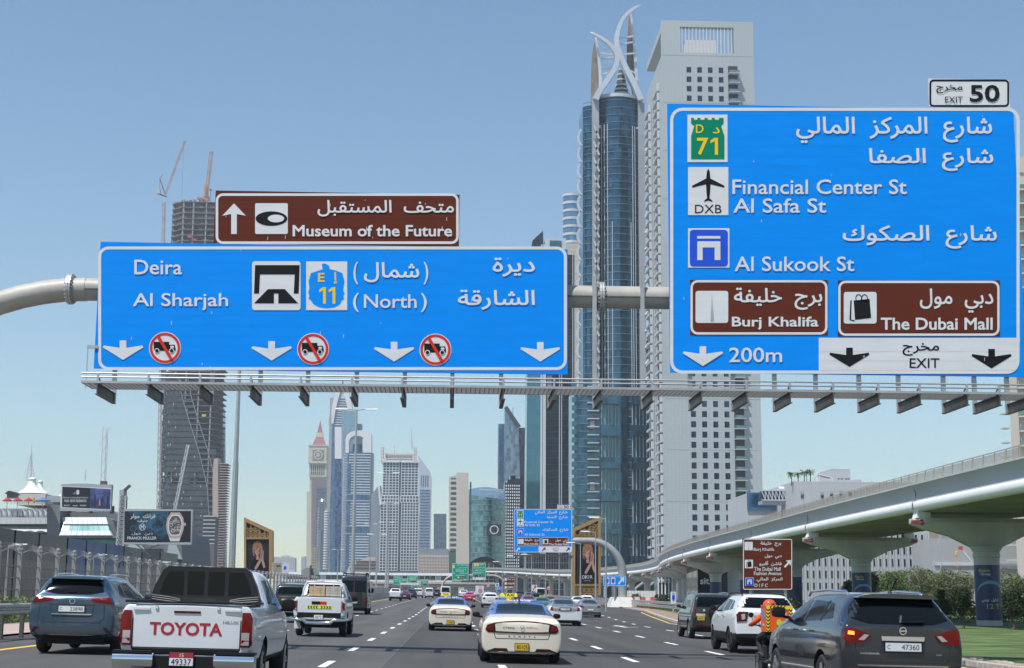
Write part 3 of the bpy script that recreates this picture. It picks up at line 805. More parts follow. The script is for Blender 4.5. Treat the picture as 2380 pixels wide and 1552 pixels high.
# green direction signs far ahead
def small_sign(Y,x0,y0,x1,y1,m,lab,lines=5,post=True,brown=True,white_foot=False,cat='road sign',name='direction_sign',grp=None,syms=()):
    r_=thing(name,lab,cat,group=grp);s=Sign(Y,(x0,y0),((x1-x0)/100.,(y1-y0)/100.),r_);r_.location=s.at(50,100)
    s.slab('panel',m,0,0,100,100,.12);s.ring('border',M_signw,rrect(1,1,99,99,4),rrect(3,3,97,97,3),1)
    return r_,s
def legs(r_,Y,xs,zt,w=.1,m=None):
    for x in xs:
        X=P(x,1370,Y).x;b=MB();b.box(X-w,Y+.15,gz(X,Y)-.1,X+w,Y+.15+2*w,zt);b.build('post',m or M_galv,r_)
YGR=420.0
def green_text(s,full=True):
    for t,bx in (('شارع المركز المالي',(28,5,95,16)),('المستوى الأرضي',(35,20,95,31)),('Financial Center St',(22,35,85,42)),('Ground Level',(22,44,70,50)),('شارع الصكوك',(45,54,95,63)),('Al Sukook St',(22,67,75,73))):
        s.text(t,M_signw,*bx,lay=3,bold=.02)
    s.flat('brown_panel',M_brown,[(30,76),(82,76),(82,88),(30,88)],2);s.flat('symbol',M_signw,[(33,77.5),(43,77.5),(43,86.5),(33,86.5)],3);s.text('دبي مول',M_signw,48,78,78,86,3,.03)
r1,s1=small_sign(YGR,1051,1309,1089,1349,M_green,'larger left one of the paired green signs before the metro station');green_text(s1);s1.flat('symbol',M_symyel,[(3,12),(15,12),(15,28),(3,28)],2);symbol(s1,'gate',4,52,16,66)
s1.flat('arrow',M_signw,darrow(15,91,28,97),2);s1.flat('arrow',M_signw,darrow(72,91,85,97),2)
r2,s2=small_sign(YGR,1098,1308,1129,1348,M_green,'narrower right one of the paired green signs, white strip at its foot')
for t,bx in (('مخرج',(55,4,88,16)),('شارع المركز المالي',(8,24,92,34)),('المستوى العلوي',(20,38,92,48)),('Financial Center St',(6,52,84,58)),('Upper Level',(6,61,62,66))):s2.text(t,M_signw,*bx,lay=3,bold=.02)
symbol(s2,'plane',12,4,28,20);s2.flat('symbol',M_symyel,[(32,4),(48,4),(48,20),(32,20)],2)
s2.flat('brown_panel',M_brown,[(16,70),(78,70),(78,82),(16,82)],2);s2.text('دبي مول',M_signw,40,72,74,80,3,.03)
s2.flat('white_panel',M_signw,[(3,85),(97,85),(97,97),(3,97)],2);s2.flat('arrow',M_ink,dgarrow(14,87,24,96),3);s2.flat('arrow',M_ink,dgarrow(80,87,90,96),3)
g3=thing('sign_gantry','thin grey arched gantry carrying the paired green signs','gantry')
xa,xb=P(1026,1370,YGR).x,P(1178,1370,YGR).x;zt=P(1090,1337,YGR+.5).z;zb3=gz(0,YGR)
pp=[(xa,YGR+.5,zb3)]+[(xa+4-4*cos(pi/2*k/8),YGR+.5,zt-4+4*sin(pi/2*k/8)) for k in range(9)]+[(xb-4+4*sin(pi/2*k/8),YGR+.5,zt-4+4*cos(pi/2*k/8)) for k in range(9)]+[(xb,YGR+.5,zb3)]
b=MB();b.tube(pp,.28,12);b.build('crossbeam',M_pipe,g3,smooth=True);b=MB();b.box(P(1050,1350,YGR).x,YGR-1,P(1050,1350,YGR).z-.25,P(1130,1350,YGR).x,YGR-.1,P(1050,1350,YGR).z);b.build('walkway',M_galv_d,g3)
YG4=560.0
labs=['tall green sign at the left end of the far gantry over the left lanes','low green sign with brown strip second from the left on the far gantry','larger green sign with pale emblem in the middle of the far gantry','separate green sign at the right of the far left gantry','tiny green sign hanging low behind the far left gantry']
for lb,bx,Yq in zip(labs,((914,1338.5,929,1359),(930,1344,947,1354.5),(947,1338.5,970.5,1354.5),(977.5,1346,995.5,1361.5),(958,1359.5,973,1364)),(YG4,YG4,YG4,YG4+20,YG4+120)):
    r_,s_=small_sign(Yq,*bx,M_green,lb)
    for t,b4 in (('شارع الصكوك',(20,8,90,26)),('Al Sukook St',(10,32,80,46)),('المركز المالي',(25,52,90,68))):s_.text(t,M_signw,*b4,lay=3,bold=.03)
    if lb!=labs[0]:s_.flat('brown_panel',M_brown,[(35,72),(85,72),(85,92),(35,92)],2)
g4=thing('sign_gantry','far thin gantry with a white walkway carrying three green signs over the left lanes','gantry')
pA,pB=P(930,1355,YG4),P(975,1355,YG4)
b=MB();b.box(pA.x,YG4-1,pA.z-.6,pB.x,YG4-.2,pA.z-.1);b.build('walkway',M_signw,g4)
for px in (930,956,976):X=P(px,1370,YG4).x;b=MB();b.box(X-.2,YG4+.2,1.2,X+.2,YG4+.6,P(px,1350,YG4).z);b.build('pole',M_galv,g4)
b=MB();b.box(pA.x-4,YG4+.2,pA.z+.8,pB.x+6,YG4+.6,pA.z+1.3);b.build('crossbeam',M_galv,g4)
# small roadside signs around the station
r_,s_=small_sign(330,1171,1342,1197,1371,M_brown,'far brown tourist sign with three lines beside the viaduct',name='tourist_sign')
for i,t in enumerate(('برج خليفة','The Dubai Mall','DIFC')):s_.text(t,M_signw,32,8+i*32,92,24+i*32,3,.03);s_.flat('symbol',M_signw,[(8,6+i*32),(26,6+i*32),(26,26+i*32),(8,26+i*32)],2)
legs(r_,330,(1175,1192),s_.rect[3])
r_,s_=small_sign(300,1105,1361,1124.5,1381,M_signw,'white roadside board with a red speed circle near the station',name='speed_sign')
s_.ring('symbol',M_red,ell(58,62,26,28,20),ell(58,62,17,19,20),2);s_.text('90',M_ink,46,52,70,72,3,.02);s_.text('أبطأ',M_symgreen,40,10,75,25,3,.03)
legs(r_,300,(1108,1121),s_.rect[1]+.3)
r_,s_=small_sign(320,1151,1364,1166,1371,M_blue,'tiny blue sign with white pictures beside the white speed board',name='parking_sign');s_.text('P',M_signw,60,15,80,85,3,.03);s_.flat('arrow',M_signw,[(10,20),(40,20),(40,80),(10,80)],2)
legs(r_,320,(1158,),s_.rect[3])
r_,s_=small_sign(318,1151,1355,1160,1363.5,M_signw,'tiny white pictogram sign above the small blue sign',name='parking_sign');s_.flat('symbol',M_dblue,[(30,20),(70,20),(70,80),(30,80)],2);legs(r_,318,(1154,),s_.rect[3])
for (x,y),lb,sp in (((1134.5,1361),'tiny round speed limit sign left of the white pictogram sign','60'),((1275,1367),'tiny round speed limit sign right of the pale green van','60')):
    r_=thing('speed_sign',lb,'road sign');s_=Sign(310,(x,y),(.05,.05),r_);r_.location=s_.at(0,80)
    b=MB();c=s_.at(0,0);b.lathe([(0,0),(.42,0),(.42,.06),(0,.06)],(c[0],310,c[2]),ax=(0,1,0),n=20);b.build('panel',M_signw,r_)
    s_.ring('symbol',M_red,ell(0,0,94,94,20),ell(0,0,66,66,20),1);s_.text(sp,M_ink,-45,-35,45,35,2,.02);legs(r_,310,(x,),c[2],.05)
r_,s_=small_sign(270,1236,1359,1248,1374,M_signw,'small white board with red diagonal arrow beside the pale green van',name='warning_sign');s_.flat('arrow',M_red,dgarrow(15,10,85,90),2);legs(r_,270,(1242,),s_.rect[1]+.2)
r_,s_=small_sign(150,1559,1375,1571.5,1403,M_signw,'small white board with a blue shield by the lawn left of the dark suv',name='parking_sign')
s_.flat('symbol',M_dblue,[(25,28),(75,28),(78,60),(50,85),(22,60)],2);s_.text('سالك',M_dblue,25,8,78,22,3,.03);legs(r_,150,(1565,),s_.rect[1]+.2,.06)
r_=thing('back_of_sign','dull grey back of a wedge shaped road sign on one post above the dark suv','road sign');c=P(722,1329,120)
b=MB();b.prism([(P(x,y,120).x,P(x,y,120).z) for x,y in ((700,1336),(700,1326),(712,1319),(735,1321),(742,1330),(742,1336))],(0,120,0),(1,0,0),(0,0,1),(0,.08,0));r_.location=(c.x,120,gz(c.x,120));b.build('panel',mat('sign_back_grey',(.25,.28,.27),.6),r_)
b=MB();b.box(c.x-.07,119.8,gz(c.x,120),c.x+.07,119.95,c.z+.5);b.build('post',M_galv_d,r_)
# ================================================================= metro viaduct
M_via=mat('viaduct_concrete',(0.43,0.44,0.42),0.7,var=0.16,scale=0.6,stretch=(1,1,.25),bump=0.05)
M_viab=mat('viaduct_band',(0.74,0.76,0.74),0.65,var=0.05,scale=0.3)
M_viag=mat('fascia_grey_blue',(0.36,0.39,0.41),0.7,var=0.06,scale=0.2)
M_trimv=mat('drain_grey',(.13,.13,.12),.7)
M_rail=mat('parapet_rail',(0.36,0.33,0.29),0.6)
M_grille=mat('parapet_grille',(0.30,0.27,0.24),0.7,alpha=1.0)
M_capred=mat('pier_end_red',(0.40,0.07,0.08),0.7,var=0.1)
VP=[(-40,36.6,0),(40,36.6,0),(70,36.5,0),(103,36.6,0),(137,37.1,0),(169,38.2,0),(201,39.0,0),(232,40.3,0),(262,42.2,0),(292,45.0,0),(325,49.0,.0),(360,52.0,.1),(400,53.8,.2),(450,53.4,.4),(500,50.5,.6),(560,45.5,1.2),(620,39.0,2.4),(700,30.0,4.2),(780,22.0,5.6),(860,14,6.0)]
def cat(tab,y,k):
    for i in range(len(tab)-1):
        if y<=tab[i+1][0] or i==len(tab)-2:
            a=tab[max(i-1,0)];b_=tab[i];c=tab[i+1];d=tab[min(i+2,len(tab)-1)]
            t=(y-b_[0])/(c[0]-b_[0]);h=c[0]-b_[0]
            m0=(c[k]-a[k])/(c[0]-a[0])*h if c[0]!=a[0] else 0;m1=(d[k]-b_[k])/(d[0]-b_[0])*h if d[0]!=b_[0] else 0
            return (2*t**3-3*t*t+1)*b_[k]+(t**3-2*t*t+t)*m0+(-2*t**3+3*t*t)*c[k]+(t**3-t*t)*m1
def vc(y): return Vector((cat(VP,y,1),y,cat(VP,y,2)))
def vn(y):
    d=(vc(y+1)-vc(y-1));d.z=0;d.normalize(); return Vector((d.y,-d.x,0))
via=thing('metro_viaduct','long pale concrete elevated metro track on piers curving in from the right','viaduct',(36.6,70,0))
pier_ys=[70,103,137,169,201,232,262,292,324,356,388,420,452,484,516,548,580,612,644,676,708,740,772,804]
def loft(prof,ys):
    b=MB();n=len(prof)
    for y in ys:
        c,nn=vc(y),vn(y)
        b.v+=[tuple(c+nn*t+Vector((0,0,z))) for t,z in prof]
    for i in range(len(ys)-1):
        for k in range(n-1):b.f.append((i*n+k,i*n+k+1,(i+1)*n+k+1,(i+1)*n+k))
        b.m+=[0]*(n-1)
    return b
outer=[(-4.97,9.22),(-4.84,9.02),(-4.72,8.75),(-4.66,8.45),(-4.68,8.22),(-4.74,8.10)]
segs=[-40,34]+pier_ys
for a,c in zip(segs,segs[1:]):
    n=max(2,int((c-a)/8));ys=[a+.03]+[a+(c-a)*k/n for k in range(1,n)]+[c-.03]
    for sgn in (-1,1):
        loft([(t*-sgn,z) for t,z in outer],ys).build('fascia',M_viag,via,smooth=True)
        loft([(s*-sgn,z) for s,z in ((-4.72,8.12),(-4.86,8.08),(-4.95,7.98),(-4.93,7.55),(-4.78,7.42),(-4.5,7.40))],ys).build('lower_band',M_viab,via,smooth=radians(50))
        loft([(s*-sgn,z) for s,z in ((-5.02,9.20),(-5.04,9.30),(-4.60,9.30),(-4.58,8.4))],ys).build('coping',M_viab,via)
    loft([(-4.5,7.40),(-3.4,7.30),(3.4,7.30),(4.5,7.40)],ys).build('soffit',mat('soffit_shaded_concrete',(.24,.235,.215),.85,var=.2,scale=.3),via)  # same concrete in a darker tone, shade under the deck put into the colour
    loft([(-4.4,8.1),(4.4,8.1)],ys).build('track_bed',M_conc,via)
    if c<300:
        c0,nn=vc(c),vn(c)
        b=MB();b.tube([tuple(c0+nn*t+Vector((0,0,z))) for t,z in ((-4.86,9.15),(-4.78,8.9),(-4.73,8.5),(-4.78,8.15),(-5.0,8.05),(-5.0,7.5))],.03,6);b.build('drain_pipe',M_trimv,via)
# railing: posts leaning back and grille panels
post=MB();post.bar((0,0,0),(0.10,0,0.72),.07,.09,up=(0,1,0));rp_me=post.mesh('rail_post',M_rail)
y=34.0;k=0
while y<800:
    st=1.9 if y<300 else 6
    for sgn in ((-1,) if y>150 else (-1,1)):
        c0,n0=vc(y),vn(y);c1,n1=vc(y+st),vn(y+st)
        p0=c0+n0*4.86*sgn+Vector((0,0,9.3));p1=c1+n1*4.86*sgn+Vector((0,0,9.3))
        if y<300:
            o=link('rail_post',rp_me,via);o.location=p0-via.location;o.rotation_euler=(0,0,0 if sgn<0 else pi)
            b=MB();ins=-sgn*n0
            q0=p0+ins*.02;q1=p1+ins*.02;t0=p0+ins*.09+Vector((0,0,.62));t1=p1+ins*.09+Vector((0,0,.62))
            d=(p1-p0)
            for f in range(1,9):b.bar(q0+d*f/9+Vector((0,0,.06)),t0+d*f/9,.012)
            for g_ in range(0,12):
                z_=.06+g_*.05;b.bar(q0+ins*.07*z_/.62+Vector((0,0,z_)),q1+ins*.07*z_/.62+Vector((0,0,z_)),.028,.02)
            b.build('grille',M_grille,via)
            b=MB();b.bar(p0+ins*.1+Vector((0,0,.72)),p1+ins*.1+Vector((0,0,.72)),.06);b.build('handrail',M_rail,via)
        else:
            b=MB();b.bar(p0+Vector((0,0,.35)),p1+Vector((0,0,.35)),.05,.7);b.build('grille',M_grille,via)
    y+=st
M_banner=mat('banner_navy',(0.012,0.03,0.11),0.35,var=0.3,scale=1.0)
M_bblue=mat('banner_glow',(0.10,0.26,0.45),0.4);M_bprint=mat('banner_white',(0.55,0.6,0.68),0.5);M_bgold=mat('banner_gold',(0.45,0.38,0.08),0.5)
cap_me={}
def pier(y,banner=None):
    c,nn=vc(y),vn(y);ang=atan2(nn.y,nn.x);zc_=c.z
    g0=gz(c.x,y)-0.3
    p=bpy.data.objects.new('pier',None);COL.objects.link(p);p.parent=via
    p.location=Vector((c.x,y,g0))-via.location;p.rotation_euler=(0,0,ang)
    h=zc_-g0
    key=round(h,2)
    R_=.86
    ct=5.05+h
    b=MB();b.lathe([(R_+.15,-.4),(R_+.15,.32),(R_,.34),(R_,ct-.75),(R_+.05,ct-.7),(R_+.05,ct-.45),(R_,ct-.4),(R_+.25,ct)],(0,0,0),n=28)
    b.build('column',M_via,p,smooth=radians(40),local=True)
# hammerhead
    top,tipb=6.95+h,6.42+h
    b=MB()
    sec=[(-5.25,.10,tipb+.12,top-.05),(-4.35,.80,tipb-.18,top),(-2.4,.95,5.72+h,top),(-1.05,1.0,ct,top),(1.05,1.0,ct,top),(2.4,.95,5.72+h,top),(4.35,.80,tipb-.22,top),(5.25,.10,tipb+.12,top-.05)]
    vs=[]
    for x,w,zb_,zt_ in sec:
        zm=zt_-.28
        vs+=[(x,-w*.55,zb_),(x,w*.55,zb_),(x,w,zm),(x,w*.86,zt_),(x,-w*.86,zt_),(x,-w,zm)]
    fs=[(i*6+k,i*6+(k+1)%6,(i+1)*6+(k+1)%6,(i+1)*6+k) for i in range(len(sec)-1) for k in range(6)]+[(5,4,3,2,1,0),tuple(42+k for k in range(6))]
    b.add(vs,fs);b.build('crosshead',M_via,p,local=True)
    for s in (-1,1):
        b=MB();b.add([(s*5.18,-.165,tipb+.22),(s*4.55,-.60,tipb+.02),(s*4.45,-.765,top-.42),(s*4.5,-.70,top-.12),(s*5.15,-.17,top-.14),(s*5.2,-.16,top-.3)],[(0,1,2,3,4,5)]);b.build('end_plate',M_capred,p,local=True)
        b.add([(x,-w*.5,tipb+.17),(x,w*.5,tipb+.17),(x,w,top-.33),(x,w*.8,top-.1),(x,-w*.8,top-.1),(x,-w,top-.33)],[(0,1,2,3,4,5)]);b.build('end_plate',M_capred,p,local=True)
        b=MB();b.hexa([(s*4.9,-.5,top),(s*3.9,-.5,top),(s*3.9,.5,top),(s*4.9,.5,top)],[(s*4.75,-.5,7.44+h),(s*3.9,-.5,7.44+h),(s*3.9,.5,7.44+h),(s*4.75,.5,7.44+h)]);b.build('bearing_block',M_viab,p,local=True)
    if banner:
        z0,z1=.75,ct-1.25
        b=MB();b.lathe([(R_+.012,z0),(R_+.012,z1)],(0,0,0),n=32);b.build('banner',M_banner,p,smooth=True,local=True,fix=False)
        if banner>1:
            toc=Vector((-c.x,-y,0));a0=atan2(toc.y,toc.x)-ang+.25
            hh=z1-z0
            def mp(u,v):a=a0+(u-.5)*1.9;r=R_+.02; return (r*cos(a),r*sin(a),z1-v*hh)
            for t,bx,m in (('Bank',(.02,.07,.52,.13),M_bgold),('Group',(.1,.14,.5,.2),M_bprint),('تداول يومي',(.1,.60,.8,.68),M_bprint),('12 T',(.3,.70,.85,.79),M_bgold)):
                put_text(t,'lettering',m,bx,mp,p,.02,local=True)
            arc=[(.5+.62*cos(a),.52+.24*sin(a)) for a in ramp(pi*1.0,pi*1.95,14)];arc2=[(.47+.6*cos(a),.56+.22*sin(a)) for a in ramp(pi*1.0,pi*1.95,14)]
            b=MB();b.add([mp(*q) for q in arc]+[mp(*q) for q in arc2],[(i,i+1,16+i,15+i) for i in range(14)]);b.build('emblem',M_bblue,p,local=True,fix=False)
for y in pier_ys:pier(y,{70:1,103:2,137:2,169:1,201:1,232:1}.get(y))

# ---- station shell
YS_=790.0
st=thing('metro_station','domed metro station shell with a dark glazed arch mouth at the end of the viaduct','station')
cx_=P(1125,1380,YS_).x;st.location=(cx_,YS_,1.3)
M_gold=mat('station_shell',(0.36,0.32,0.25),0.4,0.5,var=0.1,scale=.1);M_stg=glassmat('station_glass',(.03,.05,.06),(3,3,3),.4)
b=MB();nA,nB=24,14;vs=[]
for j in range(nB+1):
    t=j/nB;yy=-5+80*t;wd=13.0*(1-.45*t*t);hh=14.8*(1-.5*t*t)
    for i in range(nA+1):
        a=pi*i/nA;vs.append((cx_-wd*.92*cos(a),YS_+yy,6.5+hh*sin(a)))
b.add(vs,[(j*(nA+1)+i,j*(nA+1)+i+1,(j+1)*(nA+1)+i+1,(j+1)*(nA+1)+i) for j in range(nB) for i in range(nA)])
b.build('shell',M_gold,st,smooth=True)
b=MB();b.prism([(cx_-10.4*cos(a),6.5+12.6*sin(a)) for a in ramp(0,pi,20)],(0,YS_-3,0),(1,0,0),(0,0,1),(0,.5,0));b.build('glazing',M_stg,st)
b=MB()
for k in range(-3,4):b.bar((cx_+k*2.3,YS_-3.3,6.5),(cx_+k*2.3,YS_-3.3,6.5+12*sqrt(max(0,1-(k*2.3/9.9)**2))),.18)
for z_ in (9.5,12.5):b.box(cx_-7.6+(z_-9.5)*.3,YS_-3.35,z_,cx_+7.6-(z_-9.5)*.3,YS_-3.15,z_+.18)
b.build('mullion',M_viab,st)
b=MB();b.box(cx_-10,YS_-2,1,cx_+12,YS_+80,6.5);b.build('base',M_via,st)
# side legs of the concourse
fb=thing('footbridge','long grey glazed footbridge crossing the motorway left of the metro station','bridge',(P(900,1380,810).x,810,1.3))
xa,xb=P(655,1380,810).x,cx_-8
M_fb=mat('footbridge_roof',(.42,.46,.48),.45,.3,var=.1,scale=.05)
za,zc2=P(800,1351,810).z,P(800,1331,810).z
n=34
for k in range(n):
    a,c=xa+(xb-xa)*k/n,xa+(xb-xa)*(k+1)/n
    b=MB();b.box(a+.12,806,za+.8,c-.12,806.3,zc2-1.2);b.build('glazing',M_stg if k%7 else M_fb,fb)
    b=MB();b.prism([(806-1,zc2-1.2),(806.2,zc2-.3),(808,zc2+.2),(812,zc2+.2),(814,zc2-1.2)],(a+.05,0,0),(0,1,0),(0,0,1),(c-a-.1,0,0));b.build('roof_panel',M_fb,fb)
b=MB();b.box(xa,805.6,za,xb,814,za+.8);b.build('deck',M_viab,fb)
for px in (690,780,866,960,1040):
    X=P(px,1380,808).x;b=MB();b.box(X-1.2,808,.8,X+1.2,811,za);b.build('pillar',M_via,fb)
ob=thing('road_overpass','low brown road overpass beneath the footbridge behind the green signs','bridge',(P(960,1380,700).x,700,1.3))
za,zb_=P(960,1364,700).z,P(960,1357,700).z
xa,xb=P(866,1380,700).x,P(1150,1380,700).x
b=MB();b.box(xa,700,za,xb,712,zb_);b.build('deck',mat('overpass_brown',(.17,.13,.11),.9,var=.15),ob)
b=MB();b.box(xa,699.8,zb_,xb,700.1,zb_+.9);b.build('parapet',M_conc,ob)
for px in (880,940,1010,1060,1110):
    X=P(px,1380,700).x;b=MB();b.box(X-1,703,.8,X+1,706,za);b.build('pillar',M_conc,ob)
# ================================================================= buildings
def X_(px,Y,y=1380): return P(px,y,Y).x
def Z_(py,Y,x=1190): return P(x,py,Y).z
def bands(X0,X1,Y0,Y1,z0,z1,pitch,th,pr=.3):
    b=MB();z=z0
    while z<z1:b.box(X0-pr,Y0-pr,z,X1+pr,Y1,z+th);z+=pitch
    return b
def ribs(X0,X1,Y0,z0,z1,n,w=.3,pr=.3):
    b=MB()
    for k in range(n+1):
        x=X0+(X1-X0)*k/n;b.box(x-w/2,Y0-pr,z0,x+w/2,Y0+.1,z1)
    return b
def panelmat(name,col,cx=1.5,cz=1.0,lw=.05,line=.8):
    if name in MATS: return MATS[name]
    m=mat(name,col,.6,var=.05,scale=.03);n,l=m.node_tree.nodes,m.node_tree.links;b=n['Principled BSDF']
    src=b.inputs['Base Color'].links[0].from_socket
    tc=n.new('ShaderNodeTexCoord');sp=n.new('ShaderNodeSeparateXYZ');l.new(tc.outputs['Object'],sp.inputs[0])
    res=None
    for axis,c in (('X',cx),('Y',cx),('Z',cz)):
        d=n.new('ShaderNodeMath');d.operation='DIVIDE';d.inputs[1].default_value=c;l.new(sp.outputs[axis],d.inputs[0])
        f=n.new('ShaderNodeMath');f.operation='FRACT';l.new(d.outputs[0],f.inputs[0])
        q=n.new('ShaderNodeMath');q.operation='LESS_THAN';q.inputs[1].default_value=lw/c;l.new(f.outputs[0],q.inputs[0])
        if axis=='Y': continue
        if res is None:res=q.outputs[0]
        else:
            a=n.new('ShaderNodeMath');a.operation='MAXIMUM';l.new(res,a.inputs[0]);l.new(q.outputs[0],a.inputs[1]);res=a.outputs[0]
    mx=n.new('ShaderNodeMix');mx.data_type='RGBA';l.new(res,mx.inputs['Factor']);l.new(src,mx.inputs['A']);mx.inputs['B'].default_value=(*[v*line for v in col],1)
    l.new(mx.outputs['Result'],b.inputs['Base Color'])
    return m
def bld(name,lab,cat_,X,Y,z=1.2): return thing(name,lab,cat_,(X,Y,z))
M_wtower=panelmat('tower_cladding',(.375,.42,.43),1.6,1.05,.07,.72)
M_winb=glassmat('window_glass_blue',(.018,.028,.05),(3,3,2),.8,.06,.2)
M_glassd=glassmat('dark_teal_glass',(.038,.11,.16),(1.5,1.5,3.8),.45,.10,.75,line=(.10,.13,.15),linew=.07)
M_glasst=glassmat('teal_glass',(.05,.16,.20),(2.5,2.5,3.8),.15,.12,.6,line=(.05,.14,.17),linew=.06)
M_glassb=glassmat('blue_glass',(.05,.13,.26),(2,2,4),.4,.10,.7)
M_glassl=glassmat('pale_glass',(.22,.34,.42),(2,2,4),.2,.12,.6,line=(.3,.4,.45),linew=.1)
M_trimw=mat('tower_trim_white',(.48,.51,.53),.5,var=.05,scale=.1)
M_trimg=mat('tower_trim_grey',(.34,.37,.40),.5,.2,var=.08,scale=.1)
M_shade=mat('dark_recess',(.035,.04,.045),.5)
M_balg=glassmat('balcony_glass',(.18,.27,.27),(2,2,1),.3,.15,.3)

# ---------- white concrete tower
Yw=614.;Xl,Xr=X_(1550,Yw,1285),X_(1775.6,Yw,1285);Xl0=Xl
tw=bld('concrete_tower','tall pale grey tower with four columns of square windows behind the large blue sign','tower',(Xl+Xr)/2,Yw)
ztop=Z_(49,Yw,1640);zr0=P(1650,859.6+200*.277,Yw).z;zr1=P(1650,859.6+1240*.277,Yw).z;pit=(zr0-zr1)/12
D=52
zo0,zo1=Z_(123,Yw,1640),Z_(63,Yw,1640)
xo0,xo1=X_(1581,Yw,90),X_(1705,Yw,90)
Xr_t,Xl_t=Xr,Xl
b=MB();b.box(Xl,Yw,0.5,Xr,Yw+D,zo0-1.0)
b.box(Xl,Yw,zo0-1.0,xo0,Yw+3,ztop);b.box(xo1,Yw,zo0-1.0,Xr,Yw+3,ztop);b.box(xo0,Yw,zo1,xo1,Yw+3,ztop);b.box(xo0,Yw,zo0-1,xo1,Yw+3,zo0)
b.box(Xr-3,Yw+3,zo0-1,Xr,Yw+D,ztop-.5)
b.build('wall',M_wtower,tw)
b=MB();b.box(Xl+.1,Yw+3,ztop-4.5,xo0-1.5,Yw+D,ztop-1.2);b.build('roof',M_wtower,tw)
for k in range(15):
    x=xo0+(xo1-xo0)*(k+.5)/15;b=MB();b.box(x-.24,Yw+.25,zo0,x+.24,Yw+1.2,zo1);b.build('louvre',M_trimw,tw)
b=MB();b.box(xo0+4,Yw+9,zo0-1,xo1-6,Yw+16,zo1-2.5);b.build('roof_plant',M_signw,tw)
M_fr=mat('window_frame',(.30,.31,.32),.5)
wb=MB();ww,wh=5.1/2*.98,3.45
ww=(42*.277)/5.78*1.0;wh=52*.277/5.85
wb.box(-ww/2,-.02,0,ww/2,.12,wh);win_me=wb.mesh('window',M_winb)
fb_=MB();fb_.box(-.05,-.10,0,.05,-.021,wh);fb_.box(-ww/2,-.10,wh*.62,-.052,-.022,wh*.62+.08);fb_.box(.052,-.10,wh*.62,ww/2,-.022,wh*.62+.08)
cols=[X_(1320+c*.277,Yw,939) for c in (1052,1145,1238,1332)]
sur=MB();
for (a,c_,d,e_) in ((-ww/2-.12,-ww/2,0,wh),(ww/2,ww/2+.12,0,wh),(-ww/2-.12,ww/2+.12,wh,wh+.15),(-ww/2-.2,ww/2+.2,-.2,0)):sur.box(a,-.16,d,c_,.05,e_)
sur_me=sur.mesh('window_surround',M_trimw)
zmaxw=Z_(146,Yw,1640);z=zr1-3*pit;r_i=0
rows=[]
while z<zmaxw-1:rows.append(z);z+=pit
for zc_ in rows:
    for x in cols:
        o=link('window',win_me,tw);o.location=Vector((x,Yw-.02,zc_-wh/2))-tw.location
# tall grey panels under the top row of windows
b=MB()
for x in cols:b.box(x-ww/2,Yw-.1,zmaxw-13.2,x+ww/2,Yw+.1,zmaxw-13.2+.1)
xb0,xb1=X_(1320+1393*.277,Yw,939),X_(1320+1476*.277,Yw,939)
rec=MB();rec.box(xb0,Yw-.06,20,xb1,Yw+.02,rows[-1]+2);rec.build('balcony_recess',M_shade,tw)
bm_=MB();bm_.box(xb0-.1,-2.6,-.25,xb1+.6,0,.0);bal_me=bm_.mesh('balcony',M_trimw)
bg_=MB();bg_.box(xb0,-2.55,0,xb1+.5,-2.5,1.15);bg_me=bg_.mesh('balustrade',M_balg)
sw=MB();sw.box(xb1+.35,-2.4,0,xb1+.62,0,pit-.25);sw_me=sw.mesh('side_wall',M_trimw)
for zc_ in rows:
    o=link('balcony',bal_me,tw);o.location=Vector((0,Yw,zc_-wh/2-.5))-tw.location
    q=link('balustrade',bg_me,o)
zz=rows[0]-wh/2-.9
lb=MB()
while zz<zo0:lb.box(Xl-.03,Yw-.05,zz,Xr+.03,Yw+.1,zz+.16);zz+=pit*5
lb.build('band',M_trimg,tw)
# left flank: stacked balconies, glass strip
Yb0,Yb1=Yw+.2,Yw+D
def yat(px): return Xl*1.0*3552/(px-1050)
def flank(px0,px1): return sorted((min(max(Xl*3552/(px0-1050)*1.0,Yb0),Yb1),min(max(Xl*3552/(px1-1050),Yb0),Yb1)))
b=MB();b.box(Xl-.12,Yw+23,10,Xl+.05,Yw+35,zo0-14);b.build('glass_strip',M_winb,tw)
b=MB()
for yy in (Yw+23,Yw+29,Yw+35):b.box(Xl-.45,yy-.3,10,Xl-.121,yy+.3,zo0-14)
b.build('mullion',M_trimw,tw)
for (ya,yb_) in ((Yw+9,Yw+21),(Yw+38,Yw+50)):
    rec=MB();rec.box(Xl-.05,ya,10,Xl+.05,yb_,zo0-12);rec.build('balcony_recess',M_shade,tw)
    q_=MB();q_.box(-1.5,ya,-.25,-.06,yb_,.02);q_.box(-1.5,ya,.02,-1.4,yb_,.75);q_.box(-1.2,ya-.4,0.06,-.06,ya-.05,pit*.8);sb_me=q_.mesh('balcony',M_trimw)
    g_=MB()
    zc_=14
    while zc_<zo0-14:
        o=link('balcony',sb_me,tw);o.location=Vector((Xl,0,zc_))-tw.location;zc_+=pit

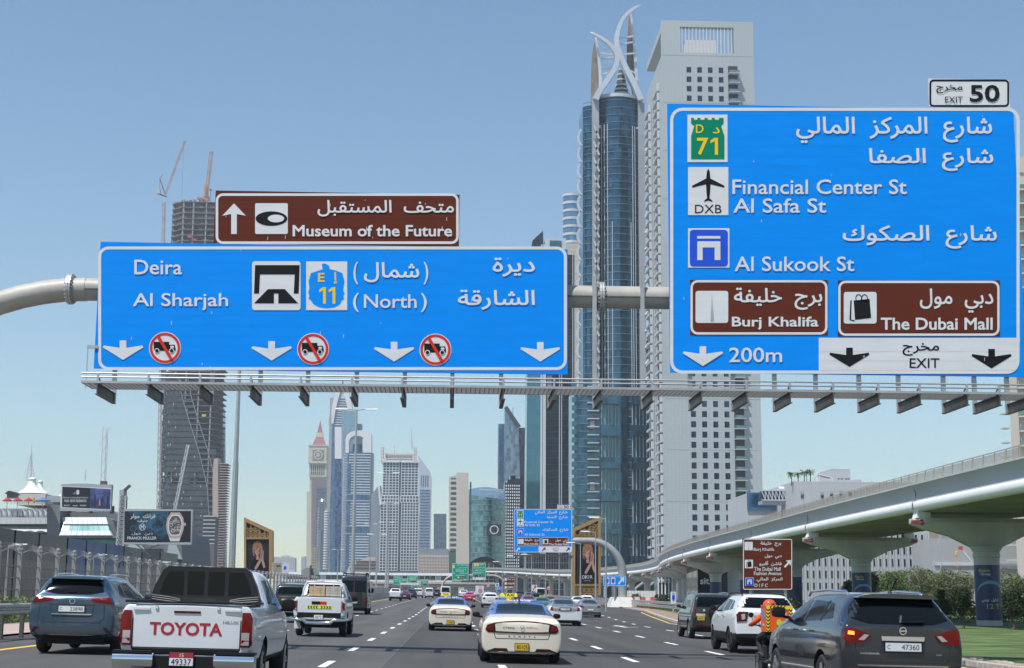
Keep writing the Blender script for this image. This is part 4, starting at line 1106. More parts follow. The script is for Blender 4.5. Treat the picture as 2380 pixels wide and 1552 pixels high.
# ---------- curved crown tower
Yc=700.
tc_=bld('crown_tower','dark blue glass tower topped by two curling white horns','tower',X_(1425,Yc),Yc)
def xc(p,y=600): return X_(p,Yc,y)
def zc3(p,x=1420): return Z_(p,Yc,x)
z_sh=zc3(232);z_pod=zc3(905)
x0,x1=xc(1357),xc(1483);cxm,rad=(xc(1372)+xc(1499))/2,1
def rounded(b,xa,xb,yf,depth,bow,z0,z1,n=16):
    pl=[(xa+(xb-xa)*k/n,yf-bow*(1-((2*k/n)-1)**2)) for k in range(n+1)]+[(xb,yf+depth),(xa,yf+depth)]
    b.prism(pl,(0,0,z0),(1,0,0),(0,1,0),(0,0,z1-z0)); return b
b=MB();rounded(b,xc(1392),xc(1485),Yc,26,5,0.5,z_sh);b.build('glass_bay',M_glassd,tc_,smooth=radians(20))
b=MB();rounded(b,xc(1356),xc(1392)+.3,Yc+3,22,3,0.5,z_sh-3);b.build('side_bay',M_glassd,tc_,smooth=radians(20))
fl=MB();z=z_pod
while z<z_sh:
    n=12
    for (xa,xb,yf,bow) in ((xc(1392),xc(1485),Yc,5),(xc(1356),xc(1392),Yc+3,3)):
        pl=[(xa+(xb-xa)*k/n,yf-.25-bow*(1-((2*k/n)-1)**2)) for k in range(n+1)]
        for p_,q_ in zip(pl,pl[1:]):fl.bar((*p_,z),(*q_,z),.3,.28)
    z+=3.7
o=fl.build('floor_band',mat('band_blue_grey',(.16,.24,.28),.3,.4),tc_);o['kind']='stuff'
for pxa,pxb,dz,yo in ((1376,1391,0,-4.5),(1484,1499,-2,-2.5)):
    b=MB();b.box(xc(pxa),Yc+yo,z_pod-8,xc(pxb),Yc+10,z_sh+dz);b.build('pier',M_trimg,tc_)
for k,(px,zt) in enumerate(((1398,293),(1404,293),(1411,293),(1476,296),(1470,296),(1421,520),(1465,520))):
    x=xc(px);f=(x-xc(1392))/(xc(1485)-xc(1392));yf=Yc-5*(1-(2*f-1)**2)
    b=MB();b.box(x-.16,yf-.5,z_pod,x+.16,yf+.3,zc3(zt));b.build('rib',M_trimw,tc_)
b=MB();b.box(xc(1392),Yc-1.2,zc3(300),xc(1411),Yc-.5,zc3(293));b.box(xc(1470),Yc-1.2,zc3(300),xc(1484),Yc-.5,zc3(296));b.build('lintel',M_trimw,tc_)
# crown: rim, rings, horns, fins
b=MB();rounded(b,xc(1385),xc(1490),Yc-.5,24,5.4,z_sh,z_sh+1.6);b.build('rim',M_trimw,tc_)
M_horn=mat('horn_white',(.58,.60,.63),.35,.35,var=.06,scale=.05)
def horn(pts,wd,dp,name='horn',y0=Yc-2,y1=None,m=None):
    P3=[Vector((xc(x,y),y0+(0 if y1 is None else (y1-y0)*i/(len(pts)-1)),zc3(y,x))) for i,(x,y) in enumerate(pts)]
# resample smoothly
    Q=[]
    for i in range(len(P3)-1):
        a,b_,c,d=P3[max(i-1,0)],P3[i],P3[i+1],P3[min(i+2,len(P3)-1)]
        for k in range(4):
            t=k/4;Q.append(.5*((2*b_)+(c-a)*t+(2*a-5*b_+4*c-d)*t*t+(3*b_-a-3*c+d)*t**3))
    Q.append(P3[-1]);n=len(Q);vs=[]
    for i,p in enumerate(Q):
        d=(Q[min(i+1,n-1)]-Q[max(i-1,0)]).normalized();s=d.cross(Vector((0,1,0))).normalized()
        f=(i/(n-1))**.5;w=(wd[0]+(wd[1]-wd[0])*f)/2;e_=(dp[0]+(dp[1]-dp[0])*f)/2
        vs+=[p+s*w+Vector((0,-e_,0)),p-s*w+Vector((0,-e_,0)),p-s*w+Vector((0,e_,0)),p+s*w+Vector((0,e_,0))]
    fs=[(i*4+k,i*4+(k+1)%4,(i+1)*4+(k+1)%4,(i+1)*4+k) for i in range(n-1) for k in range(4)]+[(0,1,2,3),tuple((n-1)*4+k for k in (3,2,1,0))]
    b=MB();b.add(vs,fs);b.build(name,m or M_horn,tc_)
horn([(1487,16),(1467,27),(1446,49),(1434,79),(1432,107),(1440,134),(1455,168),(1473,203),(1487,238)],(.5,2.9),(1,5))
horn([(1370,86),(1396,100),(1419,118),(1431,140),(1427,166),(1411,192),(1391,220),(1382,240)],(.5,2.9),(1,5),y0=Yc-6,y1=Yc-4)
horn([(1465,20),(1471,60),(1476,120),(1482,200),(1490,238)],(.5,1.6),(.6,3),'fin',y0=Yc+2)
horn([(1383,89),(1388,120),(1393,170),(1394,215)],(.4,1.4),(.6,3),'fin',y0=Yc-2)
M_leaf=mat('crown_mesh_brown',(.20,.16,.13),.7,var=.3,scale=.4)
b=MB();b.tri_fill([(xc(x,y),zc3(y,x)) for x,y in ((1382,92),(1376,130),(1374,180),(1373,238),(1390,238),(1392,180),(1387,120))],(0,Yc+.5,0),(1,0,0),(0,0,1),(0,.8,0));b.build('mesh_screen',M_leaf,tc_)
b=MB();b.tri_fill([(xc(x,y),zc3(y,x)) for x,y in ((1464,26),(1459,90),(1458,150),(1472,215),(1481,215),(1475,130),(1470,60))],(0,Yc+3,0),(1,0,0),(0,0,1),(0,.8,0));b.build('mesh_screen',M_leaf,tc_)
for (xa,ya,xb,yb_) in ((1437,91,1472,86),(1437,105,1470,100),(1445,128,1474,126),(1456,162,1476,172),(1394,125,1424,129),(1396,138,1430,134),(1396,163,1424,160),(1396,176,1420,168)):
    b=MB();b.bar((xc(xa,ya),Yc-1,zc3(ya,xa)),(xc(xb,yb_),Yc-1,zc3(yb_,xb)),.8);b.build('strut',M_horn,tc_)
for i,(yy,hw) in enumerate(((152,6),(164,9),(177,12),(190,15),(201,18),(211,22),(220,26))):
    b=MB();b.lathe([(hw/5.07-.5,-.35),(hw/5.07,-.35),(hw/5.07,.35),(hw/5.07-.5,.35)],(xc(1447,yy),Yc+6,zc3(yy,1447)),n=20);b.build('ring',M_trimw,tc_)
b=MB();b.lathe([(22/5.07,0),(5/5.07,zc3(150)-z_sh)],(xc(1447,200),Yc+6,z_sh),n=16);b.build('core',M_shade,tc_)
# crescents down the left edge and lattice on the left pier
for i in range(16):
    ya=300+i*38.0
    if ya>890: break
    pts=[(1352.5-ya*.006,ya),(1347-ya*.006,ya+12),(1347-ya*.006,ya+26),(1354-ya*.006,ya+40)]
    horn(pts,(.9,1.1),(1.5,1.5),'crescent',y0=Yc+1,m=M_horn)
    if i%1==0:
        s=1 if i%2 else -1
        for q_ in (-1,1):b=MB();b.bar((xc(1384-6*q_,ya),Yc-5.5,zc3(ya,1384)),(xc(1384+6*q_,ya),Yc-5.5,zc3(ya+30,1384)),.7,.9);b.build('lattice_bar',M_trimw if q_>0 else M_trimg,tc_)
        b=MB();b.bar((xc(1499,ya),Yc-3,zc3(ya+18,1500)),(xc(1507,ya),Yc-2,zc3(ya+6,1500)),1.2);b.build('strut',M_horn,tc_)
# podium block with stacked bays
b=MB();b.box(xc(1333,1100),Yc-4,0.5,xc(1518,1100),Yc+30,z_pod);b.build('lower_block',M_glassd,tc_)
b=MB();z=6
while z<z_pod:b.box(xc(1333,1100)-.3,Yc-4.3,z,xc(1518,1100)+.2,Yc-3.9,z+.35);z+=3.55
o=b.build('floor_band',MATS['band_blue_grey'],tc_);o['kind']='stuff'
per=P(1420,905,Yc).z-P(1420,905+73.8,Yc).z
M_fing=mat('fin_grey',(.40,.40,.38),.5)
for (pa,pb) in ((1391,1436),(1461,1507)):
    z=zc3(918)
    while z>8:
        b=MB();b.box(xc(pa),Yc-9.5,z-5.2,xc(pb),Yc-4.1,z);b.build('bay_band',M_glassd,tc_)
        b=MB();n=6
        for k in range(n):x=xc(pa+3)+(xc(pb-3)-xc(pa+3))*k/(n-1);b.box(x-.17,Yc-6.4,z-per,x+.17,Yc-5.8,z-5.2)
        b.build('fin',M_fing,tc_)
        b=MB();b.box(xc(pa+2),Yc-5.6,z-per,xc(pb-2),Yc-4.35,z-5.2);b.build('bay_glazing',M_glasst,tc_)
        z-=per
z=z_pod
while z>6:
    b=MB();b.box(xc(1362),Yc-8,z,xc(1388),Yc-3.8,z+.45);b.build('balcony',M_trimw,tc_)
    b=MB();b.box(xc(1333)-1.2,Yc-5.5,z+.6,xc(1338),Yc-4.1,z+2.9);b.build('window_box',M_glasst,tc_)
    z-=per/4
for yy in (1000,1142,1285):
    b=MB();b.box(xc(1368),Yc-7,zc3(yy+0),xc(1378),Yc-3.9,zc3(yy-18));b.build('column',M_fing,tc_)
b=MB();b.box(xc(1513,1100),Yc+6,0.5,xc(1535,1100),Yc+18,zc3(780));b.build('rear_block',M_glassd,tc_)

# ---------- dark teal tower behind the wide sign
Yt=900.
tt=bld('teal_tower','dark teal glass tower with pale vertical rib between the wide sign and crown tower','tower',X_(1275,Yt),Yt)
def xt(p,y=1100): return X_(p,Yt,y)
zt=Z_(572,Yt,1260)
b=MB();b.hexa([(xt(1224),Yt+6,.5),(xt(1256),Yt,.5),(xt(1256),Yt+30,.5),(xt(1224),Yt+30,.5)],[(xt(1226),Yt+6,zt),(xt(1257),Yt,zt),(xt(1257),Yt+30,zt),(xt(1226),Yt+30,zt)]);b.build('side_glass',M_glasst,tt)
M_glassk=glassmat('near_black_glass',(.018,.028,.038),(1.6,1.6,3.8),.6,.12,.6)
b=MB();b.box(xt(1266)+.2,Yt+.5,.5,xt(1335),Yt+34,zt-5);b.build('front_glass',M_glassk,tt)
b=MB();z=5
while z<zt-6:b.box(xt(1266),Yt+.2,z,xt(1336),Yt+.55,z+.2);z+=3.9
o=b.build('floor_band',mat('black_band',(.05,.06,.07),.4,.3),tt);o['kind']='stuff'
for a,c in ((1255.5,1258.5),(1261,1268)):
    b=MB();b.box(xt(a),Yt-1.2,.5,xt(c),Yt+3,zt+1);b.build('rib',M_trimw,tt)
for a in (1300,1305,1331):b=MB();b.box(xt(a)-.3,Yt-.4,.5,xt(a)+.3,Yt+1,zt-5);b.build('rib',M_trimg,tt)
b=MB();b.prism([(X_(x,Yt,y),Z_(y,Yt,x)) for x,y in ((1237,572),(1239,552),(1264,529),(1265,572))],(0,Yt+8,0),(1,0,0),(0,0,1),(0,12,0));b.build('slanted_roof',M_glassk,tt)
b=MB();b.box(X_(1268,Yt,560),Yt+2,zt-3,X_(1316,Yt,560),Yt+25,Z_(550,Yt));b.build('roof_frame',M_trimw,tt)
b=MB();b.box(X_(1278,Yt,560),Yt+1.4,zt-2,X_(1305,Yt,560),Yt+2.1,Z_(556,Yt));b.build('roof_glass',M_glasst,tt)
# ---------- banded cylinder tower
Yy=1300.
tb=bld('cylinder_tower','round blue glass tower with white bands above a beige block left of the crown tower','tower',X_(1332,Yy,500),Yy)
cx0=X_(1331,Yy,500);r0=(X_(1352,Yy,500)-X_(1310,Yy,500))/2;za,zb_=Z_(568,Yy,1330),Z_(449,Yy,1330)
b=MB();b.lathe([(r0,0),(r0,zb_-za),(0,zb_-za)],(cx0,Yy+r0,za),n=32);b.build('drum',glassmat('drum_glass',(.12,.24,.36),(3,3,20),.3,.1,.6),tb,smooth=radians(40))
for k in range(7):
    z=za+(zb_-za)*(k+.25)/6.5;b=MB();b.lathe([(r0-.1,0),(r0+.5,0),(r0+.5,2.2),(r0-.1,2.2)],(cx0,Yy+r0,z),n=32);b.build('band',M_trimw,tb,smooth=radians(40))
b=MB();b.box(X_(1305,Yy,650),Yy-4,.5,X_(1362,Yy,650),Yy+30,za);b.build('block',panelmat('beige_bands',(.45,.39,.33),40,4,.5,.8),tb)

# ---------- pair of glass towers left of the teal tower
Yq=1400.
tq=bld('slanted_glass_tower','pale blue glass tower with a slanted roof edge left of the teal tower','tower',X_(1200,Yq),Yq)
def pr(pts,Y,d):b=MB();b.prism([(X_(x,Y,y),max(.3,Z_(y,Y,x))) for x,y in pts],(0,Y,0),(1,0,0),(0,0,1),(0,d,0)); return b
pr([(1174,1390),(1173,946),(1176,946),(1222,1030),(1222,1390)],Yq,30).build('glass_block',M_glassl,tq)
b=MB();a,c=(1176,946),(1212,994)
b.bar((X_(1175,Yq,946),Yq-.5,Z_(946,Yq)),(X_(1207,Yq,993),Yq-.5,Z_(993,Yq)),3,3.5);b.build('roof_edge',M_shade,tq)
pr([(1205,994),(1221,994),(1221,1320),(1216,1320)],Yq-2,20).build('side_block',M_glassk,tq)
b=MB();b.bar((X_(1191,Yq,960),Yq,Z_(965,Yq)),(X_(1193,Yq,945),Yq,Z_(945,Yq)),.8);b.build('roof_crane',M_trimg,tq)
tq2=bld('glass_slab_tower','darker narrow glass slab standing directly left of the slanted glass tower','tower',X_(1165,1450),1450)
pr([(1156,1390),(1158.5,985),(1175,985),(1175,1390)],1450,30).build('glass_block',glassmat('steel_glass',(.09,.16,.22),(3,3,4),.2,.12,.6),tq2)
pr([(1159,1060),(1166,987),(1175,987),(1175,1200)],1449,1.2).build('facet',M_glassb,tq2)
Yd=1100.
td=bld('dotted_tower','dark tower dotted with small white window surrounds beside the pale slanted tower','tower',X_(1197,Yd),Yd)
pr([(1173,1390),(1173,1122),(1179,1122),(1179,1114),(1186,1114),(1186,1105),(1198,1105),(1198,1112),(1208,1112),(1208,1106),(1222,1106),(1222,1390)],Yd,24).build('block',M_glassk,td)
b=MB()
for i in range(9):
    for j in range(27):
        x=X_(1176+i*5.0,Yd,1200);z=Z_(1318-j*7.2,Yd)
        if x<X_(1208,Yd,1200):b.box(x-.4,Yd-.15,z,x+.4,Yd,z+1.25)
o=b.build('window_surround',M_signw,td);o['kind']='stuff'

# ---------- round glass office with a ring screen
Yr_=950.
tr=bld('round_office','round teal glass office block with sloping roof and a black screen showing a white ring','office block',X_(1127,Yr_),Yr_)
xa,xb=X_(1079,Yr_),X_(1176,Yr_);n=26
pl=[(xa+(xb-xa)*k/n,Yr_+14*((2*k/n)-1)**2) for k in range(n+1)]
zf= lambda k:Z_(1145-6*sin(pi*min(1,k/n*1.15)),Yr_);
vs=[]
for k,(x,y) in enumerate(pl):
    zt_=Z_(1146+12*sin(pi*k/n*.62),Yr_);vs+=[(x,y,.5),(x,y,zt_)]
b=MB();b.add(vs,[(2*k,2*k+2,2*k+3,2*k+1) for k in range(n)])
M_rg=glassmat('round_glass',(.10,.23,.25),(1.6,40,3.3),.5,.14,.5,line=(.2,.3,.3),linew=.15)
b.build('glass_wall',M_rg,tr,smooth=True)
top=[(x,y,vs[2*k+1][2]) for k,(x,y) in enumerate(pl)];back=[(xa+(xb-xa)*(1-k/n),Yr_+30-8*((2*k/n)-1)**2,Z_(1140-10*sin(pi*k/n),Yr_+20)) for k in range(n+1)]
b=MB();b.add(top+back,[tuple(range(2*n+2))]);b.build('roof',M_glassl,tr,fix=False)
b=MB()
for k in range(2,14):x=X_(1105+k*5,Yr_);b.box(x-.15,Yr_+22,Z_(1146,Yr_),x+.15,Yr_+24,Z_(1133,Yr_))
b.box(X_(1113,Yr_),Yr_+22,Z_(1134,Yr_),X_(1174,Yr_),Yr_+24,Z_(1132,Yr_));b.build('roof_screen',M_trimw,tr)
b=MB()
z=5
while z<Z_(1160,Yr_):
    for k in range(n):b.bar((pl[k][0],pl[k][1]-.2,z),(pl[k+1][0],pl[k+1][1]-.2,z),.15,.35)
    z+=3.3
o=b.build('floor_band',mat('round_band',(.16,.24,.24),.4),tr);o['kind']='stuff'
xs0,xs1,zs0,zs1=X_(1132,Yr_,1230),X_(1164.5,Yr_,1230),Z_(1245,Yr_),Z_(1219,Yr_)
b=MB();b.box(xs0,Yr_-3.5,zs0,xs1,Yr_-.5,zs1);b.build('screen',mat('screen_black',(.02,.022,.03),.3),tr)
cxs,czs=(xs0+xs1)/2,(zs0+zs1)/2;b=MB();b.lathe([(2.15,0),(2.75,0),(2.75,.1),(2.15,.1)],(cxs,Yr_-3.62,czs),ax=(0,1,0),n=32);b.build('ring_logo',M_signw,tr)
# ---------- beige slab with balconies
Ye=880.
te=bld('beige_slab','beige slab block with balconies on its left side before the round glass office','office block',X_(1067,Ye),Ye)
M_bei=panelmat('beige_render',(.50,.46,.40),30,12,.15,.9)
pr([(1061,1390),(1060.5,1098.5),(1089,1098.5),(1091,1390)],Ye,18).build('wall',M_bei,te)
pr([(1043,1280),(1043,1108),(1052,1106),(1060,1104),(1060,1280)],Ye+4,14).build('side_wall',M_bei,te)
pr([(1043,1390),(1043,1280),(1060,1280),(1060,1390)],Ye+3,14).build('base',mat('green_glass',(.07,.15,.13),.2,.4),te)
b=MB()
for j in range(14):
    z=Z_(1276-j*12,Ye);b.box(X_(1043.5,Ye),Ye+2.2,z,X_(1059,Ye),Ye+4,z+1.2);
b.build('balcony',M_bei,te);b=MB()
for j in range(14):z=Z_(1276-j*12,Ye);b.box(X_(1044,Ye),Ye+3.5,z+1.25,X_(1059,Ye),Ye+3.95,z+2.3)
b.build('window',M_glasst,te)
b=MB();b.box(X_(1089,Ye),Ye+3,10,X_(1093,Ye),Ye+16,Z_(1120,Ye));b.build('side_glass',M_glasst,te)
# ---------- low columned building, grey slab, faint triangular tower
Yk=1300.
tk=bld('columned_block','low beige building with rows of columns and a grey roof beyond the green signs','office block',X_(1006,Yk),Yk)
b=MB();b.box(X_(972,Yk),Yk,.5,X_(1042,Yk),Yk+30,Z_(1293,Yk));b.build('wall',M_shade,tk)
b=MB()
for k in range(20):x=X_(972.5+k*3.63,Yk);b.box(x-.42,Yk-.7,.5,x+.42,Yk,Z_(1295,Yk))
for j in range(5):z=Z_(1326-j*7.2,Yk);b.box(X_(972,Yk),Yk-.5,z,X_(1042,Yk),Yk-.05,z+.9)
b.box(X_(971,Yk),Yk-.8,Z_(1296,Yk),X_(1043,Yk),Yk-.01,Z_(1292,Yk));o=b.build('column',mat('pink_stone',(.50,.42,.37),.8),tk);o['kind']='stuff'
b=MB();b.box(X_(972,Yk),Yk,Z_(1292,Yk),X_(1042,Yk),Yk+28,Z_(1277,Yk));b.build('roof',mat('roof_grey',(.22,.25,.28),.7),tk)
tg=bld('grey_slab','plain blue grey slab tower above the low columned building','tower',X_(1022,2200),2200)
pr([(1008,1390),(1008,1194),(1037.5,1194),(1037.5,1390)],2200,30).build('glass_block',glassmat('slab_glass',(.07,.10,.14),(3,3,4),.25,.2,.3),tg)
Yf=2350.
tf=bld('triangular_tower','faint pale tower with triangular sloping top right of the white grid tower','tower',X_(988,Yf),Yf)
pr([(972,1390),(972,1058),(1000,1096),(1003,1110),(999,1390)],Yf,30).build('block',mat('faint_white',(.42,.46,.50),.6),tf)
b=MB()
for j in range(24):z=Z_(1300-j*6.8,Yf);b.box(X_(972,Yf),Yf-.6,z,X_(996,Yf),Yf,z+2.2)
for k in range(4):x=X_(979+k*5,Yf,1120);b.box(x-.5,Yf-.6,Z_(1133,Yf),x+.9,Yf,Z_(1107,Yf))
b.build('window',M_glassb,tf)
pr([(985,1134),(985,1110),(985.5,1134)],Yf-1,1)

# ---------- white grid tower
Yg_=1350.
tgd=bld('grid_tower','tower covered with a white square grid over dark glass, two raised corner fins','tower',X_(928,Yg_),Yg_)
def xg(p,y=1200): return X_(p,Yg_,y)
def zg(y): return Z_(y,Yg_,928)
M_gridg=glassmat('grid_glass',(.045,.075,.10),(2.55,2.55,2.55),.35,.12,.5)
M_gridw=mat('grid_white',(.62,.65,.68),.5)
b=MB();b.box(xg(882,1300),Yg_,.5,xg(972,1300),Yg_+30,zg(1152));b.box(xg(887.5),Yg_+1,zg(1152),xg(970.5),Yg_+28,zg(1073));b.build('glass_block',M_gridg,tgd)
b=MB()
def grid(b,xa,xb,za,zb_,nx,nz,Yf_,w=.55,skip=()):
    for k in range(nx+1):
        x=xa+(xb-xa)*k/nx;b.box(x-w/2,Yf_-.45,za,x+w/2,Yf_-.02,zb_)
    for k in range(nz+1):
        z=za+(zb_-za)*k/nz;b.box(xa,Yf_-.40,z-w/2,xb,Yf_-.05,z+w/2)
grid(b,xg(883.5,1250),xg(925,1250),zg(1326),zg(1167),6,24,Yg_);grid(b,xg(932,1250),xg(971.5,1250),zg(1326),zg(1167),6,24,Yg_)
grid(b,xg(888),xg(925),zg(1151),zg(1075),5,12,Yg_+1);grid(b,xg(931),xg(970),zg(1151),zg(1075),5,12,Yg_+1)
o=b.build('mullion_grid',M_gridw,tgd);o['kind']='stuff'
b=MB()
for (xa_,xb_,za_,zb2) in ((886,926,1167,1152),(930,972,1167,1152),(888,926,1074,1066),(930,971,1074,1066)):
    grid(b,xg(xa_),xg(xb_),zg(za_),zg(zb2),6,2,Yg_-.4,.7)
b.build('shoulder_grid',M_signw,tgd)
for xa_,xb_ in ((884.5,893.5),(960.5,969.5)):
    b=MB();b.box(xg(xa_,1060)+.8,Yg_+.8,zg(1075),xg(xb_,1060)-.8,Yg_+26,zg(1040));b.build('corner_glass',M_gridg,tgd)
    b=MB();grid(b,xg(xa_,1060),xg(xb_,1060),zg(1075),zg(1038),2,5,Yg_,.9);b.build('corner_fin',M_signw,tgd)
b=MB()
for k in range(14):x=xg(897+k*4.8,1060);b.box(x-.45,Yg_+2,zg(1066),x+.45,Yg_+3,zg(1053))
b.box(xg(894),Yg_+3.2,zg(1066),xg(961),Yg_+20,zg(1056));b.build('roof_screen',M_bei,tgd)
for px,y0_,y1_ in ((956,1040,993),(958.5,1040,1022),(916.5,1053,1034)):b=MB();b.bar((xg(px,1040),Yg_+6,zg(y0_)),(xg(px,1010),Yg_+6,zg(y1_)),.7);b.build('antenna',M_trimw,tgd)
pr([(863,1390),(863,1150),(880,1128),(884,1128),(884,1390)],Yg_+6,26).build('wing',mat('wing_grey',(.26,.30,.35),.5,.2),tgd)
b=MB();b.bar((xg(880.5,1130),Yg_-.5,zg(1128)),(xg(884.5,1170),Yg_-.5,zg(1174)),1.8);b.build('wing_edge',M_signw,tgd)
# ---------- arched top tower
Ya=1700.
ta=bld('arch_top_tower','blue tower with white floor bands and a white arched top','tower',X_(830,Ya),Ya)
def xa_(p,y=1200): return X_(p,Ya,y)
def za_(y): return Z_(y,Ya,830)
b=MB();b.box(xa_(806),Ya,.5,xa_(857),Ya+30,za_(1050));b.build('glass_block',M_glassb,ta)
b=MB();b.box(xa_(794),Ya+3,.5,xa_(806),Ya+26,za_(1062));b.box(xa_(857),Ya+3,.5,xa_(864),Ya+26,za_(1052));b.build('side_wall',mat('tower_side',(.36,.42,.50),.5),ta)
b=MB();j=0;y_=1055
while y_<1325:
    if not (1146<y_<1162 or 1222<y_<1240):b.box(xa_(808+(6 if y_>1080 else 0)),Ya-1.2,za_(y_+2.6),xa_(859),Ya,za_(y_))
    b.box(xa_(795),Ya+1.6,za_(y_+2),xa_(803+(j%2)*2),Ya+3,za_(y_));y_+=6.35;j+=1
o=b.build('floor_band',M_trimw,ta);o['kind']='stuff'
for y_ in (1148,1163,1222,1240):b=MB();b.box(xa_(799),Ya-1.5,za_(y_+1.2),xa_(860),Ya,za_(y_));b.build('cornice',M_trimw,ta)
arch=[(803,1052),(803,1022),(806,1011),(815,1004),(828,1000.5),(842,1000),(855,1003),(863,1008),(863,1052),(844,1052),(844,1017),(836,1013),(824,1012),(814,1018),(811,1026),(811,1052)]
b=MB();b.tri_fill([(X_(x,Ya,y),Z_(y,Ya,x)) for x,y in arch],(0,Ya-1,0),(1,0,0),(0,0,1),(0,26,0));b.build('arch',mat('arch_white',(.66,.67,.68),.5),ta)
b=MB();b.lathe([(X_(842,Ya)-X_(830.5,Ya),0),(X_(842,Ya)-X_(830.5,Ya),za_(1030)-za_(1048)),(0,za_(1027)-za_(1048))],(xa_(829,1040),Ya+12,za_(1048)),n=20);b.build('drum',M_glassb,ta,smooth=radians(40))
# ---------- tall ogive tower, its neighbours
Yo=2300.
to=bld('ogive_tower','tallest far tower with white leaf shaped shells closing to a point','tower',X_(790,Yo),Yo)
def xo(p,y=1000): return X_(p,Yo,y)
def zo(y): return Z_(y,Yo,790)
b=MB();b.box(xo(763,1150),Yo,.5,xo(795,1150),Yo+40,zo(986));b.build('glass_block',M_glassb,to)
b=MB();b.box(xo(761,1150),Yo-1,.5,xo(768,1150),Yo+40,zo(925));b.build('stone_edge',mat('stone_grey',(.30,.28,.26),.7),to)
b=MB();b.box(xo(772,950),Yo+2,zo(990),xo(812,950),Yo+36,zo(925));b.build('upper_block',M_glassb,to)
b=MB()
for j in range(16):y_=988-j*5.6;hw=1.0*(1-((988-y_)/100.)**2*.8);b.box(xo(793-17*hw,950),Yo-.5,zo(y_),xo(793+16*hw,950),Yo+1.8,zo(y_-2.4))
o=b.build('floor_band',M_trimw,to);o['kind']='stuff'
for pts in ([(771,985),(771,950),(777,920),(788,898),(798,884),(799,894),(791,912),(783,940),(778,965),(775,985)],[(797,884),(808,905),(816,930),(820,960),(818,985),(812,985),(808,950),(800,915),(794,897)]):
    b=MB();b.tri_fill([(X_(x,Yo,y),Z_(y,Yo,x)) for x,y in pts],(0,Yo-3,0),(1,0,0),(0,0,1),(0,30,0));b.build('shell',mat('arch_white',(.6,.6,.6)),to)
b=MB();b.bar((xo(787,870),Yo+5,zo(900)),(xo(787,850),Yo+5,zo(862)),1.2);b.build('spire',M_trimw,to)
b=MB()
for j in range(9):y_=985-j*10;x=762+j*1.9;b.bar((xo(x,y_),Yo+8,zo(y_)),(xo(x+1.9,y_-10),Yo+8,zo(y_-10)),.9);b.bar((xo(x+4,y_),Yo+8,zo(y_)),(xo(x,y_),Yo+8,zo(y_)),.6);b.bar((xo(x+4,y_),Yo+8,zo(y_)),(xo(x+6,y_-10),Yo+8,zo(y_-10)),.9)
b.build('scaffold',mat('scaffold_tan',(.5,.42,.34),.8),to)
t5=bld('glass_slab_tower','pale sky coloured glass slab right of the ogive tower, behind the lamp head','tower',X_(812,2150),2150)
pr([(795,1390),(794.5,952),(829,956),(829,1390)],2150,30).build('glass_block',M_glassl,t5);pr([(829,1390),(829,985),(841,985),(841,1390)],2160,20).build('side_block',mat('slab_side',(.2,.27,.33),.5),t5)
t6=bld('glass_slab_tower','slim blue slab with a plain white block on top below the ogive tower','tower',X_(786,2000),2000)
pr([(778,1390),(778,1066),(793.5,1066),(794,1390)],2000,25).build('glass_block',M_glassb,t6);pr([(778,1066),(778,992),(793.5,992),(793.5,1066)],1999,25).build('white_block',MATS['arch_white'],t6)
# ---------- clock tower
Yk2=2500.
tk2=bld('clock_tower','cream clock tower with a red pointed roof','clock tower',X_(738,Yk2),Yk2)
def xk(p,y=1150): return X_(p,Yk2,y)
def zk(y): return Z_(y,Yk2,738)
M_cream=mat('cream_stone',(.50,.48,.36),.8,var=.05,scale=.05);M_mauve=mat('mauve_stone',(.17,.13,.13),.8);M_rroof=mat('red_roof',(.30,.09,.10),.7)
pr([(711,1390),(713,1142),(719,1142),(720,1108),(758,1108),(760,1390)],Yk2,40).build('shaft',M_cream,tk2)
pr([(723,1390),(724,1112),(757,1112),(757,1390)],Yk2-1,1.2).build('inset',M_mauve,tk2)
b=MB()
for i in range(5):
    for j in range(20):x=xk(735+i*4.8,1180);z=zk(1290-j*8);b.box(x,Yk2-1.6,z,x+2.4,Yk2-1,z+3.2)
o=b.build('window',M_glassb,tk2);o['kind']='stuff'
b=MB();b.box(xk(718.5,1090),Yk2-2,zk(1108),xk(759,1090),Yk2+40,zk(1075));b.build('colonnade',M_cream,tk2)
b=MB()
for i in range(7):
    for y0_,y1_ in ((1104,1096),(1094,1080)):x=xk(723+i*4.8,1090);b.box(x,Yk2-2.5,zk(y0_),x+1.7,Yk2-2,zk(y1_))
b.build('opening',M_shade,tk2)
b=MB();b.box(xk(717.5,1055),Yk2-4,zk(1075),xk(759.5,1055),Yk2+34,zk(1036));b.box(xk(716.5,1075),Yk2-5,zk(1077),xk(760.5,1075),Yk2+35,zk(1074));b.box(xk(716.5,1036),Yk2-5,zk(1037),xk(760.5,1036),Yk2+35,zk(1034));b.build('clock_block',M_cream,tk2)
cxk,czk=xk(740,1058),zk(1058)
b=MB();b.box(cxk-9.5,Yk2-4.5,czk-8.8,cxk+9.5,Yk2-4,czk+8.8);b.build('clock_surround',mat('stone_shadow',(.22,.21,.18),.8),tk2)
b=MB();b.lathe([(5.6,0),(7.4,0),(7.4,.4),(5.6,.4)],(cxk,Yk2-5,czk),ax=(0,1,0),n=24)
for a in ramp(0,pi,4)[:-1]:b.bar((cxk-9*cos(a),Yk2-4.8,czk-8.5*sin(a)),(cxk+9*cos(a),Yk2-4.8,czk+8.5*sin(a)),.5)
b.build('clock_frame',M_cream,tk2)
b=MB();b.lathe([(0,0),(3.6,0),(3.6,.4),(0,.4)],(cxk,Yk2-5.5,czk),ax=(0,1,0),n=20);b.build('clock_face',mat('clock_dial',(.35,.42,.42),.4),tk2)
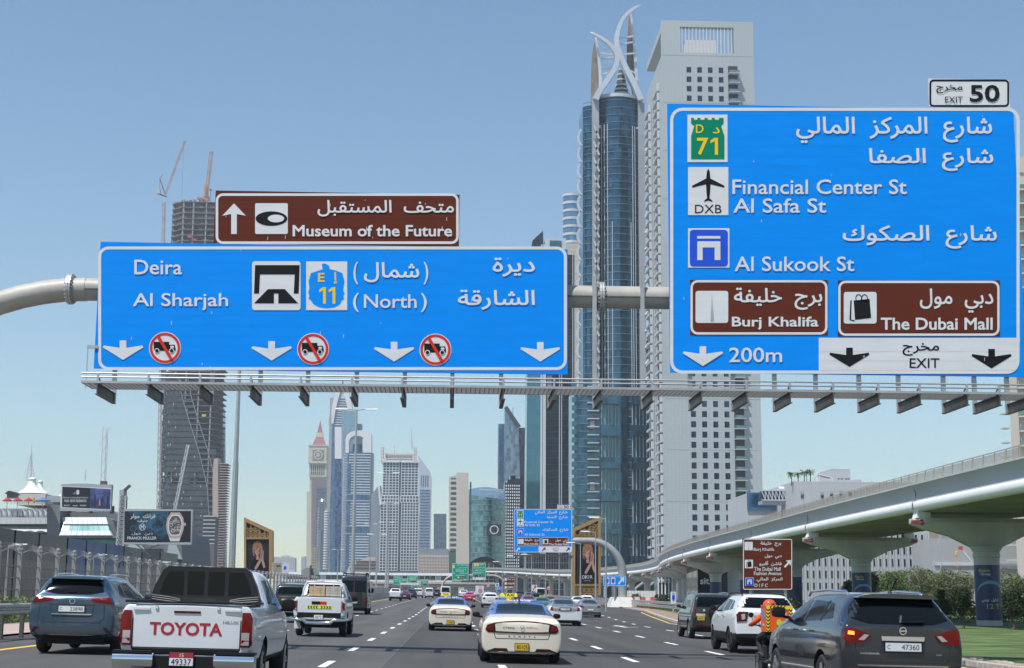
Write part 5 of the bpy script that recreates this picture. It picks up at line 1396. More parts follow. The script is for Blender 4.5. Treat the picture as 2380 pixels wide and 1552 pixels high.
def frustum(x0_,x1_,y0_,x2_,x3_,y1_,dp=34):
    b=MB();a,c=xk(x0_,y0_),xk(x1_,y0_);d,e_=xk(x2_,y1_),xk(x3_,y1_);f=(a+c)/2
    ha=(c-a)/2;hb=(e_-d)/2;yc_=Yk2+14
    b.hexa([(f-ha,yc_-ha,zk(y0_)),(f+ha,yc_-ha,zk(y0_)),(f+ha,yc_+ha,zk(y0_)),(f-ha,yc_+ha,zk(y0_))],[(f-hb,yc_-hb,zk(y1_)),(f+hb,yc_-hb,zk(y1_)),(f+hb,yc_+hb,zk(y1_)),(f-hb,yc_+hb,zk(y1_))]); return b
frustum(725.5,756,1034,733,749,1014).build('lower_roof',M_rroof,tk2);frustum(733,749.5,1014,734,749,1004).build('lantern',M_cream,tk2);frustum(736,748,1004,741.6,742.2,975).build('spire',M_rroof,tk2)
# ---------- small neighbours
M_rnd=glassmat('slim_glass',(.2,.26,.3),(1.5,1.5,40),.5,.2,.4)
t7=bld('slim_round_tower','slim round topped glass tower in front of the clock tower','tower',X_(747,1900),1900)
b=MB();cx1=X_(746.5,1900,1250);b.lathe([(4.9,0),(4.9,Z_(1172,1900)),(5.6,Z_(1170,1900)),(3.6,Z_(1164,1900)),(0,Z_(1163,1900))],(cx1,1906,0),n=20);b.build('glass_block',M_rnd,t7,smooth=radians(40))
b=MB()
for j in range(22):
    z=Z_(1325-j*6.5,1900);b.box(cx1-5.6,1902,z,cx1-3.9,1906,z+1.2);b.box(cx1+3.9,1902,z,cx1+5.8,1906,z+1.2)
b.build('balcony',M_trimw,t7)
t8=bld('balcony_tower','narrow white tower of scalloped balconies left of the blue slabs','tower',X_(758,1850),1850)
pr([(753,1390),(753,1187),(764,1187),(764,1390)],1850,16).build('wall',M_trimg,t8);b=MB()
for j in range(23):z=Z_(1326-j*6,1850);b.lathe([(0,0),(3.1,0),(3.1,1.5),(0,1.5)],(X_(758,1850,1250),1850.5,z),n=12)
o=b.build('balcony',MATS['arch_white'],t8);o['kind']='stuff'
t9=bld('apartment_block','small yellowish apartment block at the foot of the clock tower','building',X_(729,1800),1800)
pr([(722.5,1390),(722.5,1276),(727,1273),(735.5,1273),(735.5,1390)],1800,16).build('wall',mat('yellow_render',(.50,.42,.27),.8),t9);b=MB()
for i in range(3):
    for j in range(8):x=X_(724+i*4,1800,1300);z=Z_(1326-j*6.3,1800);b.box(x,1799.5,z,x+1,1800,z+1.5)
b.build('window',M_shade,t9)
t10=bld('hexagonal_building','low beige building with stepped sloping roof below the arched tower','building',X_(843,1100),1100)
M_hx=mat('tan_stone',(.47,.40,.35),.8)
pr([(806,1390),(806,1328),(812,1314),(850,1296),(858,1294),(873,1296),(873,1390)],1100,26).build('wall',M_hx,t10);b=MB()
for j,(a,c) in enumerate(((812,872),(822,872),(826,872))):
    z=Z_(1326-j*8,1100);b.box(X_(a,1100),1099.4,z,X_(c,1100),1100,z+1.1)
b.build('window_strip',mat('dark_brown_glass',(.08,.06,.06),.3),t10)
t11=bld('far_apartments','hazy cluster of stepped white apartment blocks right of the left pylon','building',X_(664,2600),2600)
pr([(634,1390),(634,1297),(644,1294),(650,1297),(658,1291),(668,1290),(672,1294),(685,1296),(685,1390)],2600,30).build('wall',mat('pale_render',(.5,.5,.52),.8),t11);b=MB()
for i in range(12):
    for j in range(6):x=X_(637+i*4,2600,1300);z=Z_(1326-j*5,2600);b.box(x,2599.5,z,x+1.3,2600,z+2)
o=b.build('window',M_trimg,t11);o['kind']='stuff'
t12=bld('far_block','tiny hazy block between the far apartments and the clock tower','building',X_(705,2600),2600)
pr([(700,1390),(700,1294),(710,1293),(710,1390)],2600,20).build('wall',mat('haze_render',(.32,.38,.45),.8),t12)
# ---------- construction tower
Yn=1144.
tn=bld('construction_tower','twisting dark tower under construction with bare concrete floors on top','tower',X_(437,Yn),Yn)
def xn(p,y=1000): return X_(p,Yn,y)
def zn(y): return Z_(y,Yn,437)
XL,XR=xn(370),xn(506);wN=XR-XL
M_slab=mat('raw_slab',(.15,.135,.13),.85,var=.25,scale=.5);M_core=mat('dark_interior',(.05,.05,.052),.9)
M_clad=mat('dark_scale_cladding',(.040,.044,.048),.5,.1,var=.35,scale=.12);M_clad2=mat('pale_glint_cladding',(.5,.42,.33),.3,.3)
ztopN=zn(462);pitN=(zn(900)-zn(1176))/20.3
def planN(z,grow=0):
    f=z/ztopN;s=1.0-.02*f
    return [(XL+4*0+(0)-grow,Yn+10-grow),(XL+9,Yn-grow),(XR-4,Yn-grow),(XR+grow,Yn+6),(XR+grow,Yn+40),(XL-grow,Yn+40)]
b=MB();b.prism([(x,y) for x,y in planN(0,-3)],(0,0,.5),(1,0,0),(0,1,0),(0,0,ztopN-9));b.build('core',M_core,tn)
nf=int(ztopN/pitN);
pl=planN(0)
for k in range(nf+1):
    z=k*pitN
    b=MB();b.prism(pl,(0,0,z),(1,0,0),(0,1,0),(0,0,.55));b.build('floor_slab',M_slab,tn)
b=MB()
for f in (.05,.3,.62,.93):
    x=XL+9+(XR-4-XL-9)*f;b.box(x-.45,Yn+.3,20,x+.45,Yn+1.2,ztopN)
b.box(XL+.3,Yn+10,20,XL+1.2,Yn+11,ztopN);b.build('column',mat('raw_column',(.30,.30,.29),.85),tn)
r=random.Random(3);b=MB();b2=MB()
for k in range(nf-30,nf+1):
    z=k*pitN
    for i in range(34):
        x=XL+2+(XR-XL-4)*r.random();w_=r.uniform(.3,1.4);yy=Yn+.4 if x>XL+9 else Yn+.4+10*(XL+9-x)/9
        (b if r.random()<.6 else b2).box(x,yy,z+.55,x+w_,yy+.3,z+.55+r.uniform(.4,1.3))
    if k>nf-4:
        for i in range(26):
            x=XL+2+(XR-XL-4)*i/26;yy=Yn+.6 if x>XL+9 else Yn+.6+10*(XL+9-x)/9;b2.box(x,yy,z-pitN+.5,x+.22,yy+.2,z)
o=b.build('site_clutter',mat('clutter_rust',(.20,.11,.10),.9),tn);o['kind']='stuff'
o=b2.build('scaffold',mat('clutter_grey',(.18,.18,.19),.8),tn);o['kind']='stuff'
for (px,py,c) in ((447,560,'red'),(436,553,'red'),(455,575,'red'),(500,950,'yel')):
    b=MB();x=X_(px if c=='red' else 470,Yn,py);z=zn(py if c=='red' else 968);b.box(x,Yn-1,z,x+3.2,Yn+1,z+1.8);b.build('hoist_cage',mat('cage_'+c,(.35,.06,.06) if c=='red' else (.5,.38,.03),.6),tn)
# diagonal line from upper left to lower right dividing the cladding from the open floors
def diag(z):
    tab=[(zn(1250),xn(490,1250)),(zn(1130),xn(482,1130)),(zn(1060),xn(466,1060)),(zn(980),xn(441,980)),(zn(920),xn(423,920)),(zn(880),xn(416,880)),(zn(800),xn(400,800)),(zn(700),xn(385,700))]
    return lerp_tab(tab,z)
b=MB();bg2=MB()
z=3;row=0
while z<zn(880):
    x=XL-.3;xe=diag(z)-1.5
    x=XL-.3+(row%2)*1.1
    while x<xe:
        w_=2.3;y0_=Yn-.5 if x>XL+9 else Yn-.5+10*(XL+9-x)/9;y1_=Yn-.5 if x+w_>XL+9 else Yn-.5+10*(XL+9-x-w_)/9
        t=(.9+(row%3)*.12)
        if not (zn(1125)<z<zn(1108) and r.random()<.5):
            b.add([(x,y0_-.25,z),(x+w_*.92,y1_-.25,z-.2),(x+w_*1.05,y1_+.15,z+pitN*.9),(x+.1,y0_+.15,z+pitN*1.02)],[(0,1,2,3)])
            if r.random()<.12:bg2.add([(x+w_*.9,y1_-.5,z+pitN*.4),(x+w_*1.12,y1_-.5,z+pitN*.35),(x+w_*1.12,y1_-.45,z+pitN*.8),(x+w_*.9,y1_-.45,z+pitN*.8)],[(0,1,2,3)])
        x+=w_
    if z<zn(1050):
        x=diag(z)+7.5*(1 if z>zn(1150) else .9)
        while x<XR-2:
            b.add([(x,Yn-.6,z),(x+2.1,Yn-.6,z-.2),(x+2.3,Yn-.3,z+pitN*.9),(x+.1,Yn-.3,z+pitN)],[(0,1,2,3)]);x+=2.3
    z+=pitN;row+=1
o=b.build('cladding_scale',M_clad,tn,fix=False);o['kind']='stuff'
o=bg2.build('cladding_glint',M_clad2,tn,fix=False);o['kind']='stuff'  # sun glints in the cladding gaps, put in as pale plates
b=MB();z=30
M_lad=mat('ladder_steel',(.22,.25,.26),.5)
while z<zn(885):
    for dx in (0,7.0):b.bar((diag(z)+dx,Yn-1.4,z),(diag(z+pitN)+dx,Yn-1.4,z+pitN),.5)
    b.bar((diag(z),Yn-1.4,z),(diag(z)+7,Yn-1.4,z),.4);z+=pitN
b.build('diagonal_frame',M_lad,tn)
b=MB();z=zn(1330)
M_lat=mat('lattice_white_red',(.34,.26,.25),.6,var=.3,scale=.06,stretch=(.2,.2,3))
def lattice(b,p,q,w,seg,t=.25):
    p,q=Vector(p),Vector(q);d=q-p;n=max(1,int(d.length/seg));dn=d.normalized();s=dn.cross(Vector((0,1,0))).normalized()*w/2;u=Vector((0,w/2,0))
    for sg in (1,-1):b.bar(p+s*sg-u,q+s*sg-u,t)
    b.bar(p+u,q+u,t)
    for k in range(n):
        a,c=p+d*k/n,p+d*(k+1)/n;m_=1 if k%2 else -1
        b.bar(a+s*m_-u,c-s*m_-u,t*.7);b.bar(a+s-u,a-s-u,t*.6);b.bar(a+s*m_-u,c+u,t*.5)
    return b
# cranes
c1=bld('tower_crane','tower crane on the left of the construction tower, its long jib raised to the right','crane',X_(372,Yn-5),Yn-5)
lattice(MB(),(X_(371,Yn,1200),Yn+4,5),(X_(380,Yn,460),Yn+4,zn(468)),2.4,2.6,.5).build('mast',M_lat,c1)
lattice(MB(),(X_(384,Yn,445),Yn+4,zn(447)),(X_(429,Yn,323),Yn+4,zn(323)),1.5,2.2,.45).build('jib',M_lat,c1)
b=MB();b.bar((X_(362,Yn,447),Yn+4,zn(447)),(X_(385,Yn,454),Yn+4,zn(455)),1.4,1);b.build('counter_jib',mat('crane_dark',(.15,.08,.08),.6),c1)
b=MB();b.box(X_(362,Yn,447),Yn+2.5,zn(449),X_(370.5,Yn,447),Yn+5.5,zn(439));b.build('counterweight',M_conc,c1)
b=MB();b.bar((X_(369,Yn,414),Yn+4,zn(413)),(X_(382,Yn,450),Yn+4,zn(450)),.8);b.bar((X_(369,Yn,414),Yn+4,zn(413)),(X_(369,Yn,440),Yn+4,zn(440)),.3);b.bar((X_(369,Yn,414),Yn+4,zn(413)),(X_(376,Yn,404),Yn+4,zn(404)),.35);b.build('a_frame',MATS['crane_dark'],c1)
b=MB();b.bar((X_(425,Yn,330),Yn+4,zn(326)),(X_(421,Yn,440),Yn+4,zn(462)),.12);b.build('hoist_rope',MATS['crane_dark'],c1)
c2=bld('tower_crane','orange crane with a steep jib standing on the roof of the construction tower','crane',X_(476,Yn),Yn+8)
M_cro=mat('crane_orange',(.50,.28,.15),.6)
b=MB();b.bar((X_(473,Yn,461),Yn+10,zn(464)),(X_(473,Yn,420),Yn+10,zn(420)),2.6);b.box(X_(466,Yn,452),Yn+8,zn(457),X_(482,Yn,452),Yn+12,zn(449));b.build('tower_head',M_cro,c2)
lattice(MB(),(X_(476,Yn,450),Yn+9,zn(450)),(X_(488,Yn,343),Yn+9,zn(343)),2.6,2.6,.6).build('jib',M_lat,c2)
b=MB();b.bar((X_(485,Yn,461),Yn+9,zn(464)),(X_(485,Yn,432),Yn+9,zn(431)),.3);b.box(X_(483,Yn,433),Yn+9,zn(435),X_(488,Yn,433),Yn+9.6,zn(431));b.build('flag_pole',M_cro,c2)
c3=bld('tower_crane','short red crane boom folded on the construction tower roof','crane',X_(462,Yn),Yn+8)
lattice(MB(),(X_(455,Yn,453),Yn+9,zn(453)),(X_(474,Yn,463),Yn+9,zn(462)),2,2.5,.5).build('jib',mat('crane_red',(.42,.04,.06),.6),c3)
c4=bld('tower_crane','thin white lattice boom leaning against the dark cladding of the construction tower','crane',X_(408,Yn-30),Yn-30)
lattice(MB(),(X_(406,Yn-30,1180),Yn-30,60),(X_(437,Yn-30,1042),Yn-30,Z_(1042,Yn-30)),1.9,2.5,.35).build('jib',M_trimw,c4)
t13=bld('unfinished_building','slender unfinished pinkish frame building right of the twisting tower','building',X_(510,1100),1100)
pr([(494,1390),(494,1110),(497,1066),(507,1064),(507,1390)],1100,14).build('core',mat('pink_concrete',(.40,.32,.28),.85),t13)
b=MB()
for j in range(40):z=Z_(1320-j*6,1100);b.box(X_(499,1100),1098,z,X_(517,1100),1116,z+.5)
o=b.build('floor_slab',mat('pink_concrete',(.4,.3,.3)),t13);o['kind']='stuff'
t14=bld('glass_slab_tower','narrow blue glass slab with white top right of the twisting tower','tower',X_(516,1250),1250)
pr([(508,1390),(506,960),(518,960),(522,1390)],1250,14).build('glass_block',M_glassb,t14);pr([(504,960),(504,940),(515,940),(518,960)],1249,14).build('roof',M_trimw,t14)
b=MB();lattice(b,(X_(521,1200,1330),1200,2),(X_(519,1200,1000),1200,Z_(1000,1200)),2,3,.4);b.build('hoist_mast',M_lat,t14)
# ---------- low buildings between the mall and the tower
def wallbox(name,lab,cat_,px0,px1,ptop,Y,dp,m,part='wall'):
    t=bld(name,lab,cat_,X_((px0+px1)/2,Y),Y,gz(-20,Y));b=MB();b.box(X_(px0,Y),Y,gz(-20,Y)-.3,X_(px1,Y),Y+dp,Z_(ptop,Y,(px0+px1)/2));b.build(part,m,t); return t
M_mallg=panelmat('mall_grey_panel',(.17,.18,.19),1.4,1.1,.05,.75);M_mallw=panelmat('mall_white_panel',(.50,.52,.53),1.3,50,.05,.82)
M_mallt=glassmat('mall_teal_glass',(.13,.32,.32),(1.3,1.3,2),.15,.35,.0,line=(.2,.3,.3),linew=.05)
t=wallbox('office_building','pinkish low building with small balconies below the watch billboard','building',426,470,1262,330,14,mat('pink_render',(.40,.33,.31),.85))
b=MB()
for i in range(5):
    for j in range(4):x=X_(430+i*8,330);z=Z_(1300-j*9,330);b.box(x,329.7,z,x+.4,330,z+.5)
b.build('window',M_shade,t);b=MB();b.box(X_(440,330),328,Z_(1290,330),X_(466,330),330,Z_(1287,330));b.build('balcony',M_trimg,t)
t=wallbox('site_building','tall stack of stone coloured site cabins and frames beside the tower foot','building',468,492,1200,700,12,M_slab)
b=MB()
for j in range(14):z=Z_(1325-j*9,700);b.box(X_(468,700)-.4,699,z,X_(492,700)+.4,700,z+.6)
b.build('floor_slab',M_trimg,t)
# ---------- the shopping mall
tm=thing('shopping_mall','grey and white panelled mall with teal glass bands and dark glass wall along the left','mall',(-60,190,gz(-20,190)))
g19=gz(-20,190)
def pan(pts,Y,d,m,nm,Yoff=0):
    b=MB();b.prism([(X_(x,Y,y),Z_(y,Y,x)) for x,y in pts],(0,Y,0),(1,0,0),(0,0,1),(0,d,0)); return b.build(nm,m,tm)
Ym=190.
b=MB();b.box(X_(-60,Ym),Ym+3,0,X_(120,Ym),Ym+40,Z_(1184,Ym,50));b.build('block',M_mallg,tm)
pan([(109,1330),(109,1176),(118,1173.5),(139,1173.5),(139,1330)],Ym-2,20,M_mallg,'pier')
# folded white triangles
for k in range(-5,9):
    xa=4+k*12.2
    for pts,m in (([(xa,1182),(xa+11.6,1182),(xa+11.6,1188),(xa+2,1201)],M_mallw),([(xa+2.4,1201),(xa+11.6,1188.5),(xa+11.6,1201)],mat('fold_grey',(.40,.45,.46),.5))):
        b=MB();q=[Vector((X_(x,Ym+1,y),Ym+1+(-.4 if i==1 else 0),Z_(y,Ym+1,x))) for i,(x,y) in enumerate(pts)]
        b.add(q+[v+Vector((0,.3,0)) for v in q],[tuple(range(len(q))),tuple(reversed(range(len(q),2*len(q))))]+[(i,(i+1)%len(q),(i+1)%len(q)+len(q),i+len(q)) for i in range(len(q))]);b.build('folded_panel',m,tm)
for k in range(-6,10):
    xa=3+k*11.4;pan([(xa,1217.5),(xa,1202.5),(xa+11,1202.5),(xa+11,1217.5)],Ym-1,4,M_mallw,'panel')
for k in range(-6,10):
    xa=1+k*11;pan([(xa,1233),(xa,1218.5),(xa+10.7,1218.5),(xa+10.7,1233)],Ym+.6,2,M_mallt,'pane')
for k in range(-6,10):
    xa=0+k*11;b=MB();b.hexa(*[[(X_(xa,Ym),Ym+.2,Z_(1233.2,Ym)),(X_(xa+10.8,Ym),Ym+.2,Z_(1233.2,Ym)),(X_(xa+10.8,Ym),Ym+1,Z_(1233.2,Ym)),(X_(xa,Ym),Ym+1,Z_(1233.2,Ym))],[(X_(xa,Ym),Ym-1.6,Z_(1247,Ym)),(X_(xa+10.8,Ym),Ym-1.6,Z_(1247,Ym)),(X_(xa+10.8,Ym),Ym+1,Z_(1247,Ym)),(X_(xa,Ym),Ym+1,Z_(1247,Ym))]][::-1]);b.build('panel',M_mallw,tm)
# second volume under the first billboard
pan([(139,1330),(139,1182),(258,1186),(283,1200),(283,1330)],Ym+2,20,M_mallg,'block')
def flare(xa,xb,ya,yb,xa2,xb2,Y0_,Y1_,m,nm,n=9):
    for k in range(n):
        f0,f1=k/n,(k+1)/n-.004
        tp=[(xa+(xb-xa)*f,ya) for f in (f0,f1)];bt=[(xa2+(xb2-xa2)*f,yb) for f in (f0,f1)]
        T=[Vector((X_(x,Y0_,y),Y0_,Z_(y,Y0_,x))) for x,y in tp];B=[Vector((X_(x,Y1_,y),Y1_,Z_(y,Y1_,x))) for x,y in bt]
        e_=Vector((0,.8,0));b=MB();b.hexa([B[0],B[1],B[1]+e_,B[0]+e_],[T[0],T[1],T[1]+e_,T[0]+e_]);b.build(nm,m,tm)
flare(143,247,1202,1218,147,251,Ym-1,Ym-1.8,M_mallw,'panel');flare(146.5,251,1218.3,1233,142,255,Ym-1.6,Ym-2.2,M_mallt,'pane');flare(142,255,1233.2,1244,137,260,Ym-2.2,Ym-3.4,M_mallw,'panel')
pan([(137,1250),(137,1244.4),(262,1244.4),(268,1250)],Ym-3.2,5,M_mallg,'soffit')
pan([(247,1202),(262,1208),(274,1248),(260,1244)],Ym-1,4,M_mallg,'side_panel')
pan([(139,1330),(139,1250),(283,1250),(283,1330)],Ym,3,M_glasst,'lower_glass')
b=MB();b.box(X_(170,Ym),Ym-1,Z_(1199.5,Ym),X_(216,Ym),Ym+1,Z_(1198,Ym));b.box(X_(181,Ym),Ym,Z_(1198,Ym),X_(206,Ym),Ym+1,Z_(1192,Ym));b.build('roof_ledge',M_mallw,tm)
# grey angular volumes with white wedges below the watch billboard
Yj=170.
pan([(283,1340),(283,1235),(420,1235),(426,1340)],Yj,20,M_mallg,'block')
for pts in ([(287,1292),(300,1264),(330,1268),(343,1288),(336,1291)],[(387,1290),(393,1262),(408,1262),(423,1300),(400,1298)],[(300,1262),(345,1262),(372,1262),(366,1268)]):
    pan(pts,Yj-.8,.6,mat('wedge_pale',(.38,.42,.42),.5),'wedge_panel')
pan([(224,1340),(228,1280),(240,1283),(262,1300),(262,1340)],Yj+1,2,M_mallt,'pane');pan([(228,1285),(235,1268),(262,1268),(262,1283)],Yj,2,M_mallw,'panel')
pan([(345,1310),(345,1290),(370,1286),(372,1310)],Yj-1.2,1.5,mat('wedge_blue',(.16,.2,.25),.5),'wedge_panel')
put_text('M','emblem',M_ink,(358,1290,369,1299), lambda x,y:(X_(x,Yj-1.3,y),Yj-1.3,Z_(y,Yj-1.3,x)),tm,.02)
# dark glass wall along the service road
M_dg=[mat('dark_shopfront',(.05,.045,.045),.15,.3),mat('poster_teal',(.10,.17,.17),.3,var=.4,scale=.4),mat('shopfront_brown',(.11,.085,.075),.3,var=.3,scale=.5),mat('poster_blue',(.07,.13,.28),.35,var=.25,scale=.3),mat('shopfront_grey',(.10,.12,.12),.25,.3,var=.3,scale=.3)]
seq=[0,0,1,1,0,0,2,0,3,3,3,4,0,4]
yy=66.
ws=[6,7,5,5,7,7,6,8,6,7,7,8,9,10]
for k,(m_,w_) in enumerate(zip(seq,ws)):
    z0=gz(-20,yy);b=MB();b.box(-34,yy+.01,z0-.2,-29.3,yy+w_-.01,5.6);b.build('shopfront_panel',M_dg[m_],tm)
    b=MB();b.box(-29.31,yy-.06,z0,-29.26,yy+.06,5.61);b.build('mullion',M_black,tm)
    if k==1:b=MB();b.prism([(yy,2.2),(yy+6.5,2.2),(yy+6.5,2.9),(yy+.5,2.9)],(-29.2,0,0),(0,1,0),(0,0,1),(.3,0,0));b.build('awning',mat('awning_red',(.22,.05,.06),.7),tm)
    yy+=w_
b=MB();b.prism([(130,.6),(136,4.2),(143,.6)],(-29.28,0,0),(0,1,0),(0,0,1),(.05,0,0));b.build('poster_print',mat('poster_grey',(.18,.2,.24),.4),tm)
# roof tents
M_tent=mat('tent_white',(.72,.72,.69),.6,var=.04)
for (cx_t,base,top,hw,lab,Yt_) in ((93,1228-0,1169,24,'largest white cone roof tent left of the first billboard',205),(128,1229,1180,19,'smaller white roof tent with round cap behind the largest one',215),(213*.0+214*.0+139,1174,1138,0,'',0)):
    if not hw: continue
    tt_=thing('roof_tent',lab,'tent',(X_(cx_t*.62,Yt_),Yt_,5),group=None)
    k_=.158;
    if lab[0]=='l':cx,yb_,yt_,w_=59.5,1158,1121,33
    else:cx,yb_,yt_,w_=78,1158,1127.5,22
    X0,zb_,zt_=X_(cx,Yt_),Z_(yb_,Yt_),Z_(yt_,Yt_);R0=(X_(cx+w_,Yt_)-X0);H=zt_-zb_
    pf=[(R0*(.24+.76*(1-f)**2.1),H*.84*f) for f in ramp(0,1,10)]+[(R0*.27,H*.85),(R0*.26,H*.92),(R0*.19,H*.97),(R0*.08,H),(0,H)]
    b=MB();b.lathe(pf,(X0,Yt_,zb_),n=20);b.build('canopy',M_tent,tt_,smooth=True)
    b=MB();b.lathe([(R0*.245,H*.84),(R0*.29,H*.84),(R0*.29,H*.86),(R0*.245,H*.86)],(X0,Yt_,zb_),n=20);b.build('collar',M_trimg,tt_)
tt_=thing('roof_tent','narrow white roof tent partly hidden behind the first billboard','tent',(X_(136,200),200,5))
X0,zb_,zt_=X_(137,200),Z_(1174,200),Z_(1138,200);H=zt_-zb_;b=MB();b.lathe([(1.3*(.25+.75*(1-f)**2),H*.85*f) for f in ramp(0,1,8)]+[(.35,H*.9),(.2,H*.97),(0,H)],(X0,200,zb_),n=16);b.build('canopy',M_tent,tt_,smooth=True)
b=MB();b.lathe([(.34,H*.84),(.38,H*.84),(.38,H*.86),(.34,H*.86)],(X0,200,zb_),n=16);b.build('collar',M_trimg,tt_)
b=MB();b.box(X_(22,200),201,Z_(1184,200),X_(87,200),212,Z_(1157.5,200));b.build('tent_podium',mat('podium_cream',(.5,.48,.42),.8),tm)
b=MB();b.box(X_(85,196),198,Z_(1175,196),X_(118,196),206,Z_(1161,196));b.build('roof_plant',M_trimg,tm)
def mast(px0,px1,py0,py1,Y,lab,w,name='lattice_mast'):
    t=thing(name,lab,'mast',(X_(px0,Y),Y,Z_(py0,Y)));z0,z1=Z_(py0,Y),Z_(py1,Y)
    return t,(X_(px0,Y,py0),Y,z0),(X_(px1,Y,py1),Y,z1)
t,p,q=mast(69,73,1128,1044,230,'white lattice mast with guy wires rising behind the largest roof tent',1)
b=MB();pm_=Vector(p).lerp(Vector(q),.75)
for s in (-1,0,1):b.bar((p[0]+s*.65,p[1]+(s==0)*.6,p[2]),tuple(pm_),.09)
for k in range(8):
    f=k/8;w_=.65*(1-f);z=p[2]+(pm_.z-p[2])*f;xx=p[0]+(pm_.x-p[0])*f;b.bar((xx-w_,230,z),(xx+w_,230,z),.06);b.bar((xx-w_,230,z),(xx+w_*.8,230,z+(pm_.z-p[2])/8),.05)
b.bar(tuple(pm_),q,.08);b.build('lattice',M_trimw,t)
b=MB();b.bar(tuple(pm_),(X_(118,230),230,Z_(1155,230)),.02);b.bar(tuple(pm_),(X_(30,230),230,Z_(1150,230)),.02);b.build('guy_wire',M_trimg,t)
t,p,q=mast(241,246,1128,1004,260,'white lattice column rising behind the first billboard',1)
b=MB();lattice(b,p,q,.85,1.0,.12);b.build('lattice',M_trimw,t);b=MB();b.box(p[0]-.5,259.5,p[2]-3,p[0]+.5,260.5,p[2]);b.build('base',M_galv_d,t)
t,p,q=mast(197,199,1127,1101,240,'short thin mast with a small ball above the first billboard',.3);b=MB();b.bar(p,q,.14);b.lathe([(0,-.2),(.2,0),(0,.2)],(q[0],240,q[2]-1.0),n=8);b.build('pole',M_trimw,t)
def parasol(px,py,w,m,lab,Y=187,grp=None):
    t=thing('roof_parasol',lab,'parasol',(X_(px,Y),Y,Z_(py+10,Y)),group=grp);x,z=X_(px,Y),Z_(py,Y);r=w/18.8/2
    b=MB();b.lathe([(r,-.5),(r,-.38),(.04,.0),(0,0)],(x,Y,z),n=8);b.build('canopy',m,t);b=MB();b.bar((x,Y,z-2.2),(x,Y,z-.1),.06);b.build('pole',M_trimg,t)
M_pr,M_pb=mat('parasol_red',(.35,.03,.04),.8),mat('parasol_blue',(.08,.18,.38),.8)
parasol(3,1167,22,M_pr,'red roof parasol nearest the left picture edge');parasol(27,1167,22,M_pr,'red roof parasol in the middle of the three');parasol(53,1167,22,M_pr,'red roof parasol next to the yellow post');parasol(86.5,1166.5,36,M_pb,'wide blue roof parasol on the mall roof edge')
t=thing('roof_kiosk','small dark pitched roof kiosk on the mall roof at the far left','kiosk',(X_(9,190),190,Z_(1165,190)))
b=MB();b.box(X_(1,190),190,Z_(1168,190),X_(18,190),192,Z_(1159,190));b.build('wall',mat('kiosk_green',(.15,.17,.16)),t);b=MB();b.prism([(X_(-2,190),Z_(1159.5,190)),(X_(21,190),Z_(1159.5,190)),(X_(12,190),Z_(1153,190)),(X_(6,190),Z_(1153,190))],(0,189.5,0),(1,0,0),(0,0,1),(0,3,0));b.build('roof',M_shade,t)
t=thing('roof_railing','grey railing along the mall roof in front of the parasols','railing',(X_(30,187),187,Z_(1180,187)))
b=MB()
for k in range(36):x=X_(k*3.2,187);b.bar((x,186.5,Z_(1182,187)),(x,186.5,Z_(1177,187)),.04)
b.bar((X_(0,187),186.5,Z_(1177,187)),(X_(109,187),186.5,Z_(1177,187)),.06);b.build('rail',M_galv,t)
b=MB();b.box(X_(66,187),186.3,Z_(1180,187),X_(69,187),186.6,Z_(1168,187));o=b.build('post',mat('post_yellow',(.5,.36,.03)),t)

# ---------- billboards
def board(Y,x0,y0,x1,y1,lab,th=.8,frame=M_trimg,fw=4):
    t=thing('billboard',lab,'billboard',(X_((x0+x1)/2,Y),Y,Z_(y1,Y)));s=Sign(Y,(0,0),(1,1),t)
    b=MB();a,c=s.at(x0,y1),s.at(x1,y0);b.box(a[0],Y,a[2],c[0],Y+th,c[2]);b.build('frame',frame,t); return t,s
M_adk=mat('ad_black',(.012,.014,.02),.3);M_adw=mat('ad_print_white',(.55,.56,.58),.5)
def adgrad(name,c1_,c2_,sc=.3):
    m=mat(name,c1_,.35);n,l=m.node_tree.nodes,m.node_tree.links;tc=n.new('ShaderNodeTexCoord');t=n.new('ShaderNodeTexNoise');t.inputs['Scale'].default_value=sc;t.inputs['Detail'].default_value=6
    r_=n.new('ShaderNodeValToRGB');r_.color_ramp.elements[0].position=.42;r_.color_ramp.elements[1].position=.62;r_.color_ramp.elements[0].color=(*c1_,1);r_.color_ramp.elements[1].color=(*c2_,1)
    l.new(tc.outputs['Object'],t.inputs['Vector']);l.new(t.outputs['Fac'],r_.inputs['Fac']);l.new(r_.outputs['Color'],n['Principled BSDF'].inputs['Base Color']); return m
t,s=board(180,139,1126,259.5,1187,'rooftop billboard, black left half with white words and a blue city picture on the right',.9)
b=MB();q=[(140,1127),(150,1125),(175,1123.5),(210,1124),(240,1127),(259.5,1131)];b.prism([(X_(x,180,y),Z_(y,180,x)) for x,y in q+[(259.5,1134),(140,1129.5)]],(0,180.05,0),(1,0,0),(0,0,1),(0,.9,0));b.build('cornice',M_trimg,t)
s.flat('print',M_adw,[(141,1129),(258.5,1134.5),(257.5,1185.5),(140.5,1180)],1)
s.flat('print',M_adk,[(145,1131),(210.5,1134),(209.5,1181.5),(144,1178.5)],2);s.flat('print',adgrad('ad_city',(.02,.03,.09),(.10,.13,.33),.5),[(210.5,1134),(257.5,1137),(256.5,1184),(209.5,1181.5)],2)
for k,(xa,w_,ht) in enumerate(((212,4,22),(217,6,34),(228,5,20),(234,7,26),(242,3,16),(246,8,30))):s.flat('print',mat('ad_tower',(.015,.025,.07),.3),[(xa,1180),(xa+w_*.3,1182-ht),(xa+w_,1181-ht*.9),(xa+w_,1181)],3)
s.flat('print',mat('ad_pink',(.35,.16,.22),.5),[(229,1175),(231,1160),(233,1160),(234,1175)],4)
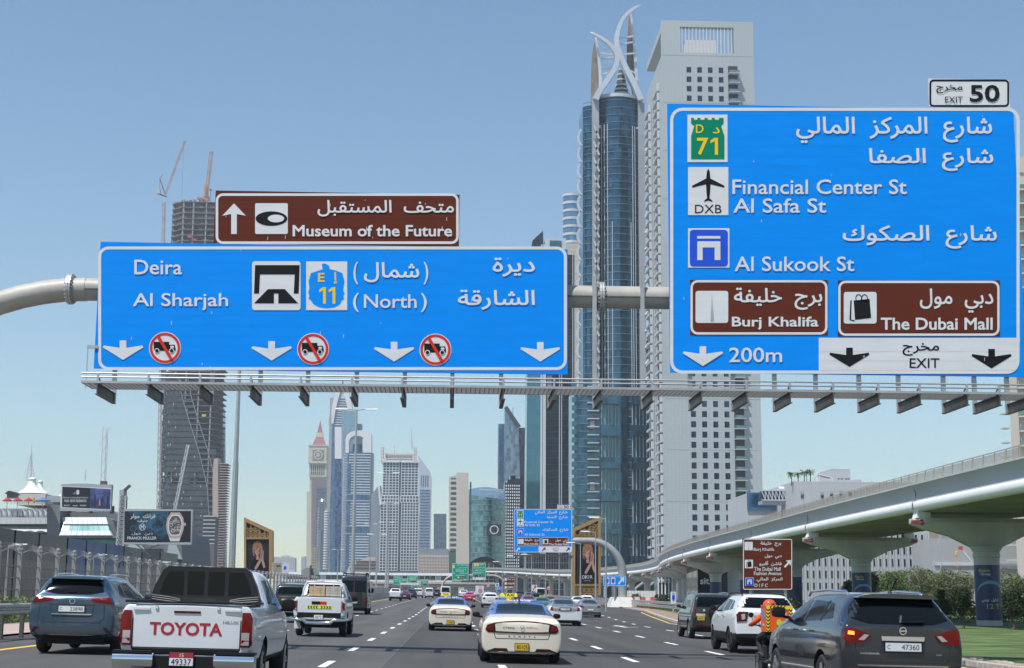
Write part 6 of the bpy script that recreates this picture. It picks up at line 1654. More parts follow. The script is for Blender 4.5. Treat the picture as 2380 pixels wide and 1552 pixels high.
s.text('1',M_adw,178,1139,184,1149,3,.03);s.text('دبي',M_adw,171,1143,177,1149,3);s.text('Discover an extraordinary lifestyle at',M_adw,147,1154,205,1159.5,3,0);s.text('PARK VIEWS RESIDENCES',M_adw,150,1161,201,1167,3,.01)
for tx,xa,xb in (('ZIVI BCTI',148,162),('wasl',169,180),('MAGLIANI',186,200)):s.text(tx,M_adw,xa,1173,xb,1176.5,3,.01)
b=MB()
for px in (150,200,250):x=X_(px,181);b.box(x-.2,181,Z_(1202,181),x+.2,181.4,Z_(1185,181))
b.build('support',M_galv_d,t)
t,s=board(140,285,1184,448,1264.5,'landscape billboard showing a large wristwatch on black',.5,mat('board_frame',(.35,.38,.40),.5))
s.flat('print',M_adk,[(289.5,1188),(444,1187.5),(443,1260),(288.5,1260.5)],1)
s.flat('print',adgrad('ad_gear',(.012,.015,.022),(.03,.12,.20),.9),[(300,1190),(392,1189),(388,1252),(330,1256)],2)
for cx_,cy_,r0_ in ((365,1216,17),(345,1232,9),(310,1228,7),(380,1205,9)):
    s.ring('print',mat('ad_gear_line',(.05,.16,.24),.4),ell(cx_,cy_,r0_,r0_,30),ell(cx_,cy_,r0_-1.2,r0_-1.2,30),3)
    for k in range(6):a=k*pi/3;s.flat('print',MATS['ad_gear_line'],[(cx_+r0_*cos(a),cy_+r0_*sin(a)),(cx_+r0_*cos(a+.07),cy_+r0_*sin(a+.07)),(cx_,cy_)],3)
M_rose=mat('watch_rose',(.50,.36,.34),.3,.3);M_wh=mat('watch_white',(.62,.60,.58),.4)
s.flat('print',M_wh,[(392,1248),(420,1248),(417,1258),(396,1258)],3);s.flat('print',M_wh,[(397,1191),(418,1191),(420,1198),(394,1198)],3)
ton=[(397,1192),(408,1190.5),(419,1192),(426,1203),(428.5,1218),(426,1234),(420,1249),(406,1251),(393,1249),(388,1236),(386,1220),(389,1204)]
s.flat('print',M_rose,ton,4);s.flat('print',M_rose,[(428,1215),(432,1215),(432,1222),(428,1222)],4)
s.ring('print',M_wh,[(407+(x-407)*.82,1221+(y-1221)*.84) for x,y in ton],[(407+(x-407)*.70,1221+(y-1221)*.73) for x,y in ton],5)
s.flat('print',mat('watch_dial',(.10,.085,.08),.4),[(407+(x-407)*.70,1221+(y-1221)*.73) for x,y in ton],5)
r=random.Random(5)
for k in range(16):cx_,cy_,q=407+r.uniform(-10,10),1221+r.uniform(-15,15),r.uniform(2,5);s.ring('print',M_wh,ell(cx_,cy_,q,q*.9,12),ell(cx_,cy_,q-.8,q*.9-.8,12),6)
s.text('فرانك مولر',M_adw,303,1194,361,1207,4);s.text('جنيف',M_adw,320,1206,344,1215,4)
s.ring('emblem',M_adw,ell(331,1225,7.5,8,20),ell(331,1225,6.3,6.8,20),4);s.text('M',M_adw,327,1220,335,1230,5,.02)
s.text('دبي مول',M_adw,306,1237,355,1245,4);s.text('FRANCK MULLER',M_adw,296,1247,364,1254,4,.02)
b=MB()
for a_,c_ in (((300,1264),(345,1300)),((300,1300),(380,1264))):b.bar((X_(a_[0],141),141,Z_(a_[1],141)),(X_(c_[0],141),141.5,Z_(c_[1],141)),.1)
b.build('strut',M_trimw,t)
# patterned pillar
Ypz=141.5
t=thing('lattice_pillar','tall grey pillar covered with a fretwork of diamonds between the two billboards','pillar',(X_(276,Ypz),Ypz,gz(-20,Ypz)))
def pp(u,v):
    x0_,x1_=263+(279-263)*v,282+(293-282)*v;y_=1380+(1150-1380)*v+u*3*v
    return Vector((X_(x0_+(x1_-x0_)*u,Ypz,y_),Ypz,Z_(y_,Ypz,275)))
b=MB();b.add([pp(0,0),pp(1,0),pp(1,1),pp(0,1)]+[pp(0,0)+Vector((0,.7,0)),pp(1,0)+Vector((.0,.7,0)),pp(1,1)+Vector((0,.7,0)),pp(0,1)+Vector((0,.7,0))],[(0,1,2,3),(7,6,5,4),(0,4,5,1),(1,5,6,2),(2,6,7,3),(3,7,4,0)]);b.build('core',mat('pillar_dark',(.10,.105,.11),.6),t)
b=MB();n=24
for j in range(n):
    v0,v1,vm=j/n,(j+1)/n,(j+.5)/n
    for (a_,c_) in (((0,v0),(.5,vm)),((.5,vm),(0,v1)),((1,v0),(.5,vm)),((.5,vm),(1,v1)),((.5,v0),(.25,v0+.25/n)),((.5,v0),(.75,v0+.25/n)),((.2,vm),(.4,vm+.2/n)),((.8,vm),(.6,vm+.2/n)),((.2,vm),(.4,vm-.2/n)),((.8,vm),(.6,vm-.2/n))):
        b.bar(pp(*a_)+Vector((0,-.06,0)),pp(*c_)+Vector((0,-.06,0)),.07,.07,up=(0,1,0))
for u in (0,1):b.bar(pp(u,0)+Vector((0,-.04,0)),pp(u,1)+Vector((0,-.04,0)),.09)
b.build('fretwork',mat('fret_grey',(.48,.49,.50),.5),t)
t=thing('floodlight','floodlight arm sticking out beside the top of the patterned pillar','lamp',(X_(285,150),150,Z_(1150,150)))
b=MB();b.bar((X_(276,150),150,Z_(1150,150)),(X_(290,150),150,Z_(1137,150)),.12,.3);b.build('head',M_galv_d,t);b=MB();b.box(X_(268,150),149.5,Z_(1172,150),X_(278,150),151,Z_(1148,150));b.build('cabinet',M_trimg,t)

# ---------- the two pylons with fashion portraits
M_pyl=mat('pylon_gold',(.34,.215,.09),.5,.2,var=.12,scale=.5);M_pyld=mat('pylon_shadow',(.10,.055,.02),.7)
M_skin=mat('print_skin',(.38,.24,.20),.6,var=.15,scale=2.5,spec=.1);M_hair=mat('print_hair',(.26,.14,.07),.6,var=.4,scale=4,spec=.1);M_sleeve=mat('print_black',(.008,.007,.009),.6,spec=.15);M_pbg=mat('print_dark',(.022,.02,.026),.6,var=.25,scale=.4,spec=.15)
def pylon(Y,out,poster,lat,lat2,lab,words=False):
    t=thing('advert_pylon',lab,'advertising pylon',(X_(sum(p[0] for p in out)/len(out),Y),Y,gz(20,Y)));s=Sign(Y,(0,0),(1,1),t)
    xs_=[p[0] for p in out];
    px0,py0,px1,py1=poster
    def q(x,y): return (X_(x,Y,y),Z_(y,Y,x))
    d=1.6
# frame pieces round the openings
    (l0,t0),(r0_,t1)=out[0],out[1];yb_=out[2][1]
    lx0,ly0,lx1,ly1=lat
    e_=(t1-t0)/(r0_-l0)
    def topy(x): return t0+(x-l0)*e_
    m_=3.5
    pieces={'side_post':[[(l0,t0),(lx0,topy(lx0)),(lx0,yb_),(l0,yb_)],[(lx1,topy(lx1)),(r0_,t1),(r0_,yb_),(lx1,yb_)]],
 'top_beam':[[(lx0,topy(lx0)),(lx1,topy(lx1)),(lx1,topy(lx1)+9),(lx0,topy(lx0)+9)]],
 'crossbar':[[(lx0,py0-4),(lx1,py0-4),(lx1,py0),(lx0,py0)]]+([[(lx0,py1),(lx1,py1),(lx1,py1+4),(lx0,py1+4)]] if lat2 else [])}
    for nm,L in pieces.items():
        for pts in L:b=MB();b.prism([q(*p) for p in pts],(0,Y,0),(1,0,0),(0,0,1),(0,d,0));b.build(nm,M_pyl,t)
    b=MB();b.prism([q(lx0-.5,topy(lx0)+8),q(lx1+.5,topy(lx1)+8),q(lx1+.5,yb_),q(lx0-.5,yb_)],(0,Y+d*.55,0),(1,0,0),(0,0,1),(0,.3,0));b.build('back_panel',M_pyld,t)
    def lattice_panel(ya_l,ya_r,yb2):
        b=MB();n=5
        for k in range(n+1):
            x=lx0+(lx1-lx0)*k/n;yt_=ya_l+(ya_r-ya_l)*k/n;A=q(x,yt_);B=q(x,yb2);b.bar((A[0],Y+.25,A[1]),(B[0],Y+.25,B[1]),.16)
        for k in range(n):
            for j in range(4):
                xa,xb=lx0+(lx1-lx0)*k/n,lx0+(lx1-lx0)*(k+1)/n
                hgt=(yb2-max(ya_l+(ya_r-ya_l)*k/n,ya_l+(ya_r-ya_l)*(k+1)/n));yk0=yb2-12*(j+1);yk1=yb2-12*j
                if yb2-yk0>hgt+5: continue
                A,B,C_,D_=q(xa,yk0),q(xb,yk1),q(xb,yk0),q(xa,yk1)
                b.bar((A[0],Y+.2,A[1]),(B[0],Y+.2,B[1]),.17);b.bar((C_[0],Y+.2,C_[1]),(D_[0],Y+.2,D_[1]),.17);b.bar((D_[0],Y+.25,D_[1]),(B[0],Y+.25,B[1]),.12)
        b.build('lattice',M_pyl,t)
    lattice_panel(topy(lx0)+9,topy(lx1)+9,py0-4)
    if lat2:lattice_panel(lat2[0],lat2[0],lat2[1])
    w,h=px1-px0,py1-py0
    s2=Sign(Y+.25,(px0,py0),(w/100.,h/100.),t)
    s2.flat('poster',M_pbg,[(0,0),(100,0),(100,100),(0,100)],1)
# an invented portrait: head, hair, praying hands, dark clothes
    s2.flat('print',M_sleeve,[(20,62),(36,48),(50,46),(72,44),(88,56),(92,84),(14,84)],2)
    s2.flat('print',M_hair,[(28,18),(36,8),(52,4),(66,8),(74,18),(76,32),(70,38),(62,24),(48,18),(38,26),(36,38),(28,34)],3)
    s2.flat('print',M_skin,[(38,27),(44,21),(56,20),(62,26),(63,34),(58,41),(52,45),(45,41),(39,34)],4);s2.flat('print',M_hair,[(34,26),(40,16),(52,13),(64,17),(67,28),(62,24),(56,23),(48,27),(42,25),(38,33),(36,44),(30,40)],5);s2.flat('print',mat('print_shade',(.16,.09,.08),.6),[(58,26),(63,27),(63,35),(57,42),(52,45),(56,36)],4.5)
    s2.flat('print',M_skin,[(44,44),(58,43),(58,52),(46,52)],3)
    for ex in (42,57):s2.flat('print',M_sleeve,[(ex-3.5,29),(ex,27.8),(ex+3.5,29),(ex,30.2)],5)
    s2.flat('print',MATS['sign_red'],[(46,39.5),(50,38.6),(55,39.5),(50,41)],5);s2.flat('print',M_hair,[(50,30),(52,35),(49,36)],5)
    for pts in ([(60,52),(66,30),(70,24),(72,27),(71,46),(70,56)],[(70,56),(72,46),(76,30),(79,28),(80,34),(78,50),(88,70),(80,74),(72,62)],[(60,52),(68,56),(56,68),(44,78),(36,74),(48,62)]):
        s2.flat('print',M_skin,pts,6)
    for k in range(3):s2.flat('print',M_sleeve,[(62+k*3,40-k*5),(62.8+k*3,40-k*5),(65+k*2.4,52-k*3),(64+k*2.4,52-k*3)],7)
    if words:
        for i,(a_,xx) in enumerate((('D',27),('I',40),('O',46),('R',62))):s2.text(a_,M_adw,xx,80,xx+(4 if a_=='I' else 12),87.5,7,0)
        s2.text('dubai mall',M_adw,36,91,62,93,7,0)
    return t
pylon(255,[(567,1202),(634,1233),(634,1345)],(573,1253,623,1345),(572,1212,625,1248),None,'gold slanted pylon with a dark fashion portrait beside the tall lamp post on the left')
pylon(262,[(1331.5,1228),(1396.5,1198.5),(1396.5,1383)],(1340,1256,1390.5,1357.5),(1337,1222,1391,1250),(1361,1383),'gold slanted pylon with a dark fashion portrait and four white letters behind the sign post',True)
t=thing('poster_hoarding','low roadside hoarding with a face in sunglasses and white panel right of the left pylon','billboard',(X_(660,240),240,gz(-20,240)))
s=Sign(240,(0,0),(1,1),t);s.slab('panel',M_adw,633,1307,671,1340);s.flat('print',mat('hoard_olive',(.25,.27,.2)),[(634,1308),(655,1308),(655,1330),(634,1330)],1);s.flat('print',M_skin,ell(647,1316,5,7,14),2);s.flat('print',M_ink,[(642,1314),(652,1314),(652,1317),(642,1317)],3)
s.flat('print',M_dblue,[(660,1316),(666,1316),(665,1324),(659,1324)],1)

# ================================================================= right hand side
Yh=400.
t=bld('panelled_building','long pale panelled building with dark square windows behind the viaduct piers','building',X_(1950,Yh),Yh,gz(20,Yh))
M_pan=panelmat('pale_panel',(.42,.44,.46),2.2,2.2,.07,.8)
b=MB();b.box(X_(1852,Yh),Yh,0,X_(2165,Yh),Yh+45,Z_(1119,Yh,1900));b.build('wall',M_pan,t)
for px,y0_,y1_ in ((1917,1150,1136),(1939,1148,1134),(1961,1146,1133),(1983,1144,1131),(1870,1150,1138)):
    b=MB();b.box(X_(px-3.2,Yh),Yh-.15,Z_(y0_,Yh),X_(px+3.4,Yh),Yh-.01,Z_(y0_-6,Yh));b.build('window',M_winb,t);b=MB();b.box(X_(px-3.2,Yh),Yh-.15,Z_(y0_-8,Yh),X_(px+3.4,Yh),Yh-.01,Z_(y0_-14,Yh));b.build('grille',M_trimg,t)
wb=MB();wb.box(-.40,-.1,0,.40,.0,1.9);wme=wb.mesh('window',M_winb);pbm=MB();pbm.box(-.5,-.14,0,.5,-.0,1.35);pme2=pbm.mesh('panel',M_trimw)
for j in range(6):
    z=Z_(1366,Yh)+j*3.2
    for k in range(21):
        px=1863.6+k*14.2
        if px>2160 or (2020<px<2050 and j>2): continue
        o=link('window',wme,t);o.location=Vector((X_(px,Yh),Yh-.02,z))-t.location
b=MB()
for k in range(43):px=1860+k*7.1;x=X_(px,Yh);b.box(x-.13,Yh-.22,0,x+.13,Yh-.05,Z_(1240,Yh,1900)+.5)
o=b.build('fin',mat('fin_pale',(.38,.41,.43),.6),t)
b=MB();b.box(X_(1962,Yh),Yh+10,Z_(1119,Yh),X_(2008,Yh),Yh+25,Z_(1074,Yh));b.box(X_(1955,Yh),Yh+8,Z_(1119,Yh),X_(2030,Yh),Yh+30,Z_(1101,Yh));b.build('roof_tower',M_pan,t)
b=MB();b.box(X_(1992,Yh),Yh+7.8,Z_(1117,Yh),X_(2014,Yh),Yh+8,Z_(1110,Yh));
for px in (1977,1985,1995,2001):b.box(X_(px,Yh),Yh+9.8,Z_(1101,Yh),X_(px+4,Yh),Yh+10,Z_(1097,Yh))
b.build('louvre',M_shade,t)
b=MB()
for px in (1956,1968,2013,2049):b.bar((X_(px,Yh),Yh+6,Z_(1119,Yh)),(X_(px,Yh),Yh+6,Z_(1101,Yh)),.12)
b.build('antenna',M_trimg,t)
b=MB();b.box(X_(1775,Yh),Yh+20,0,X_(1852,Yh),Yh+50,Z_(1129,Yh));b.build('wing',M_pan,t);b=MB();b.box(X_(1774,Yh),Yh+19.5,Z_(1170,Yh),X_(1845,Yh),Yh+20,Z_(1127,Yh));b.build('wing_glass',M_glassb,t)
# palms on its roof, canopy
def palm(x,Y,zb_,h,lab,s=1.0,seed=0,name='palm_tree'):
    r=random.Random(seed);t=thing(name,lab,'palm tree',(x,Y,zb_));b=MB();b.tube([(x,Y,zb_),(x+.1*s,Y,zb_+h*.5),(x,Y,zb_+h)],[.16*s,.12*s,.13*s],7);b.build('trunk',mat('palm_trunk',(.16,.11,.07),.95),t)
    b=MB()
    for k in range(26):
        a=r.uniform(0,2*pi);up=r.uniform(-.5,1.1);L=s*r.uniform(.9,1.3);p=Vector((x,Y,zb_+h));d=Vector((cos(a)*cos(up),sin(a)*cos(up),sin(up)))
        prev=p;
        for i in range(5):
            nx=prev+d*L*.26;d=(d+Vector((0,0,-.32))).normalized();sd_=d.cross(Vector((0,0,1))).normalized()*(.13*s)*(1-i*.15)
            dr=Vector((0,0,-.1*s));b.add([prev,nx,nx+sd_+dr,prev+sd_+dr],[(0,1,2,3)]);b.add([prev,nx,nx-sd_+dr,prev-sd_+dr],[(0,1,2,3)]);prev=nx
    b.build('crown',mat('palm_leaf',(.07,.10,.035),.8,var=.3),t,fix=False)
for i,(px,yt_,yb_,lab) in enumerate(((1845.5,1103,1124,'leftmost and darkest rooftop palm above the truss bridge'),(1861,1103,1121,'short rooftop palm second from the left'),(1875.5,1098,1119,'rooftop palm on the left of the close pair'),(1881.5,1100,1119,'thin rooftop palm on the right of the close pair'),(1890,1095.5,1117,'tallest rooftop palm nearest the canopy'))):
    zb_=Z_(yb_,401,px)-.6;palm(X_(px,401),401,zb_,Z_(yt_,401,px)-zb_,lab,1.05 if i!=3 else .75,i)
t=thing('roof_canopy','small orange and white fabric canopy on the pale building roof','canopy',(X_(1920,402),402,Z_(1119,402)))
b=MB();q= lambda x,y,dy=0:(X_(x,402),402+dy,Z_(y,402,1920));b.add([q(1901,1110),q(1912,1103),q(1942,1110),q(1939,1110,3),q(1915,1105,3)],[(0,1,4),(1,2,3,4)]);b.build('fabric',mat('canopy_tan',(.5,.36,.24),.8),t,fix=False)
b=MB();
for x,y in ((1901,1110),(1912,1103),(1942,1110)):b.bar(q(x,y),q(x,1119),.15)
b.bar(q(1912,1103),q(1942,1110),.18);b.build('frame',M_signw,t)
t=thing('truss_bridge','white steel truss footbridge between the concrete tower and pale building','bridge',(X_(1815,420),420,Z_(1172,420)))
za,zb_=Z_(1163,412,1815),Z_(1141,412,1815);xa,xb=X_(1773,412),X_(1856,412)
b=MB();b.box(xa,411,za-1.1,xb,416,za-.2);b.build('deck',M_trimg,t);b=MB();b.box(xa,412,za,xb,415,zb_);b.build('glass_tube',M_winb,t)
b=MB();n=10
for k in range(n):x0_,x1_=xa+(xb-xa)*k/n,xa+(xb-xa)*(k+1)/n;b.bar((x0_,410.8,zb_),(x1_,410.8,za),.22);b.bar((x1_,410.8,za),(x1_,410.8,zb_),.18)
b.bar((xa,410.8,za),(xb,410.8,za),.3);b.bar((xa,410.8,zb_),(xb,410.8,zb_),.3);b.build('truss',M_trimw,t)
b=MB();b.tube([(X_(1817,412),413,zb_+.5),(xb,413,zb_+.3)],.8,12);b.build('roof',M_signw,t)
# buildings behind trees at the right
t=bld('white_hall','white ribbed building with narrow slits beyond the trees','building',X_(2215,420),420,1)
b=MB();b.box(X_(2170,420),420,0,X_(2262,420),450,Z_(1255,420,2200));b.build('wall',panelmat('white_panel',(.55,.56,.56),3,60,.12,.7),t);b=MB()
for k in range(6):x=X_(2205+k*9,420);b.box(x,419.8,Z_(1330,420),x+.35,420,Z_(1300,420))
b.build('slit_window',M_trimg,t)
t=bld('grey_warehouse','large grey warehouse with pale stripe at the right edge behind the nearest pier','building',X_(2340,380),380,1)
b=MB();b.box(X_(2180,380),382,0,X_(2600,380),420,Z_(1252,380,2300));b.build('wall',mat('ware_grey',(.33,.35,.36),.8,var=.05,scale=.1),t)
b=MB();b.box(X_(2180,380),381.6,Z_(1315,380,2340),X_(2600,380),382,Z_(1307,380,2340));b.build('band',M_trimw,t)
b=MB()
for k in range(90):x=X_(2300+k*3,380);b.box(x,381.4,Z_(1322,380,2340),x+.12,381.6,Z_(1307,380,2340))
o=b.build('rib',M_trimg,t);o['kind']='stuff'
b=MB();b.prism([(X_(x,430),Z_(y,430,2190)) for x,y in ((2168,1262),(2172,1230),(2185,1222),(2230,1228),(2235,1262))],(0,430,0),(1,0,0),(0,0,1),(0,10,0));b.build('roof',mat('brown_roof',(.25,.21,.18),.9),t)
t=bld('crawler_crane','grey lattice boom crane rising behind the trees','crane',X_(2185,300),300,0)
b=MB();lattice(b,(X_(2168,300),300,Z_(1345,300,2200)),(X_(2202,300),300,Z_(1225,300,2200)),1.7,1.9,.13);b.build('boom',M_trimg,t)
t=bld('crawler_crane','red tipped crane boom with a yellow hook block behind the trees','crane',X_(2240,300),300,0)
b=MB();b.bar((X_(2234,300),300,Z_(1270,300,2200)),(X_(2262,300),300,Z_(1305,300,2200)),.35);b.build('boom',M_trimw,t)
b=MB();b.box(X_(2233,300),299.7,Z_(1277,300,2200),X_(2241,300),300.2,Z_(1269,300,2200));b.build('tip',MATS['crane_red'],t);b=MB();b.lathe([(0,-.5),(.3,-.3),(.3,.3),(0,.5)],(X_(2227,300),300,Z_(1286,300,2200)),n=8);b.bar((X_(2227,300),300,Z_(1320,300,2200)),(X_(2227,300),300,Z_(1290,300,2200)),.1);b.build('hook_block',mat('hook_yellow',(.6,.33,.04)),t)
# right edge tower
Yv=350.
t=bld('curved_flats','tall beige apartment tower with curved green glass balconies at the right picture edge','tower',X_(2390,Yv),Yv,0)
za=Z_(346,Yv,2360);xl_=X_(2346,Yv,1000)
b=MB();b.prism([(xl_+.9,Yv),(xl_+40,Yv),(xl_+45,Yv+20),(xl_+9.5,Yv+20)],(0,0,0),(1,0,0),(0,1,0),(0,0,za-6));b.build('wall',mat('flats_beige',(.52,.48,.42),.8,var=.04),t)
b=MB();b.box(xl_+.7,Yv-.5,0,xl_+2.2,Yv+1,za);b.box(xl_+2.6,Yv-.3,za-6,xl_+30,Yv+1,za-2);b.build('corner_pier',MATS['flats_beige'],t)
bb=MB();n=8;pl=[(xl_+2.3+i*1.6,Yv-1.2-1.6*sin(pi*i/n)) for i in range(n+1)];bb.prism(pl+[(xl_+2.3+12.8,Yv),(xl_+2.3,Yv)],(0,0,0),(1,0,0),(0,1,0),(0,0,.35));bme=bb.mesh('balcony',MATS['flats_beige'])
gg=MB()
for p_,q_ in zip(pl,pl[1:]):gg.bar((*p_,.9),(*q_,.9),.06,1.05)
gme=gg.mesh('balustrade',mat('green_balustrade',(.12,.24,.2),.2,.3))
lf=MB();lf.box(-.9,0,0,.68,2.5,.3);lfme=lf.mesh('ledge',MATS['flats_beige'])
z=6
while z<za-9:
    o=link('balcony',bme,t);o.location=Vector((0,0,z))-t.location;q=link('balustrade',gme,o);o2=link('ledge',lfme,t);o2.location=Vector((xl_,Yv+1,z+1))-t.location;z+=3.45
# shopfronts and wall under the viaduct
t=thing('shop','dark glass shop front with large white letters under the viaduct','shop',(X_(1640,240),250,gz(20,250)));
b=MB();b.box(X_(1622,250),250,0,X_(1850,250),262,Z_(1320,250,1640));b.build('glass_front',M_glassk,t)
put_text('sit','lettering',M_signw,(1627,1343,1649,1358), lambda x,y:(X_(x,249.9,y),249.9,Z_(y,249.9,x)),t,.03)
t=thing('shop','small white framed glass kiosk with white letters at the left under the viaduct','shop',(X_(1545,300),300,gz(20,300)));
b=MB();b.box(X_(1530,300),300,0,X_(1562,300),306,Z_(1342,300,1545));b.build('glass_front',M_glasst,t);b=MB()
for px in (1530,1538,1546,1554,1562):b.box(X_(px,300)-.12,299.7,0,X_(px,300)+.12,299.95,Z_(1342,300,1545))
b.box(X_(1530,300),299.6,Z_(1354,300,1545),X_(1562,300),299.94,Z_(1353,300,1545));b.build('frame',M_signw,t)
put_text('reams','lettering',M_signw,(1532,1345,1558,1352), lambda x,y:(X_(x,299.5,y),299.5,Z_(y,299.5,x)),t,.03)
t=thing('cladding_wall','pale tiled wall with dark frame under the viaduct left of the brown sign','wall',(X_(1700,235),235,gz(20,235)))
b=MB();b.box(X_(1690,235),235,0,X_(1727,235),240,Z_(1322,235,1700));b.build('tiling',panelmat('tile_wall',(.45,.47,.48),.6,.6,.04,.8),t);b=MB();b.box(X_(1676,235),234.5,0,X_(1690,235),240,Z_(1316,235,1700));b.build('frame',M_shade,t)
t=thing('site_hoarding','long low white hoarding behind the red and white road blocks','fence',(X_(1480,300),290,gz(20,290)))
for k in range(12):b=MB();x=X_(1440+k*7,290);b.box(x,290,gz(20,290)-.5,x+.53,290.1,Z_(1373,290,1480));b.build('panel',M_signw,t)
t=bld('dark_lobby','dark glazed lobby of the crown tower behind the gold pylon','building',X_(1440,560),560,1)
b=MB();b.box(X_(1400,640),640,0,X_(1560,640),650,Z_(1335,640,1480));b.build('glass_front',M_glassk,t);b=MB()
for k in range(7):x=X_(1405+k*24,640);b.tube([(x,639,1),(x,639,5),(x+4,639,8)],.5,6)
b.build('frame',M_trimg,t)
t=bld('glass_podium','wide dark glass office podium behind the lamp posts left of the right pylon','building',X_(1270,620),900,1)
b=MB();b.box(X_(1222,880),880,0,X_(1337,880),895,Z_(1287,880,1270));b.build('glass_front',M_glassk,t);b=MB()
for k in range(20):x=X_(1222+k*5.8,880);b.box(x,879.6,0,x+.25,880,Z_(1287,880,1270))
for k in range(6):z=Z_(1370,880)+k*3.8;b.box(X_(1222,880),879.7,z,X_(1337,880),879.95,z+.4)
b.build('mullion',mat('podium_line',(.12,.13,.14),.4),t)

# ---------- plastic road blocks
M_pw,M_prd=mat('plastic_white',(.62,.58,.56),.5,var=.08),mat('plastic_red',(.50,.10,.07),.5,var=.1)
bk=MB();bk.prism([(-.3,0),(.3,0),(.3,.25),(.12,.5),(.1,1.0),(-.1,1.0),(-.12,.5),(-.3,.25)],(0,0,0),(0,1,0),(0,0,1),(1.28,0,0));bw,br=bk.mesh('body',M_pw),bk.mesh('body',M_prd)
sk=MB();sk.box(.2,-.33,.02,.4,.33,.16);sk.box(.85,-.33,.02,1.05,.33,.16);skm=sk.mesh('foot_slot',M_shade)
blabs=['white road block first in the row at the post base','red road block with white blocks on both sides, nearer the post','white road block third in the row','red road block in the second pair','white road block right of the second red block','red road block with another red beside it','white topped road block near the row end','last red road block before the lawn']
for i,lb in enumerate(blabs):
    t=thing('road_block',lb,'road block',(X_(1429+i*9+(i>4)*3,216-i*.8),214-i*1.6,gz(20,212)+.08),group='red and white plastic road blocks');t.rotation_euler.z=-.12*i/3
    t.scale=(.42*1.0+.0,1,1.25);
    o=link('body',bw if i in (0,2,4,6) else br,t);o=link('foot_slot',skm,t);t.scale=(.5,.8,1.3)

# ================================================================= street lamps
M_lampp=mat('lamp_pole_grey',(.38,.40,.40),.45,.4,var=.06)
M_lamph=mat('lamp_head_white',(.62,.64,.64),.4)
def lamp(Y,px,ptop,lab,arms=2,w=.22,L=2.6,base_px=None,x=None):
    X=X_(px,Y,ptop) if x is None else x;g=gz(X,Y);zt_=Z_(ptop,Y,px)
    t=thing('street_lamp',lab,'street lamp',(X,Y,g))
    b=MB();b.tube([(X,Y,g),(X,Y,g+(zt_-g)*.5)],[w*1.15,w*.9],8,False);b.tube([(X,Y,g+(zt_-g)*.5),(X,Y,zt_)],[w*.75,w*.45],8);b.build('pole',M_lampp,t,smooth=radians(30))
    for s in ((-1,1) if arms==2 else (arms,)):
        s_=1 if s>0 else -1
        b=MB();b.bar((X,Y,zt_-.1),(X+s_*L*.45,Y,zt_+.06),.1);b.build('arm',M_lampp,t)
        e_,f_=min(.25,L*.10),min(.18,L*.06);b=MB();b.hexa([(X+s_*L*.4,Y-e_,zt_-.02),(X+s_*L,Y-e_,zt_+.02),(X+s_*L,Y+e_,zt_+.02),(X+s_*L*.4,Y+e_,zt_-.02)],[(X+s_*L*.4,Y-e_*.8,zt_+f_),(X+s_*L,Y-e_*.6,zt_+f_),(X+s_*L,Y+e_*.6,zt_+f_),(X+s_*L*.4,Y+e_*.8,zt_+f_)]);b.build('head',M_lamph,t)
    return t
def lampc(px,Y): return X_(px,Y,1360)
lamp(105,561,740,'nearest tall lamp post passing up behind the wide blue sign',w=.22,L=2.8)
lamp(185,829,952,'tall twin arm lamp right of the ogive tower behind the black van',w=.24)
for Y,px,pt,lb in ((300,903,1099,'twin arm lamp in front of the white grid tower, highest arms'),(360,906,1170,'twin arm lamp below the highest one on the grid tower'),(430,899,1214,'twin arm lamp whose arms sit low on the grid tower'),(330,877,1242,'single slim lamp left of the grid tower'),(520,862,1218,'faint lamp in front of the arched top tower'),(600,786,1277,'small far lamp in front of the blue slabs')):
    lamp(Y,px,pt,lb,w=.16 if Y<400 else .2,L=2.2)
for Y,px,pt,ar,lb in ((160,1408,1204,-1,'single arm lamp right of the right gold pylon'),(190,1384,1236,-1,'single arm lamp standing in front of the right gold pylon portrait'),(200,1349,1262,-1,'single arm lamp left in front of the gold pylon'),(235,1329,1262,-1,'lamp post at the left edge of the gold pylon'),(260,1300,1284,-1,'lamp post under the right end of the distant blue sign'),(260,1268,1284,-1,'lamp post under the middle of the distant blue sign'),(300,1236,1289,-1,'lamp left of the distant blue sign foot'),(340,1202,1292,-1,'slim lamp right of the station dome'),(380,1168,1306,-1,'short lamp in front of the station dome')):
    lamp(Y,px,pt,lb,arms=ar,w=.085+.0001*Y,L=1.3+Y*.003)
for px,pt,Y,lb in ((20,1266,62,'low lamp with a flat head at the left end of the fence'),(218,1290,92,'low lamp behind the third fence bay'),(366,1307,92,'low lamp behind the seventh fence bay'),(470,1318,140,'low lamp behind the middle of the fence')):
    lamp(Y+12,px,pt,lb,arms=1,w=.06,L=.9)

